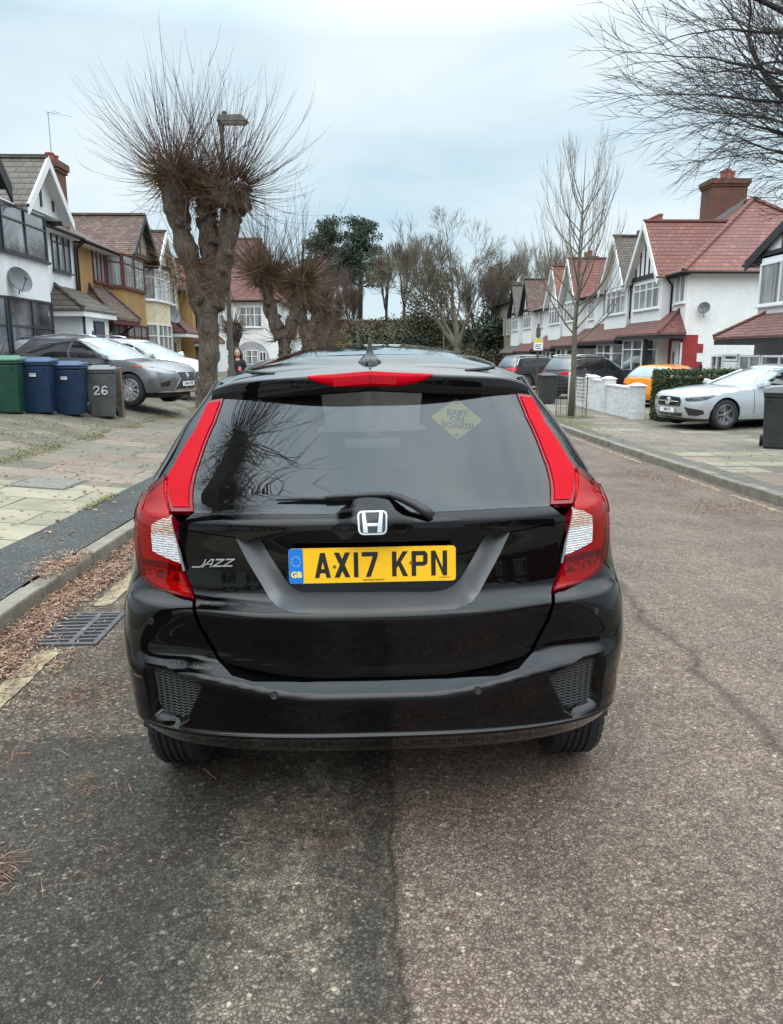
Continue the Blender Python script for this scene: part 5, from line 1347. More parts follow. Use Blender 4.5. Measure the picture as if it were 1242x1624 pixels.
    def dish(s, u, w, z, r=.36, turn=0.0):
        m = MB(); prof = [(r*i/8, .10*(i/8)**2) for i in range(9)]; m.lathe(prof+[(r*(8-i)/8, .10*((8-i)/8)**2-.012) for i in range(9)], 28, 'x')
        m.tube([(0, 0, -.1), (-.12, 0, -.3)], .015, 6); m.tube([(0, 0, -r*.9), (.30, 0, -r*.2)], .012, 6); m.box(.27, .35, -.03, .03, -r*.25, -r*.05); m.tube([(0, 0, 0), (-.18, 0, -.02)], .02, 6)
        o = s.build(m, 'satellite_dish', simple('dish_grey', (.12, .125, .13), .5), angle=30); q = s.T(u, w, z); o.location = q; o.rotation_euler = (0, -.35, turn); return o
    def aerial(s, u, w, z, h=1.4, n=5, turn=.3):
        m = MB(); m.tube([(0, 0, 0), (0, 0, h)], .014, 6); c, q = math.cos(turn), math.sin(turn)
        m.tube([(-.1*c, -.1*q, h), (.8*c, .8*q, h+.05)], .01, 5)
        for i in range(n): t = .1+.15*i; ll = .28-.02*i; m.tube([(t*c-ll*q, t*q+ll*c, h+.02), (t*c+ll*q, t*q-ll*c, h+.02)], .007, 4)
        o = s.build(m, 'tv_aerial', simple('aluminium', (.35, .36, .38), .4, .8)); o.location = s.T(u, w, z); return o
    def door(s, u0, u1, w, z0, z1, mat, glassy=False, fm=F_WHITE):
        m = s.mb(); m.box(u0-.06, u1+.06, w-.02, w+.03, z0, z1+.06); f = s.build(m, 'door_frame', fm)
        m = s.mb(); m.box(u0, u1, w+.03, w+.06, z0+.03, z1)
        for a, b_ in ((.08, .42), (.5, .9)):
            m.box(u0+.12, u1-.12, w+.06, w+.068, z0+(z1-z0)*a, z0+(z1-z0)*b_)
        d_ = s.build(m, 'door', mat, bevel=.006)
        m = s.mb(); m.tube([(u1-.1, w+.07, (z0+z1)/2-.04), (u1-.1, w+.11, (z0+z1)/2), (u1-.2, w+.11, (z0+z1)/2)], .012, 6); s.build(m, 'door_handle', CHROME, d_)
        if glassy:
            m = s.mb(); m.box(u0+.16, u1-.16, w+.069, w+.074, z0+(z1-z0)*.55, z0+(z1-z0)*.86); s.build(m, 'pane', G_DARK, d_)
        return d_
def body(h, u0, u1, zb_, ze, dep, mat):
    m = h.mb(); m.box(u0, u1, -dep, 0, zb_, ze); return h.build(m, 'wall', mat)
# ---------------- left side of the street
XL = -9.5
GL_ = 'semi-detached houses on the left side of the street'
# A: neighbour at the left edge (only its gable foot shows)
h = House('terraced_house', 'house at the left picture edge showing only a black-edged gable end', -1, XL, GL_)
body(h, 12.5, 18.78, .2, 5.4, 8, M_WHITE); h.roof(12.5, 18.78, 5.4, 7.6, 8, T_BROWN)
h.bay(14.9, 18.3, .75, .5, .2, 5.3, M_WHITE); h.gable(17.55, 1.65, 5.45, 7.1, .8, 3.5, T_BROWN, M_CREAM, F_BLACK, 4, over=.35, barge_w=.3)
h.baywin(14.9, 18.3, .75, .5, 4.0, 5.3, 3, (.7,), F_ANTH, G_DARK); h.baywin(14.9, 18.3, .75, .5, 1.2, 2.9, 3, (.7,), F_ANTH, G_DARK)
h.pipe([(18.7, .06, 5.4), (18.7, .06, .4)])
# B: white house
h = House('terraced_house', 'white rendered house with dark grey bay windows and a satellite dish', -1, XL, GL_)
body(h, 18.8, 25.98, .2, 5.3, 8, M_WHITE); h.roof(18.8, 25.98, 5.3, 7.5, 8, T_BROWN, over=.3)
h.bay(18.95, 23.1, .6, .75, .2, 5.2, M_WHITE)
h.gable(22.1, 1.4, 5.28, 6.62, .65, 3.2, T_BROWN, M_WHITE, F_WPAINT, 3, F_ANTH, over=.32, band=False, barge_w=.17)
h.baywin(18.95, 23.1, .6, .75, 3.98, 5.15, 2, (.68,), F_ANTH, G_DARK); h.baywin(18.95, 23.1, .6, .75, 1.15, 2.92, 2, (.6,), F_ANTH, G_DARK)
h.window((24.2, 0), (25.6, 0), 3.98, 5.12, 3, (.72,), F_ANTH, G_NET)
m = h.mb(); m.box(23.6, 25.95, .0, .95, .3, 2.7); h.build(m, 'porch_wall', M_WHITE)
h.leanto(23.3, 26.3, 1.15, 2.82, 3.55, T_BROWN, True, False)
h.door(24.6, 25.4, .95, .55, 2.45, simple('anthracite_door', (.05, .058, .068), .4), True, F_ANTH)
h.pipe([(23.66, 1.0, 2.65), (23.66, 1.0, .5)]); h.pipe([(25.9, .35, 5.0), (25.9, .06, 4.8), (25.9, .06, 3.4)])
for uu in (24.1, 25.75):
    m = h.mb(); m.tube([(uu, .99, 1.9), (uu, 1.08, 1.9), (uu, 1.08, 2.2)], .035, 8); h.build(m, 'wall_lamp', F_ANTH, smooth=True)
m = h.mb(); m.box(25.6, 25.80, .955, .965, 1.45, 1.65); h.build(m, 'number_sign', F_ANTH)
h.chimney(26.0, -.45, 5.2, 7.35, [(-.15, 0, .25), (.2, 0, .25)], .75, .5)
h.dish(20.1, .74, 3.3, .32, -.5); h.aerial(26.0, -.45, 7.3, 1.5, 2, .9); h.aerial(21.9, -1.3, 6.6, 1.3, 6, 2.2)
# C: brown pebbledashed house
h = House('terraced_house', 'ochre pebbledashed house with dark red window frames and mossy tiled roof', -1, XL, GL_)
body(h, 26.0, 32.76, .1, 5.25, 8, M_BROWN); h.roof(26.0, 32.76, 5.25, 7.3, 8, T_OLD, over=.35)
h.bay(28.9, 32.6, .45, .5, .1, 5.15, M_BROWN)
h.gable(31.6, 1.65, 5.2, 6.75, .5, 3.6, T_OLD, wallmat('beige_render', (.42, .36, .25)), F_BLACK, 3, simple('brown_timber', (.07, .03, .02), .6), over=.3, barge_w=.16)
h.baywin(28.9, 32.6, .45, .5, 3.9, 5.08, 2, (.72,), F_RED, G_NET); h.baywin(28.9, 32.6, .45, .5, 1.1, 2.6, 3, (.7,), F_RED, G_NET)
h.window((27.6, 0), (28.8, 0), 3.95, 5.1, 3, (.75,), F_RED, G_NET)
h.leanto(26.35, 29.4, 1.0, 2.72, 3.8, T_OLD, True, True, fascia=F_RED)
h.door(27.0, 27.8, .02, .5, 2.5, simple('dark_red_door', (.07, .015, .015), .4), True, F_RED); h.pipe([(28.6, .95, 2.5), (28.6, .05, 1.85)], 'bracket', .04)
h.pipe([(26.1, .3, 5.0), (26.1, .07, 4.8), (26.1, .07, 1)])
# D: cream house
h = House('terraced_house', 'cream rendered house with white lattice windows and a grey satellite dish', -1, XL, GL_)
body(h, 32.8, 39.4, .0, 5.2, 8, M_CREAM); h.roof(32.8, 39.4, 5.2, 7.2, 8, T_OLD, over=.35)
h.bay(32.9, 36.3, .5, .6, .0, 5.1, M_CREAM)
h.gable(34.7, 1.45, 5.1, 6.6, .5, 3.6, T_OLD, M_CREAM, F_WPAINT, 3, F_BLACK, over=.3)
h.baywin(32.9, 36.3, .5, .6, 3.7, 5.0, 3, (.7,), F_WHITE, G_NET); h.baywin(32.9, 36.3, .5, .6, 1.1, 2.75, 3, (.7,), F_WHITE, G_NET)
h.dish(36.0, .5, 3.2, .38, -.6); h.window((37.3, 0), (38.7, 0), 3.8, 4.9, 2, (.7,), F_WHITE, G_NET)
h.leanto(36.4, 39.3, 1.0, 2.5, 3.4, T_REDS, True, False); h.door(37.5, 38.3, .02, .4, 2.3, F_WPAINT, True)
# E: ochre house farther on, set forward
h = House('terraced_house', 'ochre and white house with small white-edged gable and red clay roof', -1, XL+.6, GL_)
body(h, 39.6, 46.5, -.1, 4.8, 8, M_YEL); h.roof(39.5, 46.5, 4.8, 8.6, 9, T_REDS, True, False, over=.3)
h.gable(41.2, 1.6, 4.7, 6.2, .1, 3.0, T_REDS, M_YEL, F_WPAINT, 0, over=.3)
h.window((40.2, .1), (42.4, .1), 2.9, 4.3, 3, (.6,), F_WHITE, G_NET); h.leanto(39.6, 43.0, .9, 2.1, 3.0, T_REDS, True, True); h.window((40.0, .5), (42.2, .5), .4, 1.9, 3, (.6,), F_WHITE, G_NET)
m = h.mb(); m.box(43.9, 46.48, .0, .3, -.1, 4.7); h.build(m, 'bay_wall', M_WHITE); h.window((44.4, .3), (46.0, .3), 2.9, 4.2, 2, (.6,), F_WHITE, G_DARK)
# F: white house with the round-arched door, facing back down the street
h = House('detached_house', 'white house with big red roof and round-arched white front door', 1, 0, None)
h.T = lambda u, w, z: (u, 52-w, z)
body(h, -11.6, -6.2, -.4, 5.2, 8, M_WHITER); h.roof(-11.6, -6.2, 5.2, 9.2, 8, T_REDS, True, True, over=.3)
m = h.mb(); ac, ar_ = -7.95, 1.15
arc = [(ac+ar_*math.cos(PI*i/16), 1.15+ar_*math.sin(PI*i/16)) for i in range(17)]
m.prism([(ac+ar_, -.4)]+arc+[(ac-ar_, -.4)], .0, .03, 'y'); h.build(m, 'door_arch', wallmat('grey_arch', (.35, .36, .37)))
h.window((ac-.42, .05), (ac+.42, .05), -.3, 1.75, 2, (.3, .55, .8), F_WHITE, G_NET, sill=False, name='door')
h.window((ac-.95, .05), (ac-.50, .05), .45, 1.65, 2, (.5,), F_WHITE, G_DARK); h.window((ac+.50, .05), (ac+.95, .05), .45, 1.65, 2, (.5,), F_WHITE, G_DARK)
h.window((ac-.75, .03), (ac+.75, .03), 3.2, 4.5, 3, (.6,), F_WHITE, G_NET); h.window((-11.0, .03), (-9.8, .03), 3.2, 4.5, 2, (.6,), F_WHITE, G_NET)
h.window((-11.2, .03), (-9.9, .03), .3, 1.8, 3, (.6,), F_WHITE, G_NET)
# G: timbered white house farther down on the left
h = House('detached_house', 'white house with black timber strips and a railed balcony, beyond the pollards', -1, -5.9, None)
body(h, 60, 67, -.6, 5.2, 7, M_WHITE); h.roof(60, 67, 5.2, 8.6, 7, T_DARK, True, True)
h.window((60.6, .03), (62.4, .03), 3.0, 4.3, 3, (.6,), F_WHITE, G_DARK); m = h.mb()
m.box(60, 66.9, 0, 1.0, 1.6, 1.75); h.build(m, 'balcony', F_WPAINT); m = h.mb(); m.box(60, 66.9, 0, .9, -.6, 1.58); h.build(m, 'ground_floor_wall', F_BLACK)
m = h.mb()
for i in range(12): m.box(60.1+i*.6, 60.16+i*.6, .85, .9, 1.75, 2.7)
m.box(60.05, 66.8, .84, .91, 2.7, 2.78); h.build(m, 'balcony_rail', F_BLACK)
# ---------------- right side of the street
XR = 11.6; ZB = -.75
GR_ = 'terraced houses on the right side of the street'
def right_house(label, u0, u1, bc, bhw, flip, wallm, roofm, awnm, facem, barge, timbers, hip=False, za=6.75, ground=M_WHITER, timberm=F_BLACK, dep=8.2, al=2.1, awn0=None, small=None):
    h = House('terraced_house', label, 1, XR, GR_)
    body(h, u0, u1-.02, ZB, 4.7, dep, wallm); h.roof(u0, u1-.02, 4.7, 7.75, dep, roofm, hip, False, over=.3)
    h.bay(bc-bhw+.1, bc+bhw-.1, .42, .0, ZB, 4.6, wallm)
    h.gable(bc, bhw, 4.55, za, .45, 3.4, roofm, facem, barge, timbers, timberm, over=.3, barge_w=.2)
    h.window((bc-bhw+.3, .42), (bc+bhw-.35, .42), 3.3, 4.38, 4, (.72,), F_WHITE, G_NET)
    h.leanto(awn0 if awn0 is not None else u0+.01, u1-.03, 1.05, al, al+.85, awnm, hip, False, fascia=F_BLACK)
    h.bay(bc-bhw+.1, bc+bhw-.1, .85, .5, ZB, al-.15, ground, 'ground_bay_wall')
    h.baywin(bc-bhw+.1, bc+bhw-.1, .85, .5, al-1.55, al-.2, 2, (.7,), F_WHITE, G_DARK)
    d0 = small if small is not None else (u0+.8 if bc > (u0+u1)/2 else u1-1.9)
    if not hip:
        h.window((d0, 0), (d0+1.1, 0), 3.3, 4.38, 2, (.7,), F_WHITE, G_NET); h.door(d0, d0+.8, .02, -.6, al-.3, F_WPAINT, True)
    return h
h = right_house('white and red house at the near end of the right-hand terrace with brick chimney', 29.4, 34.5, 32.55, 1.85, False, M_WHITER, T_RED, T_REDS, M_WHITE, F_WPAINT, 6, hip=True, ground=M_REDB, al=2.3, awn0=29.15)
h.window((29.5, 0), (30.5, 0), 3.4, 4.45, 2, (), F_WHITE, G_NET)
m = h.mb()
m.box(29.5, 30.8, .0, .012, ZB, 2.15)
for i in range(9): m.box(29.388, 29.4-.002, -.55-.22*(i % 2), 0, ZB+i*.33, ZB+(i+1)*.33-.001)
for i in range(9): m.box(29.388, 29.8, .0, .013, ZB+i*.33, ZB+(i+1)*.33-.001)
h.build(m, 'red_quoin', M_REDB)
h.door(29.75, 30.3, .03, -.5, 1.95, F_WPAINT, True); h.window((29.42, .03), (29.72, .03), -.4, 1.95, 1, (.7,), F_WHITE, G_DARK, sill=False)
m = h.mb(); m.box(30.75, 30.9, .85, 1.0, ZB, 2.1); h.build(m, 'porch_post', F_BLACK)
m = h.mb(); m.tube([(30.7, .06, 1.4), (30.7, .15, 1.45)], .06, 10); h.build(m, 'door_lamp', F_WPAINT)
h.chimney(35.0, -3.5, 6.6, 8.75, [(-.35, .25, .35), (0, -.1, .5), (.38, -.45, .5)], 1.15, 1.5)
m = h.mb(); m.slab([(34.2, -2.6, 6.9), (34.45, -2.6, 6.9), (34.45, -4.1, 7.9), (34.2, -4.1, 7.9)], .3); h.build(m, 'flashing', LEADM)
h.dish(29.2, -.62, 3.15, .22, -2.2); h.pipe([(30.75, .30, 4.4), (30.75, .06, 4.1), (30.75, .06, 3.1)]); h.pipe([(34.4, .50, 4.4), (34.4, .46, 4.1), (34.4, .46, 3.0)])
h.pipe([(29.36, -6.4, 4.2), (29.36, -6.4, ZB)], r=.03, mat=F_WPAINT)
m = h.mb(); m.box(29.36, 29.4, -2.6, -2.3, -.7, .95); h.build(m, 'gas_meter_box', F_BLACK)
h = right_house('white house with mossy brown roof tiles adjoining the red-roofed end house', 34.5, 40.8, 36.6, 1.75, True, M_WHITER, T_DARK, T_REDS, M_WHITE, F_WPAINT, 0, al=2.15)
h.chimney(38.9, -1.9, 5.8, 7.45, [(-.8, 0, .5), (-.45, 0, .5), (-.1, 0, .5), (.25, 0, .5), (.6, 0, .5)], 2.0, .7, M_BRICK)
right_house('third house of the right-hand terrace, with bright red roof tiles and grey gable', 40.8, 47.0, 45.0, 1.75, False, M_WHITER, T_RED, T_REDS, wallmat('grey_render', (.36, .36, .35)), F_WPAINT, 0, al=2.0)
h = right_house('fourth house of the right-hand terrace, white gable under red tiles', 47.0, 53.2, 48.9, 1.75, True, M_WHITE, T_RED, T_REDS, M_WHITE, F_WPAINT, 0, al=1.85)
h.chimney(53.1, -2.6, 6.2, 7.7, [(-.6, 0, .4), (-.2, 0, .4), (.2, 0, .4), (.6, 0, .4)], 1.8, .7)
right_house('fifth house of the right-hand terrace, brown roof and black half-timbered gable', 53.2, 59.7, 57.5, 1.75, False, M_WHITER, T_OLD, T_REDS, M_WHITE, F_BLACK, 4, al=1.72)
right_house('last white house of the right-hand terrace, black gable and dark lean-to roof', 59.7, 66.2, 62.6, 1.75, True, M_WHITER, T_DARK, T_DARK, M_WHITE, F_BLACK, 4, al=1.6)
h = House('apartment_block', 'beige brick building closing the far end of the right-hand row', 1, 12.4, None, 'building')
body(h, 68, 84, -.9, 6.2, 9, wallmat('beige_brick', (.34, .28, .2), 60, .4, pattern=(.22, .075, .01))); h.roof(68, 84, 6.2, 7.6, 9, T_DARK, True)
for i in range(5):
    for z in (.4, 3.2): h.window((69+i*3, .02), (70.4+i*3, .02), z, z+1.5, 2, (.6,), F_WHITE, G_DARK)
# near neighbour at the right edge
h = House('terraced_house', 'house at the right picture edge with red-tiled porch and glazed porch front', 1, XR-.1, GR_)
body(h, 17.0, 23.6, ZB, 4.35, 8, M_WHITE); h.roof(17.0, 23.6, 4.35, 6.6, 8, T_DARK, False, True, over=.35)
h.bay(19.7, 23.0, .55, .5, ZB, 4.2, M_WHITE); h.gable(21.0, 2.3, 4.2, 5.15, .5, 3.4, T_DARK, M_WHITE, F_BLACK, 4, over=.12, barge_w=.18)
h.baywin(19.7, 23.0, .55, .5, 2.85, 4.0, 2, (), F_WHITE, G_NET)
h.leanto(17.0, 22.9, 1.6, 2.0, 2.95, T_REDS, False, True, fascia=F_BLACK)
m = h.mb(); m.box(17.6, 23.5, 0, 1.35, ZB, -.35); h.build(m, 'porch_wall', M_WHITE)
h.window((20.4, 1.35), (21.6, 1.35), -.3, 1.5, 2, (.75,), F_WHITE, G_DARK); h.door(21.75, 22.5, 1.35, -.6, 1.25, F_WPAINT); h.window((21.7, 1.35), (22.55, 1.35), 1.33, 1.52, 1, (), F_WHITE, G_DARK, sill=False)
h.window((22.62, 1.35), (23.4, 1.35), -.3, 1.5, 2, (.75,), F_WHITE, G_DARK); h.window((23.5, 1.3), (23.5, .15), -.3, 1.5, 1, (), F_WHITE, G_DARK, sill=False)
m = h.mb(); m.tube([(23.55, 1.5, .95), (23.55, 1.62, 1.0), (23.55, 1.62, 1.2)], .05, 8); h.build(m, 'wall_lamp', F_BLACK)
h.window((17.6, 1.37), (20.3, 1.37), -.3, 1.5, 3, (.75,), F_WHITE, G_DARK)
# ================================================ trees
def barkmat(name, c0, c1, sc=9, bmp=.8):
    m, nt, b = newmat(name); c = nd(nt, 'ShaderNodeTexCoord'); P = c.outputs['Object']
    f = noise_n(nt, sc, 9, .75, vec=P, sc=(1, 1, .45)); f2 = noise_n(nt, sc*5, 5, .7, vec=P, sc=(1, 1, .6))
    vv = nd(nt, 'ShaderNodeTexVoronoi', feature='DISTANCE_TO_EDGE'); vv.inputs['Scale'].default_value = sc*2.2; qq = nd(nt, 'ShaderNodeMapping'); qq.inputs['Scale'].default_value = (1, 1, .28); w_ = nd(nt, 'ShaderNodeVectorMath', operation='MULTIPLY_ADD'); nz_ = nd(nt, 'ShaderNodeTexNoise'); nz_.inputs['Scale'].default_value = 9; lk(nt, P, nz_.inputs['Vector']); lk(nt, nz_.outputs['Color'], w_.inputs[0]); w_.inputs[1].default_value = (.16, .16, .16); lk(nt, P, w_.inputs[2]); lk(nt, w_.outputs[0], qq.inputs[0]); lk(nt, qq.outputs[0], vv.inputs['Vector'])
    cr_k = ramp(nt, vv.outputs['Distance'], [(0, (0, 0, 0)), (.16, (1, 1, 1))])
    s_ = mth(nt, 'ADD', mth(nt, 'MULTIPLY', f, .7), mth(nt, 'MULTIPLY', f2, .3)); s_ = mth(nt, 'ADD', mth(nt, 'SUBTRACT', s_, .07), mth(nt, 'MULTIPLY', cr_k, .09))
    lk(nt, ramp(nt, s_, [(.36, c0), (.5, tuple((a+b_)/2 for a, b_ in zip(c0, c1))), (.66, c1)]), b.inputs['Base Color']); setp(b, Roughness=.9); bump(nt, b, s_, min(1, bmp*1.2), .07); return m
BARK = barkmat('pollard_bark', (.032, .023, .017), (.175, .132, .102)); BARKG = barkmat('young_bark', (.09, .08, .058), (.22, .195, .15), 14)
BARKD = barkmat('dark_bark', (.012, .010, .009), (.042, .036, .030)); TWIG = simple('twig_brown', (.062, .036, .026), .8, var=.3, vs=2); TWIGO = simple('twig_ochre', (.15, .085, .03), .8, var=.4, vs=2)
TWIGD = simple('twig_dark', (.028, .021, .018), .8); TWIGG = simple('twig_grey', (.17, .15, .115), .8)
def rv(rng, s=1): return Vector((rng.uniform(-s, s), rng.uniform(-s, s), rng.uniform(-s, s)))
def blob(mb, c, r, rng, n=12, m=8, amp=.3, sq=(1, 1, 1)):
    vs = [];
    for i in range(m+1):
        th = PI*i/m
        for j in range(n):
            ph = 2*PI*j/n; d = Vector((math.sin(th)*math.cos(ph), math.sin(th)*math.sin(ph), math.cos(th)))
            k = 1+amp*noise.noise(d*1.7+c*3)+amp*.6*noise.noise(d*4+c*5)
            vs.append(c+Vector((d.x*sq[0], d.y*sq[1], d.z*sq[2]))*r*k)
    mb.add(vs, [(i*n+j, i*n+(j+1) % n, (i+1)*n+(j+1) % n, (i+1)*n+j) for i in range(m) for j in range(n)])
def limb(mb, pts, rad, n=16, amp=.16, seed=0):
    """knobbly trunk: resampled tube with a lumpy radius"""
    P = [Vector(p) for p in pts]; out = []; R_ = []
    for i in range(len(P)-1):
        a, b = P[max(0, i-1)], P[i]; c, d = P[i+1], P[min(len(P)-1, i+2)]
        for k in range(7):
            t = k/7; out.append(.5*((2*b)+(c-a)*t+(2*a-5*b+4*c-d)*t*t+(3*b-a-3*c+d)*t**3)); R_.append(rad[i]*(1-t)+rad[i+1]*t)
    out.append(P[-1]); R_.append(rad[-1]); k0 = len(out); vs = []
    for i, p in enumerate(out):
        d = (out[min(i+1, k0-1)]-out[max(i-1, 0)]).normalized()
        if i == 0: a = d.cross(Vector((.1, 1, .2))).normalized()
        else: a = (a-d*a.dot(d)).normalized()
        b = d.cross(a)
        for j in range(n):
            t = 2*PI*j/n; e = a*math.cos(t)+b*math.sin(t); q = p+e*R_[i]
            k = 1+amp*noise.noise(q*2.6+Vector((seed, 0, 0)))*1.6+amp*.8*noise.noise(q*7+Vector((0, seed, 0)))
            vs.append(p+e*R_[i]*k)
    mb.add(vs, [(i*n+j, i*n+(j+1) % n, (i+1)*n+(j+1) % n, (i+1)*n+j) for i in range(k0-1) for j in range(n)]+[tuple(range(n))[::-1], tuple(range((k0-1)*n, k0*n))])
def shoot(mb, p, d, L, r, rng, up=.35, seg=5, side=0):
    pts = [p]; q = p.copy(); dd = d.normalized()
    for i in range(seg):
        dd = (dd+Vector((0, 0, up/seg*1.2))+rv(rng, .09)).normalized(); q = q+dd*L/seg; pts.append(q.copy())
    mb.tube(pts, [r*(1-.85*i/seg) for i in range(seg+1)], 3, False)
    if side and L > .7:
        for _ in range(side):
            k = rng.randint(1, seg-1); s2 = (pts[k+1]-pts[k]).normalized()+rv(rng, .5)
            mb.tube([pts[k], pts[k]+s2.normalized()*L*.18, pts[k]+(s2.normalized()+Vector((0, 0, .3)))*L*.3], [r*.6, r*.4, r*.15], 3, False)
def pollard(name, label, loc, scale, rng, limbs, heads, trunk, nshoot=420, L=2.3, lower=(), group=None, knobs=True, zs=1.0, dens=1.0, twigr=.0062, rot=0):
    root = empty(name, loc, rot); tag(root, label, 'tree', group)
    mb = MB(); limb(mb, [Vector(p)*scale for p in trunk[0]], [r*scale for r in trunk[1]], 22, .24, loc[0])
    if knobs:
        for _ in range(16):
            k = rng.randint(0, len(trunk[0])-2); t = rng.random(); p = Vector(trunk[0][k]).lerp(Vector(trunk[0][k+1]), t)*scale; r = (trunk[1][k]*(1-t)+trunk[1][k+1]*t)*scale
            a = rng.uniform(0, 2*PI); blob(mb, p+Vector((math.cos(a), math.sin(a), 0))*r*.85, rng.uniform(.07, .13)*scale, rng, 10, 7, .5)
    mb.build('trunk', BARK, root, smooth=True)
    for (pts, rad) in limbs:
        m2 = MB(); limb(m2, [Vector(p)*scale for p in pts], [r*scale for r in rad], 16, .30, loc[0]+pts[-1][0])
        for _ in range(5): blob(m2, Vector(pts[-1])*scale+rv(rng, rad[-1]*scale*.55), rad[-1]*scale*rng.uniform(.6, .95), rng, 12, 9, .6)
        for _ in range(14):
            k = rng.randint(0, len(pts)-2); t = rng.random(); p = Vector(pts[k]).lerp(Vector(pts[k+1]), t)*scale; r = rad[k]*scale; a = rng.uniform(0, 2*PI)
            blob(m2, p+Vector((math.cos(a), math.sin(a), rng.uniform(-.3, .3)))*r*.8, rng.uniform(.06, .11)*scale, rng, 9, 6, .5)
        m2.build('limb', BARK, root, smooth=True)
    cr_ = MB(); oc_ = MB()
    tot = sum(h[1] for h in heads)
    for (c, r) in heads:
        c = Vector(c)*scale; n = int(nshoot*r/tot)
        for _ in range(n):
            d = Vector((rng.gauss(0, 1), rng.gauss(0, 1), rng.gauss(.38, .8))).normalized()
            out = (c-Vector((trunk[0][-1]))*scale); out.z = 0
            d = (d+out*.35/max(.2, scale)).normalized()
            p = c+d*r*scale*rng.uniform(.6, 1.0)
            LL = L*scale*rng.uniform(.45, 1.0)*(1.12 if d.z > .3 else .85)
            shoot(cr_, p, d, LL, twigr*rng.uniform(.7, 1.2), rng, .5, 6, 1 if rng.random() < .5 else 0)
        for _ in range(int(n*1.5*dens)):
            d = Vector((rng.gauss(0, 1), rng.gauss(0, 1), rng.gauss(0, .7))).normalized()
            shoot(oc_, c+d*r*scale*.8, d+rv(rng, .6), L*scale*rng.uniform(.10, .38), twigr*1.15, rng, .3, 4)
    for (c, r, n, LL) in lower:
        c = Vector(c)*scale
        for _ in range(n):
            d = Vector((rng.gauss(0, 1), rng.gauss(0, 1), rng.gauss(0, .6))).normalized()
            shoot(cr_ if rng.random() < .5 else oc_, c+d*r*scale, d+rv(rng, .4), LL*scale*rng.uniform(.3, 1), twigr*.85, rng, .25, 5)
    k0 = len(cr_.v); cr_.v += oc_.v; cr_.f += [tuple(i+k0 for i in f) for f in oc_.f]; cr_.m += [1]*len(oc_.f); cr_.build('crown', [TWIG, TWIGO], root, recalc=False)
    return root
rng = random.Random(5)
POL = dict(
    trunk=([(-.06, 0, -.2), (-.03, 0, .35), (-.02, 0, 1.2), (.0, 0, 1.9), (.0, 0, 2.5), (.02, 0, 3.0)], [.33, .215, .175, .172, .20, .21]),
    limbs=[([(-.05, 0, 2.3), (-.22, .05, 2.95), (-.35, .05, 3.6), (-.43, 0, 4.1), (-.44, 0, 4.4)], [.17, .18, .17, .18, .24]),
           ([(.04, .10, 2.7), (.08, .15, 3.3), (.06, .18, 3.8), (.03, .2, 4.15)], [.18, .16, .15, .18]),
           ([(.10, 0, 2.4), (.30, 0, 3.0), (.42, -.05, 3.5), (.47, 0, 3.95), (.48, 0, 4.2)], [.18, .175, .15, .17, .24])],
    heads=[((-.46, 0, 4.5), .33), ((-.2, .1, 4.45), .24), ((.06, .15, 4.3), .24), ((.50, 0, 4.3), .33)])
GP_ = 'pollarded street trees along the left kerb'
def gz(x, y): return ground_z(x, y)
pollard('pollard_tree', 'large nearest pollarded tree with three stubby limbs and a fan of bare shoots', (-2.86, 13.8, gz(-2.86, 13.8)), 1.0, rng, POL['limbs'], POL['heads'], POL['trunk'], 760, 1.72,
        lower=[((-.22, -.15, 3.05), .17, 150, 1.25), ((-.2, -.2, 2.8), .2, 60, .8), ((.35, -.1, 2.9), .22, 40, .9), ((-.3, .0, .9), .1, 8, .3)], twigr=.0062, group=GP_)
pollard('pollard_tree', 'second pollarded tree, forked in a V behind the nearest one', (-3.15, 28.0, gz(-3.1, 28)), 1.0, rng,
        [([(-.05, 0, 2.2), (-.38, 0, 3.0), (-.55, 0, 3.8), (-.62, 0, 4.2)], [.26, .23, .21, .26]), ([(.15, 0, 2.2), (.42, 0, 3.0), (.55, 0, 3.7), (.62, 0, 4.0)], [.24, .20, .18, .22])],
        [((-.66, 0, 4.4), .42), ((-.3, 0, 4.4), .25), ((.66, 0, 4.15), .38)], ([(0, 0, -.2), (0, 0, .8), (.0, 0, 1.6), (0, 0, 2.4)], [.30, .21, .20, .22]), 460, 2.6, lower=[((0, 0, 2.2), .35, 90, 1.2)], group=GP_, dens=1.6, twigr=.011)
pollard('pollard_tree', 'slim low pollarded tree in the forecourt left of the forked one', (-5.35, 30.5, gz(-5.35, 30.5)), .8, rng,
        [([(0, 0, 2.0), (.0, 0, 2.5), (.05, 0, 2.8)], [.26, .3, .36])], [((0, 0, 2.9), .4)], ([(0, 0, -.2), (.05, 0, .8), (-.05, 0, 1.4), (.02, 0, 2.1)], [.28, .22, .22, .26]), 150, .9, group=GP_, dens=1.5, twigr=.012)
for (lab, x, y, sc_) in (('third pollarded tree along the left kerb, bushy brown crown over a short trunk', -3.0, 37.0, 1.0), ('fourth pollarded tree along the left kerb, reddish bushy crown', -2.75, 45.0, 1.05), ('farthest pollarded tree on the left kerb before the yellow-green shrub', -2.9, 54.0, .95)):
    pollard('pollard_tree', lab, (x, y, gz(x, y)), sc_, rng, [([(0, 0, 2.0), (-.26, .1, 3.0), (-.42, 0, 3.9)], [.26, .24, .28]), ([(0, 0, 2.0), (.28, 0, 2.9), (.45, 0, 3.8)], [.26, .22, .26])],
            [((-.48, 0, 4.15), .42), ((.5, 0, 4.0), .42), ((0, .2, 4.0), .3)], ([(0, 0, -.2), (.0, 0, .8), (.0, 0, 1.5), (0, 0, 2.2)], [.36, .28, .27, .30]), 420, 1.6, lower=[((0, 0, 2.6), .4, 130, 1.3)], group=GP_, dens=1.1, twigr=.012)
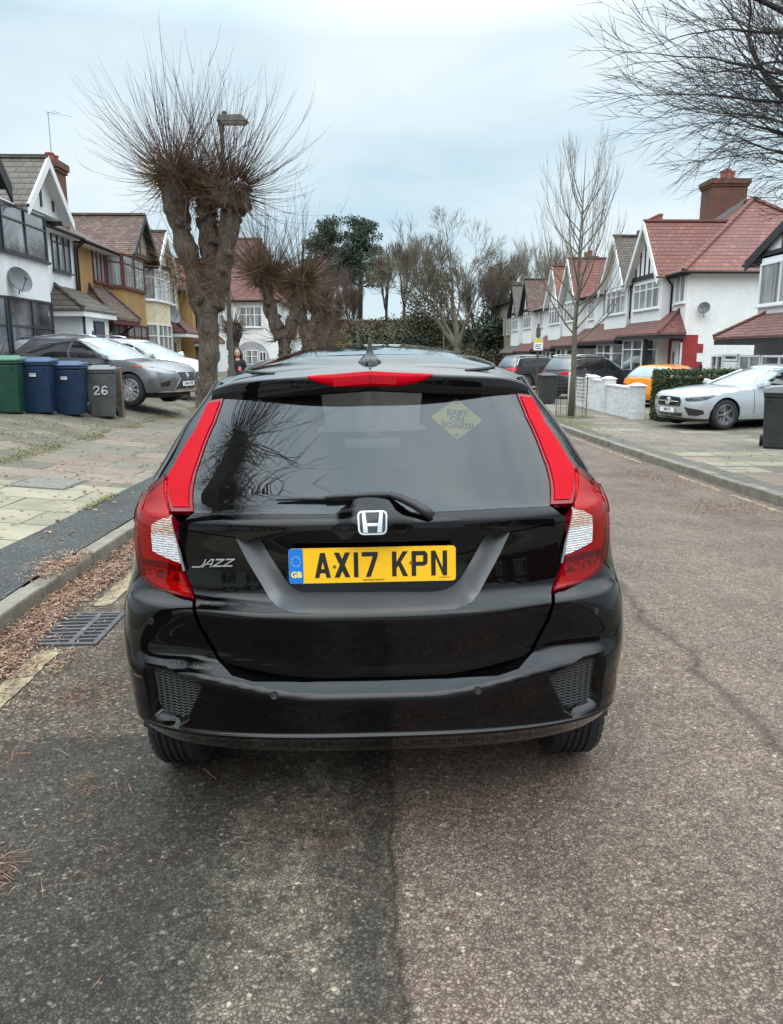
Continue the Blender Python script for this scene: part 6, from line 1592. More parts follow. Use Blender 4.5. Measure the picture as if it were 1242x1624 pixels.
def grow(mb, tw, p, d, L, r, depth, rng, spread=.6, up=.12, tips=3, bend=.12, nch=3, minr=.004, tm=None):
    seg = 4; pts = [p.copy()]; q = p.copy(); dd = d.copy()
    for i in range(seg):
        dd = (dd+rv(rng, bend)+Vector((0, 0, up*.3))).normalized(); q = q+dd*L/seg; pts.append(q.copy())
    r1 = r*(.62 if depth else .2)
    (mb if r > (tm or .02) else tw).tube(pts, [r+(r1-r)*i/seg for i in range(seg+1)], 8 if r > .08 else (5 if r > .02 else 3), False)
    if depth <= 0: return
    for k in range(nch):
        t = rng.uniform(.35, 1) if k < nch-1 else 1; i = min(seg-1, int(t*seg)); b = pts[i]+(pts[i+1]-pts[i])*(t*seg-i)
        a = rv(rng, 1); a = (a-dd*a.dot(dd)).normalized()
        nd_ = (dd+a*spread*rng.uniform(.6, 1.3)*(1 if k < nch-1 else .35)+Vector((0, 0, up))).normalized()
        grow(mb, tw, b, nd_, L*rng.uniform(.58, .82), max(minr, (r1 if t == 1 else r*(1-.4*t)*.6)*rng.uniform(.8, 1)), depth-1, rng, spread, up, tips, bend, nch, minr, tm)
# young street tree on the right
root = empty('street_tree', (5.46, 21.4, gz(5.4, 21.4))); tag(root, 'slender bare young tree on the right-hand verge inside a wire guard', 'tree')
rng = random.Random(11); mb = MB(); tw = MB()
tr = [(0, 0, -.1), (.02, 0, 1.2), (0, .02, 2.4), (.04, 0, 3.3), (.02, 0, 4.4), (.06, 0, 5.6), (.08, 0, 6.9)]; rr = [.10, .078, .062, .042, .028, .017, .005]
mb.tube(tr, rr, 10)
for i in range(30):
    z = 2.0+3.9*(i/30)**1.0+rng.uniform(-.1, .1); a = i*2.4+rng.uniform(-.4, .4); k = 1-(z-2.1)/6.2
    x0 = .03
    d = Vector((math.cos(a), math.sin(a), .75+.5*(1-k))).normalized()
    grow(tw if k < .4 else mb, tw, Vector((x0, 0, z)), d, (.45+.85*k), .009+.018*k, 3, rng, .42, .32, bend=.10, nch=3, minr=.0038, tm=.012)
mb.build('trunk', BARKG, root, smooth=True); tw.build('crown', TWIGG, root, recalc=False)
g_ = MB()
for k in range(6):
    t = 2*PI*k/6; g_.tube([(.42*math.cos(t), .42*math.sin(t), 0), (.42*math.cos(t), .42*math.sin(t), 1.15)], .008, 5)
for z in [.05+.1*i for i in range(12)]: g_.tube([(.42*math.cos(2*PI*k/24), .42*math.sin(2*PI*k/24), z) for k in range(25)], .003, 3)
for k in range(30): t = 2*PI*k/30; g_.tube([(.42*math.cos(t), .42*math.sin(t), .05), (.42*math.cos(t), .42*math.sin(t), 1.14)], .0025, 3)
o = g_.build('tree_guard', simple('wire_mesh', (.06, .065, .06), .6, .5), None); o.location = root.location; tag(o, 'dark wire mesh guard around the young tree trunk', 'tree guard')
# large tree leaning in from the upper right
root = empty('overhanging_tree', (8.3, 9.6, gz(7.7, 9.6)+.15)); tag(root, 'big bare tree reaching in with dense dark branches at the upper right', 'tree')
rng = random.Random(23); mb = MB(); tw = MB()
limb(mb, [(0, 0, -.2), (.05, 0, 1.0), (-.05, 0, 2.0), (-.2, 0, 2.6)], [.42, .34, .32, .3], 14, .15)
for (dx, dy, dz, L, r) in ((-1, -.1, .36, 1.95, .085), (-.85, .2, .8, 2.0, .10), (-.85, -.3, .95, 2.0, .09), (-.5, .1, 1.3, 2.0, .12), (-.9, -.05, .58, 2.1, .09), (-.95, .45, .5, 1.9, .08), (.6, .2, 1.1, 1.8, .12), (.4, -.6, .8, 1.6, .10), (-1, .1, .14, 1.6, .055), (-.7, .7, .6, 1.7, .07)):
    grow(mb, tw, Vector((-.2, 0, 2.7)), Vector((dx, dy, dz*.8+.24)).normalized(), L*1.06, r*1.45, 6, rng, .50, .03, bend=.15, nch=3, minr=.0038, tm=.012)
mb.build('trunk', BARKD, root, smooth=True); tw.build('crown', TWIGD, root, recalc=False)
# background trees beyond the end of the road
def bare(name, label, x, y, H, rng, mat_t, mat_w, spread=.5, nch=3, depth=6, trunk=.25, up=.15, r0=None, minr=.02, lean=0, start=.28, L0=.30, group=None):
    z0 = bz(x, y)-.3; root = empty(name, (x, y, z0)); tag(root, label, 'tree', group)
    mb = MB(); tw = MB(); r0 = r0 or H*.028
    mb.tube([(0, 0, -.3), (lean*.5, 0, H*start*.5), (lean, 0, H*start)], [r0*1.3, r0, r0*.85], 8)
    for k in range(4):
        a = 2*PI*k/4+rng.random(); d = Vector((math.cos(a)*spread*1.1, math.sin(a)*spread*1.1, 1)).normalized() if k else Vector((0, 0, 1))
        grow(mb, tw, Vector((lean, 0, H*start*(.8 if k else 1))), d, H*L0*rng.uniform(.8, 1), r0*(.6 if k else .75), depth-1, rng, spread, up, nch=nch, bend=.12, minr=minr, tm=.05)
    mb.build('trunk', mat_t, root, recalc=False); tw.build('crown', mat_w, root, recalc=False); return root
def bz(x, y):
    b = -.5; s = min(max((y-70)/26.0, 0), 1); return b+4.9*s*s*(3-2*s)
rows = [[(x, y, bz(x, y)+.12*noise.noise(Vector((x*.3, y*.3, 0)))) for x in [-60+3*i for i in range(41)]] for y in [66+1.5*i for i in range(28)]]
def grassmat(name, c0, c1, c2):
    m, nt, b = newmat(name); lk(nt, ramp(nt, noise_n(nt, .5, 9, .75), [(.35, c0), (.5, c1), (.65, c2)]), b.inputs['Base Color']); setp(b, Roughness=.95); bump(nt, b, noise_n(nt, 3, 6, .7), .8, .1); return m
GRASS = grassmat('bank_grass', (.035, .042, .016), (.065, .072, .026), (.10, .085, .042))
o = grid_obj('hill', rows, GRASS, None); o['kind'] = 'structure'
def leafmass(mb, c, R, n, rng, size=.25, sq=(1, 1, 1)):
    for _ in range(n):
        d = rv(rng); d = d/max(.3, d.length)*rng.random()**.4
        p = Vector((c[0]+d.x*R*sq[0], c[1]+d.y*R*sq[1], c[2]+d.z*R*sq[2])); a = rv(rng).normalized(); b = a.cross(rv(rng)).normalized(); s_ = size*rng.uniform(.5, 1.2)
        mb.add([p-a*s_, p+b*s_*.6, p+a*s_, p-b*s_*.6], [(0, 1, 2, 3)])
def leafmat(name, c0, c1):
    m, nt, b = newmat(name); lk(nt, ramp(nt, noise_n(nt, 1.3, 8, .8), [(.35, c0), (.65, c1)]), b.inputs['Base Color']); setp(b, Roughness=.7); return m
LEAFD = leafmat('dark_leaf', (.012, .022, .010), (.035, .055, .022)); LEAFP = leafmat('pine_needles', (.014, .028, .018), (.05, .08, .045)); LEAFB = leafmat('hedge_leaf', (.018, .035, .010), (.06, .09, .028))
LEAFO = leafmat('olive_leaf', (.036, .032, .015), (.088, .074, .034)); LEAFY = leafmat('yellow_green_leaf', (.09, .09, .02), (.2, .19, .05)); TWR = simple('reddish_twigs', (.085, .046, .036), .9, var=.3, vs=1); TWB = simple('brown_twigs', (.072, .056, .040), .9, var=.3, vs=1)
rng = random.Random(31)
def bush(name, label, x, y, z, R, n, mat, rng, size=.3, sq=(1, 1, .8), cat='shrub', clumps=6, group=None, flat=False):
    mb = MB(); 
    for k in range(clumps):
        d = rv(rng, .75)
        leafmass(mb, (x+d.x*R*sq[0], y+d.y*R*sq[1], z+d.z*R*sq[2]), R*.6, n//clumps, rng, size, sq)
    o = mb.build(name, mat, None, recalc=False); tag(o, label, cat, group); return o
# pine
def pine(label, x, y, H, R0, rng, seed=1):
    z0 = bz(x, y)-.2; root = empty('pine_tree', (x, y, z0)); tag(root, label, 'tree', 'pines beyond the end of the road')
    mb = MB(); lf = MB(); mb.tube([(0, 0, 0), (.2, 0, H*.5), (0, 0, H*.95)], [.4, .28, .08], 8)
    for i in range(70):
        z = H*(.40+.58*rng.random()); a = rng.uniform(0, 2*PI); L = R0*(1.15-(z/H-.5)*1.3)*rng.uniform(.5, 1); e = Vector((math.cos(a)*L, math.sin(a)*L, z+L*.25))
        mb.tube([(0, 0, z), tuple(e)], [.08, .03], 4); leafmass(lf, e, R0*.30, 170, rng, .14, (1, 1, .7)); leafmass(lf, e*.6+Vector((0, 0, z*.4)), R0*.24, 70, rng, .17, (1, 1, .5))
    mb.build('trunk', BARKD, root, recalc=False); lf.build('crown', LEAFP, root, recalc=False)
pine('dark green pine on the left of the pair above the roadside wall', -5.5, 100, 13.2, 3.4, rng); pine('dark green pine on the right of the pair above the roadside wall', -1.7, 101, 13.4, 3.2, rng)
for (lab, x, y, H, tm_, wm, sp, st, l0) in (
    ('reddish-brown twiggy tree left of the pines behind the pollards', -8.6, 84, 10.5, BARKD, TWR, .5, .1, .28),
    ('purplish twiggy tree below the left pine', -5.2, 86, 10.6, BARKD, TWR, .45, .1, .28),
    ('brown twiggy tree below the right pine', -1.9, 84, 10.2, BARKD, TWB, .42, .1, .28),
    ('tall thin bare tree right of the pines', 1.6, 95, 11.0, BARKD, TWB, .34, .25, .26),
    ('ivy-stemmed bare tree between the pines and the broad tree', 3.6, 92, 11.5, BARKD, TWB, .34, .3, .26),
    ('grey twiggy tree left of the beige building', 14.5, 88, 10.5, BARKD, TWB, .5, .15, .30),
    ('brown-twigged bare tree rising over the last roofs of the terrace', 11.2, 80, 9.8, BARKD, TWB, .5, .15, .30),
    ('thin bare tree behind the young street tree', 18.5, 84, 13.5, BARKD, TWIGG, .45, .2, .28)):
    bare('bare_tree', lab, x, y, H, rng, tm_, wm, sp, 4, 6, r0=.18, minr=.012, start=st, L0=l0, group='bare trees beyond the end of the road')
bare('broad_tree', 'broad spreading bare tree at the end of the road, its trunk pale and straight', 7.3, 68.5, 12.6, random.Random(8), BARKG, simple('olive_twigs', (.10, .085, .052), .9), .66, 3, 8, r0=.33, minr=.012, start=.26, L0=.30, up=.10)
bush('ivy_shrub', 'olive ivy-clad mass behind the broad spreading tree', 5.6, 80, 6.2, 2.4, 3400, LEAFO, rng, .16, (1, .8, 1.6), clumps=20); bush('evergreen_shrub', 'dark holly on the bank right of the broad tree', 12.2, 76, 2.4, 2.1, 3400, LEAFD, rng, .2, (1, .8, 1.2), clumps=14)
bush('olive_tree_mass', 'olive evergreen crown above the far right-hand roofs', 13.6, 82, 6.4, 2.3, 2600, LEAFO, rng, .17, (1.0, .8, 1.5), clumps=18)
bush('evergreen_hedge', 'dark ivy hedge along the foot of the bank', 1.2, 78, 1.9, 2.4, 4200, LEAFD, rng, .17, (1.5, .5, .5), 'hedge', 16)
bush('bramble', 'brownish brambles on the bank right of the ivy hedge', 6.5, 74.5, 1.0, 2.4, 3000, LEAFO, rng, .14, (1.5, .5, .4), clumps=14); bush('bramble', 'brownish brambles on the bank at the far right of the road end', 11, 73, .8, 2.2, 3000, LEAFO, rng, .14, (1.5, .5, .5), clumps=14)
bush('bramble', 'brown scrub climbing the bank behind the ivy hedge', -2, 82, 3.0, 2.6, 4500, LEAFO, rng, .16, (2.2, .5, .7), clumps=18); bush('bramble', 'brown scrub on the bank between the two thin trees and the broad tree', 5, 84, 3.6, 2.8, 4500, LEAFO, rng, .16, (1.8, .5, .7), clumps=18)
bush('bramble', 'dark scrub at the top of the bank under the right-hand bare trees', 11, 86, 4.2, 2.8, 4500, LEAFD, rng, .17, (1.8, .5, .7), clumps=18)
bush('yellow_shrub', 'yellow-green shrub past the last pollard on the left', -3.4, 60, 1.5, 1.5, 3600, LEAFY, rng, .12, (1, 1, 1.2), clumps=14)
bush('laurel', 'dark green bush beside the left-hand pollards', -4.6, 57, .9, 1.3, 2200, LEAFB, rng, .14, (1, 1, .9), clumps=10)
bush('conifer_bush', 'small rounded green bush behind the lamp post', -4.4, 24.5, .45, .42, 900, LEAFY, rng, .05, (1, 1, 1.2), clumps=8)
# garden hedge on the right
hx0, hx1, hy0, hy1 = 7.35, 10.6, 19.7, 20.6; zg = ground_z(8, 21); mb = MB(); mb.box(hx0+.12, hx1-.1, hy0+.12, hy1-.12, zg, zg+1.1)
for _ in range(15000):
    f = rng.random(); x, y, z = rng.uniform(hx0, hx1), rng.uniform(hy0, hy1), rng.uniform(zg, zg+1.28+.05*math.sin(x*5))
    if f < .45: y = hy0+abs(rng.gauss(0, .06))
    elif f < .62: x = hx0+abs(rng.gauss(0, .06))
    elif f < .9: z = zg+1.25+rng.gauss(0, .03)+.05*noise.noise(Vector((x*2, y*2, 0)))
    p = Vector((x, y, z)); a = rv(rng).normalized(); b = a.cross(rv(rng)).normalized(); s_ = rng.uniform(.022, .042)
    mb.add([p-a*s_, p+b*s_*.6, p+a*s_, p-b*s_*.6], [(0, 1, 2, 3)])
o = mb.build('garden_hedge', LEAFB, None, recalc=False); tag(o, 'clipped green privet hedge between the white garden wall and the silver saloon', 'hedge')
# ================================================ kerbs, markings, street furniture
rng = random.Random(77)
KM = simple('kerb_stone', (.17, .152, .122), .85, var=.35, vs=4, bmp=.5, bs=60)
def kerb(x0, x1, lean, ys):
    mb = MB(); y = ys[0]
    while y < ys[1]:
        y2 = y+.914; j = rng.uniform(-.006, .006); g_ = .006; P = []
        zt0, zt1 = ground_z(lean, y)+.006+j, ground_z(lean, y2)+.006+j
        for (yy, zt) in ((y+g_, zt0), (y2-g_, zt1)): P.append((yy, zt))
        zb0, zb1 = zt0-.3, zt1-.3
        mb.hexa([(x0, P[0][0], zb0), (x1, P[0][0], zb0), (x1, P[1][0], zb1), (x0, P[1][0], zb1), (x0, P[0][0], zt0), (x1, P[0][0], zt0), (x1, P[1][0], zt1), (x0, P[1][0], zt1)])
        y = y2
    o = mb.build('kerb', KM, None, bevel=.018, recalc=True); o['kind'] = 'structure'; return o
kerb(KL-.13, KL, KL-.16, (-8, 72)); kerb(KR, KR+.15, KR+.16, (-8, 72))

def linemat():
    m, nt, b = newmat('worn_yellow_line'); c = nd(nt, 'ShaderNodeTexCoord'); P = c.outputs['Object']
    f = noise_n(nt, 7, 9, .75, vec=P); col = ramp(nt, f, [(.38, (.09, .08, .065)), (.48, (.24, .185, .11)), (.62, (.40, .32, .20))])
    col = mixc(nt, .6, col, ramp(nt, noise_n(nt, 110, 2, .5, vec=P), [(.35, (.5,)*3), (.6, (1.1,)*3)]), 'MULTIPLY')
    lk(nt, col, b.inputs['Base Color']); setp(b, Roughness=.85); bump(nt, b, noise_n(nt, 110, 2, .5, vec=P), .4, .004); return m
LINE = linemat()
def wline(x, y0, y1, w=.085):
    n = max(2, int((y1-y0)/.04)); rows = []
    for i in range(n+1):
        y = y0+(y1-y0)*i/n; e = min(1, 8*min(i, n-i)/n+.7); a = (.5+.5*noise.noise(Vector((x, y*9, 0))))*.35; b_ = (.5+.5*noise.noise(Vector((x+9, y*8, 5))))*.35
        rows.append([(x-w/2*(e)+w*a*.6, y, road_z(x, y)+.004), (x+w/2*e-w*b_*.6, y, road_z(x+w, y)+.004)])
    o = grid_obj('road_marking', rows, LINE, None, True); o['kind'] = 'structure'
wline(-1.75, 1.2, 2.9, .10); wline(-1.75, 3.15, 3.98, .15); wline(-1.74, 4.74, 5.75, .15); wline(-1.73, 6.1, 9.0, .10)
for a, b_ in ((7.5, 9.2), (9.5, 11.0), (12.4, 14.2), (14.4, 17.0), (17.2, 20)): wline(KR-.19, a, b_, .09)
# drain grating
gx0, gx1, gy0, gy1 = -2.06, -1.53, 4.06, 4.60
gz0 = max(road_z(x, 3.6) for x in (gx0, gx1))+.004
IRON = simple('cast_iron', (.10, .10, .105), .55, .5, var=.3, vs=8, bmp=.3, bs=80)
mb = MB(); t_ = .028; zz = gz0+.006
mb.box(gx0, gx1, gy0, gy0+t_, zz-.05, zz); mb.box(gx0, gx1, gy1-t_, gy1, zz-.05, zz); mb.box(gx0, gx0+t_, gy0+t_, gy1-t_, zz-.05, zz); mb.box(gx1-t_, gx1, gy0+t_, gy1-t_, zz-.05, zz)
for k in range(8):
    y = gy0+.05+k*.058; mb.hexa([(gx0+t_, y, zz-.05), (gx1-t_, y+.03, zz-.05), (gx1-t_, y+.050, zz-.05), (gx0+t_, y+.02, zz-.05), (gx0+t_, y, zz-.003), (gx1-t_, y+.03, zz-.003), (gx1-t_, y+.050, zz-.003), (gx0+t_, y+.02, zz-.003)])
mb.box((gx0+gx1)/2+.10, (gx0+gx1)/2+.13, gy0+t_, gy1-t_, zz-.05, zz-.001)
dr = mb.build('drain_grate', IRON, None); tag(dr, 'rusty iron drain grating in the gutter, half buried in brown leaf litter', 'drain')
mb = MB(); mb.box(gx0+.005, gx1-.005, gy0+.005, gy1-.005, gz0-.001, gz0+.002); mb.build('drain_shade_sheet', simple('drain_dark', (.006, .006, .006), 1), dr)  # thin black sheet standing in for the shade below the bars
# manhole in the pavement
def manhole(x, y, w, d):
    mb = MB(); z = ground_z(x, y); zz = lambda a, b: ground_z(a, b)+.006
    P = [(x-w/2, y-d/2), (x+w/2, y-d/2), (x+w/2, y+d/2), (x-w/2, y+d/2)]; q = [(a, b, zz(a, b)) for a, b in P]; mb.slab(q, .02)
    o = mb.build('inspection_cover', simple('cover_tarmac', (.08, .078, .07), .9, var=.3, vs=14, bmp=.8, bs=60), None); tag(o, 'worn rectangular inspection cover let into the pale paving slabs', 'manhole cover')
    mb = MB(); Q = inset(P, .04); q = [(a, b, zz(a, b)+.004) for a, b in Q]; mb.slab(q, .01); mb.build('cover_plate', simple('cover_plate', (.15, .14, .12), .8, var=.3, vs=20, bmp=.9, bs=50), o)
manhole(-3.74, 8.86, .66, .74)
# ---- leaf litter
def litter(name, label, pts, mat, L=(.03, .07), w=(.006, .014), seed=1):
    r = random.Random(seed); mb = MB()
    for (x, y, h) in pts:
        z = ground_z(x, y)+.004+h; a = r.uniform(0, 2*PI); l = r.uniform(*L)*.5; ww = r.uniform(*w)*.5; c, s_ = math.cos(a), math.sin(a); t1, t2 = r.uniform(-.012, .016), r.uniform(-.006, .016); cv = r.uniform(.0, .012)
        p = lambda u, v, hh: (x+u*c-v*s_, y+u*s_+v*c, max(z, z+hh))
        mb.add([p(-l, -ww*.3, t1+.001), p(-l, ww*.3, t1), p(0, -ww, cv+.003), p(0, ww, cv+.001), p(l, -ww*.2, t2+.001), p(l, ww*.2, t2)], [(0, 2, 3, 1), (2, 4, 5, 3)], r.randint(0, len(mat)-1))
    o = mb.build(name, mat, None, recalc=False); tag(o, label, 'leaf litter', kind='stuff'); return o
LM = [simple('litter_a', (.21, .115, .075), .9, var=.2), simple('litter_b', (.30, .18, .125), .9, var=.2), simple('litter_c', (.10, .045, .028), .9, var=.2), simple('litter_d', (.36, .24, .16), .9, var=.2)]
pts = []
for _ in range(26000):
    y = rng.uniform(3.2, 6.6); x = KL+abs(rng.gauss(0, .22 if y < 4.8 else .15)); n = noise.noise(Vector((x*2.5, y*1.3, 3)))
    den = .95 if 3.6 < y < 4.9 else (.8 if 4.9 <= y < 5.8 else .3)
    if 4.0 < y < 4.66 and x > -1.86: den = .12
    elif abs(x+1.745) < .10: den *= .22
    if rng.random() < den*(.75+n*1.6) and x < -1.0: pts.append((x, y, rng.random()**2*.035*max(0, 1-(x-KL)/.45)))
for _ in range(1500):                       # spill over the joint onto the kerb and verge
    y = rng.gauss(5.35, .2); x = KL+rng.gauss(-.03, .10); pts.append((x, y, rng.random()*.03))
litter('leaf_litter', 'drift of rust-brown leaf litter along the left gutter', pts, LM, (.02, .06), (.003, .010))
pts = []
for (cx, cy, sx_, sy_, n) in ((-1.20, 2.0, .05, .12, 800), (-1.36, 3.4, .10, .08, 160), (-1.05, 2.6, .06, .05, 60), (-1.15, 3.0, .2, .08, 90), (.1, 2.0, .8, .7, 60), (1.8, 3.5, 1.2, 1.5, 60)):
    for _ in range(n): pts.append((rng.gauss(cx, sx_), rng.gauss(cy, sy_), rng.random()*.006))
litter('pine_needles', 'scattered reddish needles and twigs lying on the dark asphalt', pts, LM[:3], (.03, .09), (.0012, .003), 4)
pts = []
for (cx, cy, sx_, sy_, n) in ((3.95, 10.6, .22, .6, 800), (3.95, 8.4, .3, .25, 450), (3.7, 8.0, .2, .2, 200), (4.35, 14, .08, 2.5, 400), (4.2, 7.5, .15, .6, 300)):
    for _ in range(n):
        x, y = rng.gauss(cx, sx_), rng.gauss(cy, sy_)
        if x < KR-.02: pts.append((x, y, rng.random()*.01))
litter('leaf_litter', 'thin scatter of reddish debris in the right-hand gutter', pts, [LM[0], LM[2]], (.02, .05), (.004, .012), 9)
pts = []
for _ in range(1600): x = rng.uniform(-7, -2.4); y = rng.uniform(6, 22); pts.append((x, y, 0))
for _ in range(500): x = rng.uniform(4.8, 9.5); y = rng.uniform(9, 22); pts.append((x, y, 0))
litter('fallen_leaves', 'sparse dry leaves blown about the pavements and forecourts', pts, LM, (.03, .07), (.015, .04), 12)
# moss and weeds along the slab edge
MOSS = [leafmat('moss', (.06, .07, .015), (.16, .17, .04)), simple('dead_grass', (.2, .17, .09), .9)]
pts = []
for _ in range(9000):
    y = rng.uniform(9, 24); x = -4.88+rng.gauss(0, .10)
    if noise.noise(Vector((x*2, y*.9, 1))) > -.15: pts.append((x, y, rng.random()*.012))
for _ in range(2500):
    y = rng.uniform(7.5, 14); x = -2.84+rng.gauss(0, .03)
    if noise.noise(Vector((x, y*1.2, 4))) > -.05: pts.append((x, y, rng.random()*.01))
for _ in range(4500):
    x, y = rng.uniform(-7, -4.9), rng.uniform(11, 15.2)
    if noise.noise(Vector((x*1.3, y*1.3, 8))) > .1: pts.append((x, y, rng.random()*.012))
for _ in range(2500): a, r_ = rng.uniform(0, 6.28), abs(rng.gauss(.55, .2)); pts.append((-2.85+r_*math.cos(a)*.8, 13.8+r_*math.sin(a), rng.random()*.02))
for _ in range(2500): pts.append((KR+.2+abs(rng.gauss(0, .35)), rng.gauss(19.5, 2.0), rng.random()*.015))
for _ in range(1600): a, r_ = rng.uniform(0, 6.28), abs(rng.gauss(.45, .15)); pts.append((5.46+r_*math.cos(a), 21.4+r_*math.sin(a), rng.random()*.05))
litter('moss', 'yellow-green moss and weeds growing in the paving joints', pts, MOSS, (.015, .05), (.008, .02), 14)
# ---- wheelie bins
def bin_(label, x, y, rz, cb, cl, name='wheelie_bin', group='wheelie bins along the left forecourt', H=1.07, num=None, logo=False):
    z = ground_z(x, y); root = empty(name, (x, y, z), rz); tag(root, label, 'bin', group); k = H/1.07
    b_, l_ = simple('bin_%s' % cb[0], cb[1], .5, var=.3, vs=4, bmp=.1, bs=200), simple('bin_%s' % cl[0], cl[1], .45, var=.1)
    mb = MB()         # front of the bin faces -y
    def ring(w, d, z, off=0): return [(-w/2, -d/2+off, z), (w/2, -d/2+off, z), (w/2, d/2+off, z), (-w/2, d/2+off, z)]
    R_ = [ring(.46, .50, .02*k, .02), ring(.56, .64, .90*k), ring(.585, .68, .91*k), ring(.585, .68, .96*k)]
    for i in range(3): mb.hexa(R_[i]+R_[i+1]) if i != 1 else mb.hexa(R_[1]+R_[2])
    for s in (-1, 1): mb.box(s*.19-.012, s*.19+.012, -.335, -.31, .80*k, .90*k)
    body_ = mb.build('bin_body', b_, root, bevel=.02)
    mb = MB(); mb.hexa([(-.30, -.36, .965*k), (.30, -.36, .965*k), (.30, .36, .965*k), (-.30, .36, .965*k), (-.30, -.36, 1.0*k), (.30, -.36, 1.0*k), (.29, .36, 1.04*k), (-.29, .36, 1.04*k)])
    mb.hexa([(-.24, -.26, .99*k), (.24, -.26, .99*k), (.24, .28, 1.01*k), (-.24, .28, 1.01*k), (-.17, -.16, 1.06*k), (.17, -.16, 1.06*k), (.17, .2, 1.07*k), (-.17, .2, 1.07*k)])
    mb.build('lid', l_, root, bevel=.015)
    mb = MB(); mb.tube([(-.24, .40, .98*k), (.24, .40, .98*k)], .016, 8); [mb.tube([(s*.22, .30, .93*k), (s*.22, .40, .98*k)], .018, 6) for s in (-1, 0, 1)]; mb.build('handle', b_, root)
    for s in (-1, 1):
        mb = MB(); mb.lathe([(0, -.03), (.09, -.03), (.10, -.02), (.10, .02), (.09, .03), (0, .03)], 20, 'x', (s*.26, .27, .10)); mb.build('wheel', RUBBER, root, angle=40)
    wt = simple('bin_white_mark', (.62, .62, .62), .6, var=.25, vs=30)
    def fm_(px, pz):  return Matrix(((1, 0, 0, px), (0, .075, -1, -.25-.07*pz/(.9*k)-.013), (0, 1, -.075, pz), (0, 0, 0, 1)))
    if logo:
        for i, (w_, h_) in enumerate(((.12, .022), (.12, .03))):
            mb = MB(); mb.prism([(-w_/2, -h_/2), (w_/2, -h_/2), (w_/2, h_/2), (-w_/2, h_/2)], 0, .003); o = mb.build('council_mark', wt, root); o.matrix_local = fm_(-.02, .76-.035*i)
    if num:
        mb = MB()
        arcs = {'2': [(-.055, .05), (-.03, .085), (.02, .085), (.045, .05), (.02, .0), (-.02, -.03), (-.05, -.07), (.05, -.07)], '6': [(.045, .07), (.01, .09), (-.035, .06), (-.05, 0), (-.045, -.05), (0, -.075), (.045, -.05), (.045, -.01), (0, .01), (-.045, -.02)]}
        for i, ch in enumerate(num):
            pts_ = arcs[ch]; ox = -.075+i*.15
            for j in range(len(pts_)-1):
                a, b2 = Vector(pts_[j]), Vector(pts_[j+1]); d = (b2-a).normalized(); n_ = Vector((-d.y, d.x))*.012
                mb.prism([(ox+q.x, q.y) for q in (a-n_-d*.008, b2-n_+d*.008, b2+n_+d*.008, a+n_-d*.008)], .0, .003+.0005*(j % 3))
        o = mb.build('painted_number', wt, root); o.matrix_local = fm_(-.0, .56)
    return root
GRY = ('grey', (.075, .08, .082)); GRYL = ('grey_lid', (.13, .14, .145)); BLU = ('blue', (.003, .021, .062)); BLUL = ('blue_lid', (.03, .065, .15)); GRN = ('green', (.004, .045, .026)); GRNL = ('green_lid', (.055, .16, .10)); BLK = ('charcoal', (.03, .032, .035)); BLKL = ('charcoal_lid', (.035, .038, .042))
def place(u, v, fx=None):     # pixel of the base -> ground
    return gp(u, v)
for (lab, u, v, cb, cl, num, lg, rz) in (
    ('green wheelie bin with pale green lid at the left picture edge', 6, 657, GRN, GRNL, None, False, .12),
    ('blue wheelie bin between the green bin and another blue bin', 57, 657, BLU, BLUL, None, True, .10),
    ('blue wheelie bin right beside the grey numbered bin', 106, 660, BLU, BLUL, None, True, .10),
    ('grey wheelie bin with white painted number, by the wooden post', 157, 663, GRY, GRYL, '26', False, .25)):
    p = gp(u, v); bin_(lab, p.x, p.y+.3, rz, cb, cl, num=num, logo=lg)
p = gp(283, 634); bin_('dark grey wheelie bin beside the nose of the silver crossover', p.x, p.y+.3, .3, BLK, BLKL)
GRB = 'charcoal wheelie bins on the right-hand side'
p = gp(1233, 713); bin_('large charcoal wheelie bin at the right picture edge', p.x+.12, p.y+.25, -.45, BLK, BLKL, group=GRB)
p = gp(870, 641); bin_('charcoal wheelie bin left of the white lattice fence', p.x, p.y+.3, .1, BLK, BLKL, group=GRB)
p = gp(190, 662); mb = MB(); mb.hexa([(-.07, -.07, -.2), (.07, -.07, -.2), (.07, .07, -.2), (-.07, .07, -.2), (-.062, -.065, 1.05), (.066, -.065, 1.05), (.066, .065, 1.06), (-.062, .065, 1.06)])
o = mb.build('wooden_post', WOODG, None, bevel=.008); o.location = (p.x, p.y+.1, p.z); tag(o, 'weathered wooden gatepost standing beside the grey numbered bin', 'post')
# low timber fence between the driveways
mb = MB(); fx0, fx1, fy = -8.6, -4.9, 21.9
rt = empty('timber_fence', (0, 0, 0)); tag(rt, 'low weathered timber fence between the crossover and the white people carrier', 'fence')
for i in range(5):
    x = fx0+(fx1-fx0)*i/4; z = ground_z(x, fy); m = MB(); m.box(x-.05, x+.05, fy-.05, fy+.05, z-.1, z+1.0); m.build('fence_post', WOODG, rt)
for h_ in (.45, .85):
    m = MB(); m.hexa([(fx0, fy-.08, ground_z(fx0, fy)+h_), (fx1, fy-.08, ground_z(fx1, fy)+h_), (fx1, fy-.052, ground_z(fx1, fy)+h_), (fx0, fy-.052, ground_z(fx0, fy)+h_), (fx0, fy-.08, ground_z(fx0, fy)+h_+.14), (fx1, fy-.08, ground_z(fx1, fy)+h_+.14), (fx1, fy-.052, ground_z(fx1, fy)+h_+.14), (fx0, fy-.052, ground_z(fx0, fy)+h_+.14)]); m.build('fence_rail', WOODG, rt)
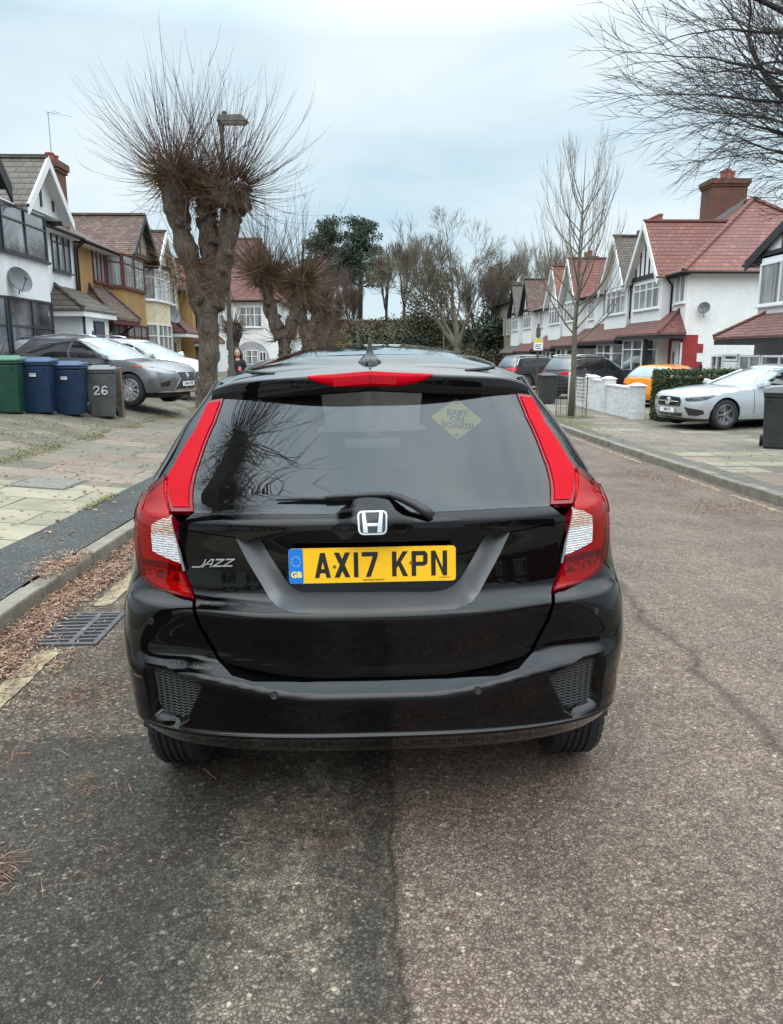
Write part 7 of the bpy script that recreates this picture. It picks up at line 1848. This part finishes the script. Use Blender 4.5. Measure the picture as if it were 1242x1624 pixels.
# ---- white garden wall and lattice on the right
root = empty('garden_wall', (0, 0, 0)); tag(root, 'white painted low brick garden wall in stepped sections with piers', 'wall')
wx = 6.95; mb = MB(); zg = ground_z(wx, 24)
mb.box(wx, wx+.22, 20.9, 23.2, zg-.2, zg+.80); mb.box(wx, wx+.22, 23.55, 24.9, zg-.2, zg+.90); mb.build('wall_panel', M_WBRICK, root)
for yy, hh in ((23.2, 1.0), (24.9, 1.0), (20.6, .9)):
    mb = MB(); mb.box(wx-.06, wx+.28, yy, yy+.34, zg-.2, zg+hh); mb.build('pier', M_WBRICK, root)
    mb = MB(); mb.hexa([(wx-.10, yy-.04, zg+hh), (wx+.32, yy-.04, zg+hh), (wx+.32, yy+.38, zg+hh), (wx-.10, yy+.38, zg+hh), (wx+.05, yy+.1, zg+hh+.07), (wx+.17, yy+.1, zg+hh+.07), (wx+.17, yy+.24, zg+hh+.07), (wx+.05, yy+.24, zg+hh+.07)]); mb.build('coping', F_WPAINT, root)
mb = MB(); mb.box(wx-.02, wx+.24, 20.96, 23.18, zg+.802, zg+.85); mb.box(wx-.02, wx+.24, 23.56, 24.88, zg+.902, zg+.95); mb.build('coping', F_WPAINT, root)
root = empty('lattice_fence', (0, 0, 0)); tag(root, 'white lattice fence panel between the charcoal bin and the white wall', 'fence')
mb = MB(); y0, y1, z0, z1 = 25.4, 27.6, zg, zg+.95
mb.box(wx, wx+.05, y0, y1, z1-.05, z1); mb.box(wx, wx+.05, y0, y1, z0, z0+.06)
mb.build('frame', F_WPAINT, root); mb = MB()
for i in range(13): y = y0+.06+(y1-y0-.12)*i/12; mb.box(wx+.012, wx+.03, y-.018, y+.018, z0+.06, z1-.05)
for i in range(8): z = z0+.12+i*.115; mb.box(wx+.031, wx+.045, y0, y1, z-.018, z+.018)
mb.build('lattice', F_WPAINT, root)
for y in (y0-.06, y1): mb = MB(); mb.box(wx-.03, wx+.09, y, y+.12, z0-.1, z1+.14); mb.build('fence_post', F_WPAINT, root)
# ---- lamp posts, signs
STEEL = simple('lamp_column', (.07, .062, .046), .6, .2, var=.25, vs=6)
def lamp(label, x, y, H, sgn=1, name='street_lamp', group=None, r=.06):
    z = ground_z(x, y) if y < 66 else bz(x, y); root = empty(name, (x, y, z)); tag(root, label, 'street lamp', group)
    mb = MB(); mb.tube([(0, 0, -.1), (0, 0, 1.3), (0, 0, 1.34), (0, 0, H-.15)], [r*1.35, r*1.35, r*.85, r*.6], 12); mb.tube([(0, 0, H-.2), (0, 0, H)], r*.85, 12); mb.build('column', STEEL, root, angle=40)
    mb = MB(); mb.hexa([(sgn*-.08, -.09, H-.03), (sgn*.50, -.10, H-.03), (sgn*.50, .10, H-.03), (sgn*-.08, .09, H-.03), (sgn*-.05, -.06, H+.09), (sgn*.38, -.07, H+.09), (sgn*.38, .07, H+.09), (sgn*-.05, .06, H+.09)]); mb.lathe([(.05, 0), (.05, .06), (0, .08)], 12, 'z', (sgn*.06, 0, H+.085))
    mb.build('lamp_head', simple('lamp_housing', (.07, .068, .055), .6, var=.2), root, bevel=.01)
    mb = MB(); mb.hexa([(sgn*.02, -.07, H-.075), (sgn*.44, -.07, H-.075), (sgn*.44, .07, H-.075), (sgn*.02, .07, H-.075), (sgn*.0, -.085, H-.032), (sgn*.47, -.09, H-.032), (sgn*.47, .09, H-.032), (sgn*.0, .085, H-.032)]); mb.build('lamp_lens', simple('lamp_lens', (.25, .24, .2), .3), root)
    return root
GLP = 'street lamps along the road'
lamp('street lamp with flat lantern rising through the nearest pollarded tree', -2.76, 15.4, 5.82, group=GLP); lamp('distant street lamp left of the pines, at the foot of the bank', -1.2, 66, 4.7, -1, group=GLP, r=.07)
lamp('distant pale lamp column in front of the broad bare tree', 5.35, 60, 5.0, group=GLP, r=.07)
x, y = 5.75, 27.5; z = ground_z(x, y); root = empty('road_sign', (x, y, z)); tag(root, 'thin grey sign pole with small white and yellow plate beside the dark cars', 'sign')
mb = MB(); mb.tube([(0, 0, -.1), (0, 0, 2.75)], .038, 10); mb.build('pole', STEEL, root)
mb = MB(); mb.box(-.16, .16, -.06, -.045, 1.85, 2.25); mb.build('sign_plate', F_WHITE, root); mb = MB(); mb.box(-.15, .15, -.064, -.0605, 2.12, 2.24); mb.build('yellow_band', simple('sign_yellow2', (.65, .5, .05), .5), root)
mb = MB()
for i in range(3): mb.box(-.11, .11-.05*(i % 2), -.0635, -.0602, 1.90+.06*i, 1.925+.06*i)
mb.build('sign_lines', F_BLACK, root); mb = MB(); mb.box(-.07, .07, -.05, .05, 2.3, 2.62); mb.build('control_box', STEEL, root, bevel=.01)
root = empty('street_name_sign', (-2.9, 41, ground_z(-2.9, 41))); tag(root, 'low white street name plate on two short posts beyond the pollards', 'sign')
mb = MB(); mb.box(-.6, .5, -.03, 0, .95, 1.45-.05); mb.build('name_plate', simple('name_plate', (.60, .66, .72), .4), root)
for s in (-.6, .45): mb = MB(); mb.box(s, s+.07, .0, .06, -.1, 1.5); mb.build('post', F_WPAINT, root)
mb = MB()
for (x0, w_, z_) in ((-.44, .12, 1.2), (-.28, .16, 1.2), (-.08, .14, 1.2), (.10, .2, 1.2), (-.20, .18, 1.05), (.02, .16, 1.05)): mb.box(x0, x0+w_, -.036, -.0305, z_, z_+.08)
mb.build('name_lines', simple('sign_slate', (.05, .06, .08), .5), root)
# bank wall, fence panels by the bank, white bollards
root = MB(); zc_ = bz(0, 96)
mb = MB(); mb.box(-14, 11, 96.5, 97, zc_-.5, zc_+.95); o = mb.build('bank_wall', wallmat('mossy_brick', (.20, .15, .11), 60, .5, stain=.4, pattern=(.3, .1, .012), mort=(.8, .75, .7)), None); tag(o, 'long low brown brick wall along the top of the bank', 'wall')
mb = MB(); mb.box(-14, 11, 96.4, 97.1, zc_+.951, zc_+1.1); mb.build('coping', simple('coping_stone', (.16, .15, .14), .9), o)
root = empty('panel_fence', (0, 0, 0)); tag(root, 'pale timber fence panels at the end of the road on the left', 'fence')
for i in range(3): mb = MB(); mb.box(-2.2+i*.85, -1.42+i*.85, 62, 62.05, -.6, 1.25); mb.build('fence_panel', simple('pale_fence', (.33, .27, .18), .85, var=.2, bmp=.4, bs=15), root)
for i, (x, y) in enumerate(((-2.2, 50), (-1.9, 53))):
    mb = MB(); mb.lathe([(.10, -.1), (.10, .9), (.12, .95), (.10, 1.05), (.04, 1.15), (0, 1.17)], 12); o = mb.build('bollard', F_WPAINT, None, angle=40); o.location = (x, y, ground_z(x, y)+.2)
    tag(o, ('nearer' if i == 0 else 'farther')+' of two white bollards by the yellow-green shrub', 'bollard', 'white bollards')
# ---- person behind the lamp post
def person():
    x, y = -3.62, 21.2; z = ground_z(x, y); root = empty('person', (x, y, z), math.radians(0)); tag(root, 'person with long dark hair, black top with pink print, behind the lamp post', 'person')
    skin_ = simple('skin', (.46, .28, .21), .55, var=.05); hood = simple('black_cotton', (.012, .012, .015), .9, bmp=.3, bs=40); jean = simple('dark_jeans', (.02, .022, .032), .9)
    def skinned(name, V, E, R_, mat, root_i=0, sub=2, parent=root):
        me = bpy.data.meshes.new(name); me.from_pydata(V, E, []); o = bpy.data.objects.new(name, me); COL.objects.link(o)
        sm = o.modifiers.new('s', 'SKIN'); sk = me.skin_vertices[0].data
        for i, r in enumerate(R_): sk[i].radius = r if hasattr(r, '__len__') else (r, r); sk[i].use_root = (i == root_i)
        sm.use_smooth_shade = True; ss = o.modifiers.new('d', 'SUBSURF'); ss.levels = ss.render_levels = sub
        bpy.context.view_layer.update(); m2 = bpy.data.meshes.new_from_object(o.evaluated_get(bpy.context.evaluated_depsgraph_get())); m2.name = name
        bpy.data.objects.remove(o); m2.materials.clear(); m2.materials.append(mat); m2.polygons.foreach_set('use_smooth', [True]*len(m2.polygons))
        q = bpy.data.objects.new(name, m2); COL.objects.link(q); q.parent = parent; return q
    V = [(0, 0, .93), (0, .0, 1.10), (0, .01, 1.28), (0, .0, 1.40), (0, -.01, 1.47), (0, -.02, 1.53),
         (-.15, 0, 1.38), (-.21, .01, 1.12), (-.20, -.06, .88), (-.20, -.08, .80), (.15, 0, 1.38), (.21, .01, 1.12), (.20, -.06, .88), (.20, -.08, .80),
         (-.09, 0, .86), (-.10, -.02, .48), (-.10, .02, .09), (-.10, -.10, .04), (.09, 0, .86), (.10, -.02, .48), (.10, .02, .09), (.10, -.10, .04)]
    E = [(0, 1), (1, 2), (2, 3), (3, 4), (4, 5), (3, 6), (6, 7), (7, 8), (8, 9), (3, 10), (10, 11), (11, 12), (12, 13), (0, 14), (14, 15), (15, 16), (16, 17), (0, 18), (18, 19), (19, 20), (20, 21)]
    R_ = [(.15, .10), (.12, .09), (.15, .10), (.13, .09), .055, .05, .06, .045, .034, .03, .06, .045, .034, .03, .085, .058, .04, .035, .085, .058, .04, .035]
    bd_ = skinned('body', V, E, R_, skin_)
    skinned('hooded_top', V[:4]+[(0, .03, 1.45)]+[V[6], V[7], (-.20, -.06, .90), V[10], V[11], (.20, -.06, .90)]+[(0, .07, 1.44)], [(0, 1), (1, 2), (2, 3), (3, 4), (3, 5), (5, 6), (6, 7), (3, 8), (8, 9), (9, 10), (4, 11)], [(.18, .13), (.165, .125), (.18, .13), (.15, .115), .085, .082, .066, .052, .082, .066, .052, .09], hood)
    skinned('trousers', [V[0], V[14], V[15], (-.10, .02, .10), V[18], V[19], (.10, .02, .10)], [(0, 1), (1, 2), (2, 3), (0, 4), (4, 5), (5, 6)], [(.16, .115), .10, .075, .062, .10, .075, .062], jean)
    mb = MB(); blob(mb, Vector((0, -.02, 1.63)), .1, random.Random(1), 20, 14, .03, (.78, .95, 1.2)); hd = mb.build('head', skin_, root, smooth=True)
    mb = MB(); mb.hexa([(-.012, -.115, 1.59), (.012, -.115, 1.59), (.014, -.09, 1.59), (-.014, -.09, 1.59), (-.007, -.108, 1.64), (.007, -.108, 1.64), (.01, -.09, 1.64), (-.01, -.09, 1.64)]); mb.build('nose', skin_, hd, bevel=.004)
    for s in (-1, 1):
        mb = MB(); mb.lathe([(0, -.008), (.012, -.004), (.013, .004), (0, .008)], 10, 'y', (s*.032, -.103, 1.642)); mb.build('eye', simple('eye_dark', (.02, .015, .012), .2), hd)
    mb = MB(); mb.tube([(-.024, -.104, 1.567), (0, -.112, 1.565), (.024, -.104, 1.567)], .006, 6); mb.build('mouth', simple('lips', (.35, .12, .11), .5), hd)
    mb = MB(); blob(mb, Vector((0, .015, 1.66)), .108, random.Random(3), 18, 12, .06, (.88, .98, 1.12))
    for i in range(26):
        a = PI*(-.08+1.16*i/25); px, py = .088*math.cos(a), .02+.10*math.sin(a)
        mb.tube([(px, py, 1.70), (px*1.12, py*1.1+.005, 1.58), (px*1.15, py*1.05, 1.45), (px*1.05, py*.9-.01, 1.36)], [.02, .022, .02, .008], 5)
    mb.build('hair', simple('dark_hair', (.018, .011, .008), .6), root, smooth=True)
    for s in (-1, 1):
        h_ = MB(); blob(h_, Vector((s*.20, -.09, .77)), .042, random.Random(2), 10, 8, .05, (.5, .9, 1.1))
        for f in range(4): h_.tube([(s*.20, -.065-.018*f, .75), (s*.197, -.07-.018*f, .715), (s*.192, -.078-.016*f, .68+.004*abs(f-1.5))], [.010, .009, .006], 6)
        h_.tube([(s*.19, -.055, .78), (s*.175, -.075, .75), (s*.17, -.09, .73)], [.011, .010, .007], 6); h_.build('hand', skin_, bd_, smooth=True)
    mb = MB(); mb.prism([(.02, 1.18), (.10, 1.16), (.11, 1.26), (.06, 1.30), (.03, 1.26)], -.148, -.140, 'y'); mb.build('chest_print', simple('pink_print', (.6, .16, .25), .8), root)
    for s in (-1, 1): mb = MB(); mb.hexa([(s*.10-.045, -.20, 0), (s*.10+.045, -.20, 0), (s*.10+.04, .09, 0), (s*.10-.04, .09, 0), (s*.10-.035, -.17, .06), (s*.10+.035, -.17, .06), (s*.10+.035, .08, .11), (s*.10-.035, .08, .11)]); mb.build('shoe', F_WPAINT, root, bevel=.015)
person()
# ---- what the paint and glass of the hatchback mirror: the street behind the camera
rng = random.Random(41)
pollard('pollard_tree', 'pollarded tree mirrored in the rear window of the black hatchback', (-2.40, 1.3, gz(-2.8, 0)), 1.0, rng, POL['limbs'], POL['heads'], POL['trunk'], 420, 2.4, rot=1.2, knobs=False)
for (lab, sd_, X_, u0, wm) in (('white rendered house mirrored at the left of the black tailgate', -1, -10.5, -24, M_WHITE), ('brick house mirrored at the right of the black tailgate', 1, 12.0, -26, M_BRICK), ('cream house mirrored in the middle of the black tailgate', -1, -10.5, -38, M_CREAM), ('pebbledashed house mirrored right of centre in the black tailgate', 1, 12.0, -40, M_BROWN)):
    h = House('reflected_house', lab, sd_, X_, 'houses mirrored in the black hatchback')
    body(h, u0, u0+13, -.2, 5.4, 8, wm); h.roof(u0, u0+13, 5.4, 8.2, 8, T_OLD, True, True)
    for k in (0, 1):
        c_ = u0+3.2+6.5*k; h.bay(c_-1.6, c_+1.6, .6, .5, -.2, 5.2, wm); h.gable(c_, 1.8, 5.3, 7.2, .6, 3, T_OLD, wm, F_WPAINT, 3); h.baywin(c_-1.6, c_+1.6, .6, .5, 3.7, 5.1, 3, (.7,), F_WHITE, G_DARK); h.baywin(c_-1.6, c_+1.6, .6, .5, .8, 2.5, 3, (.7,), F_WHITE, G_DARK)
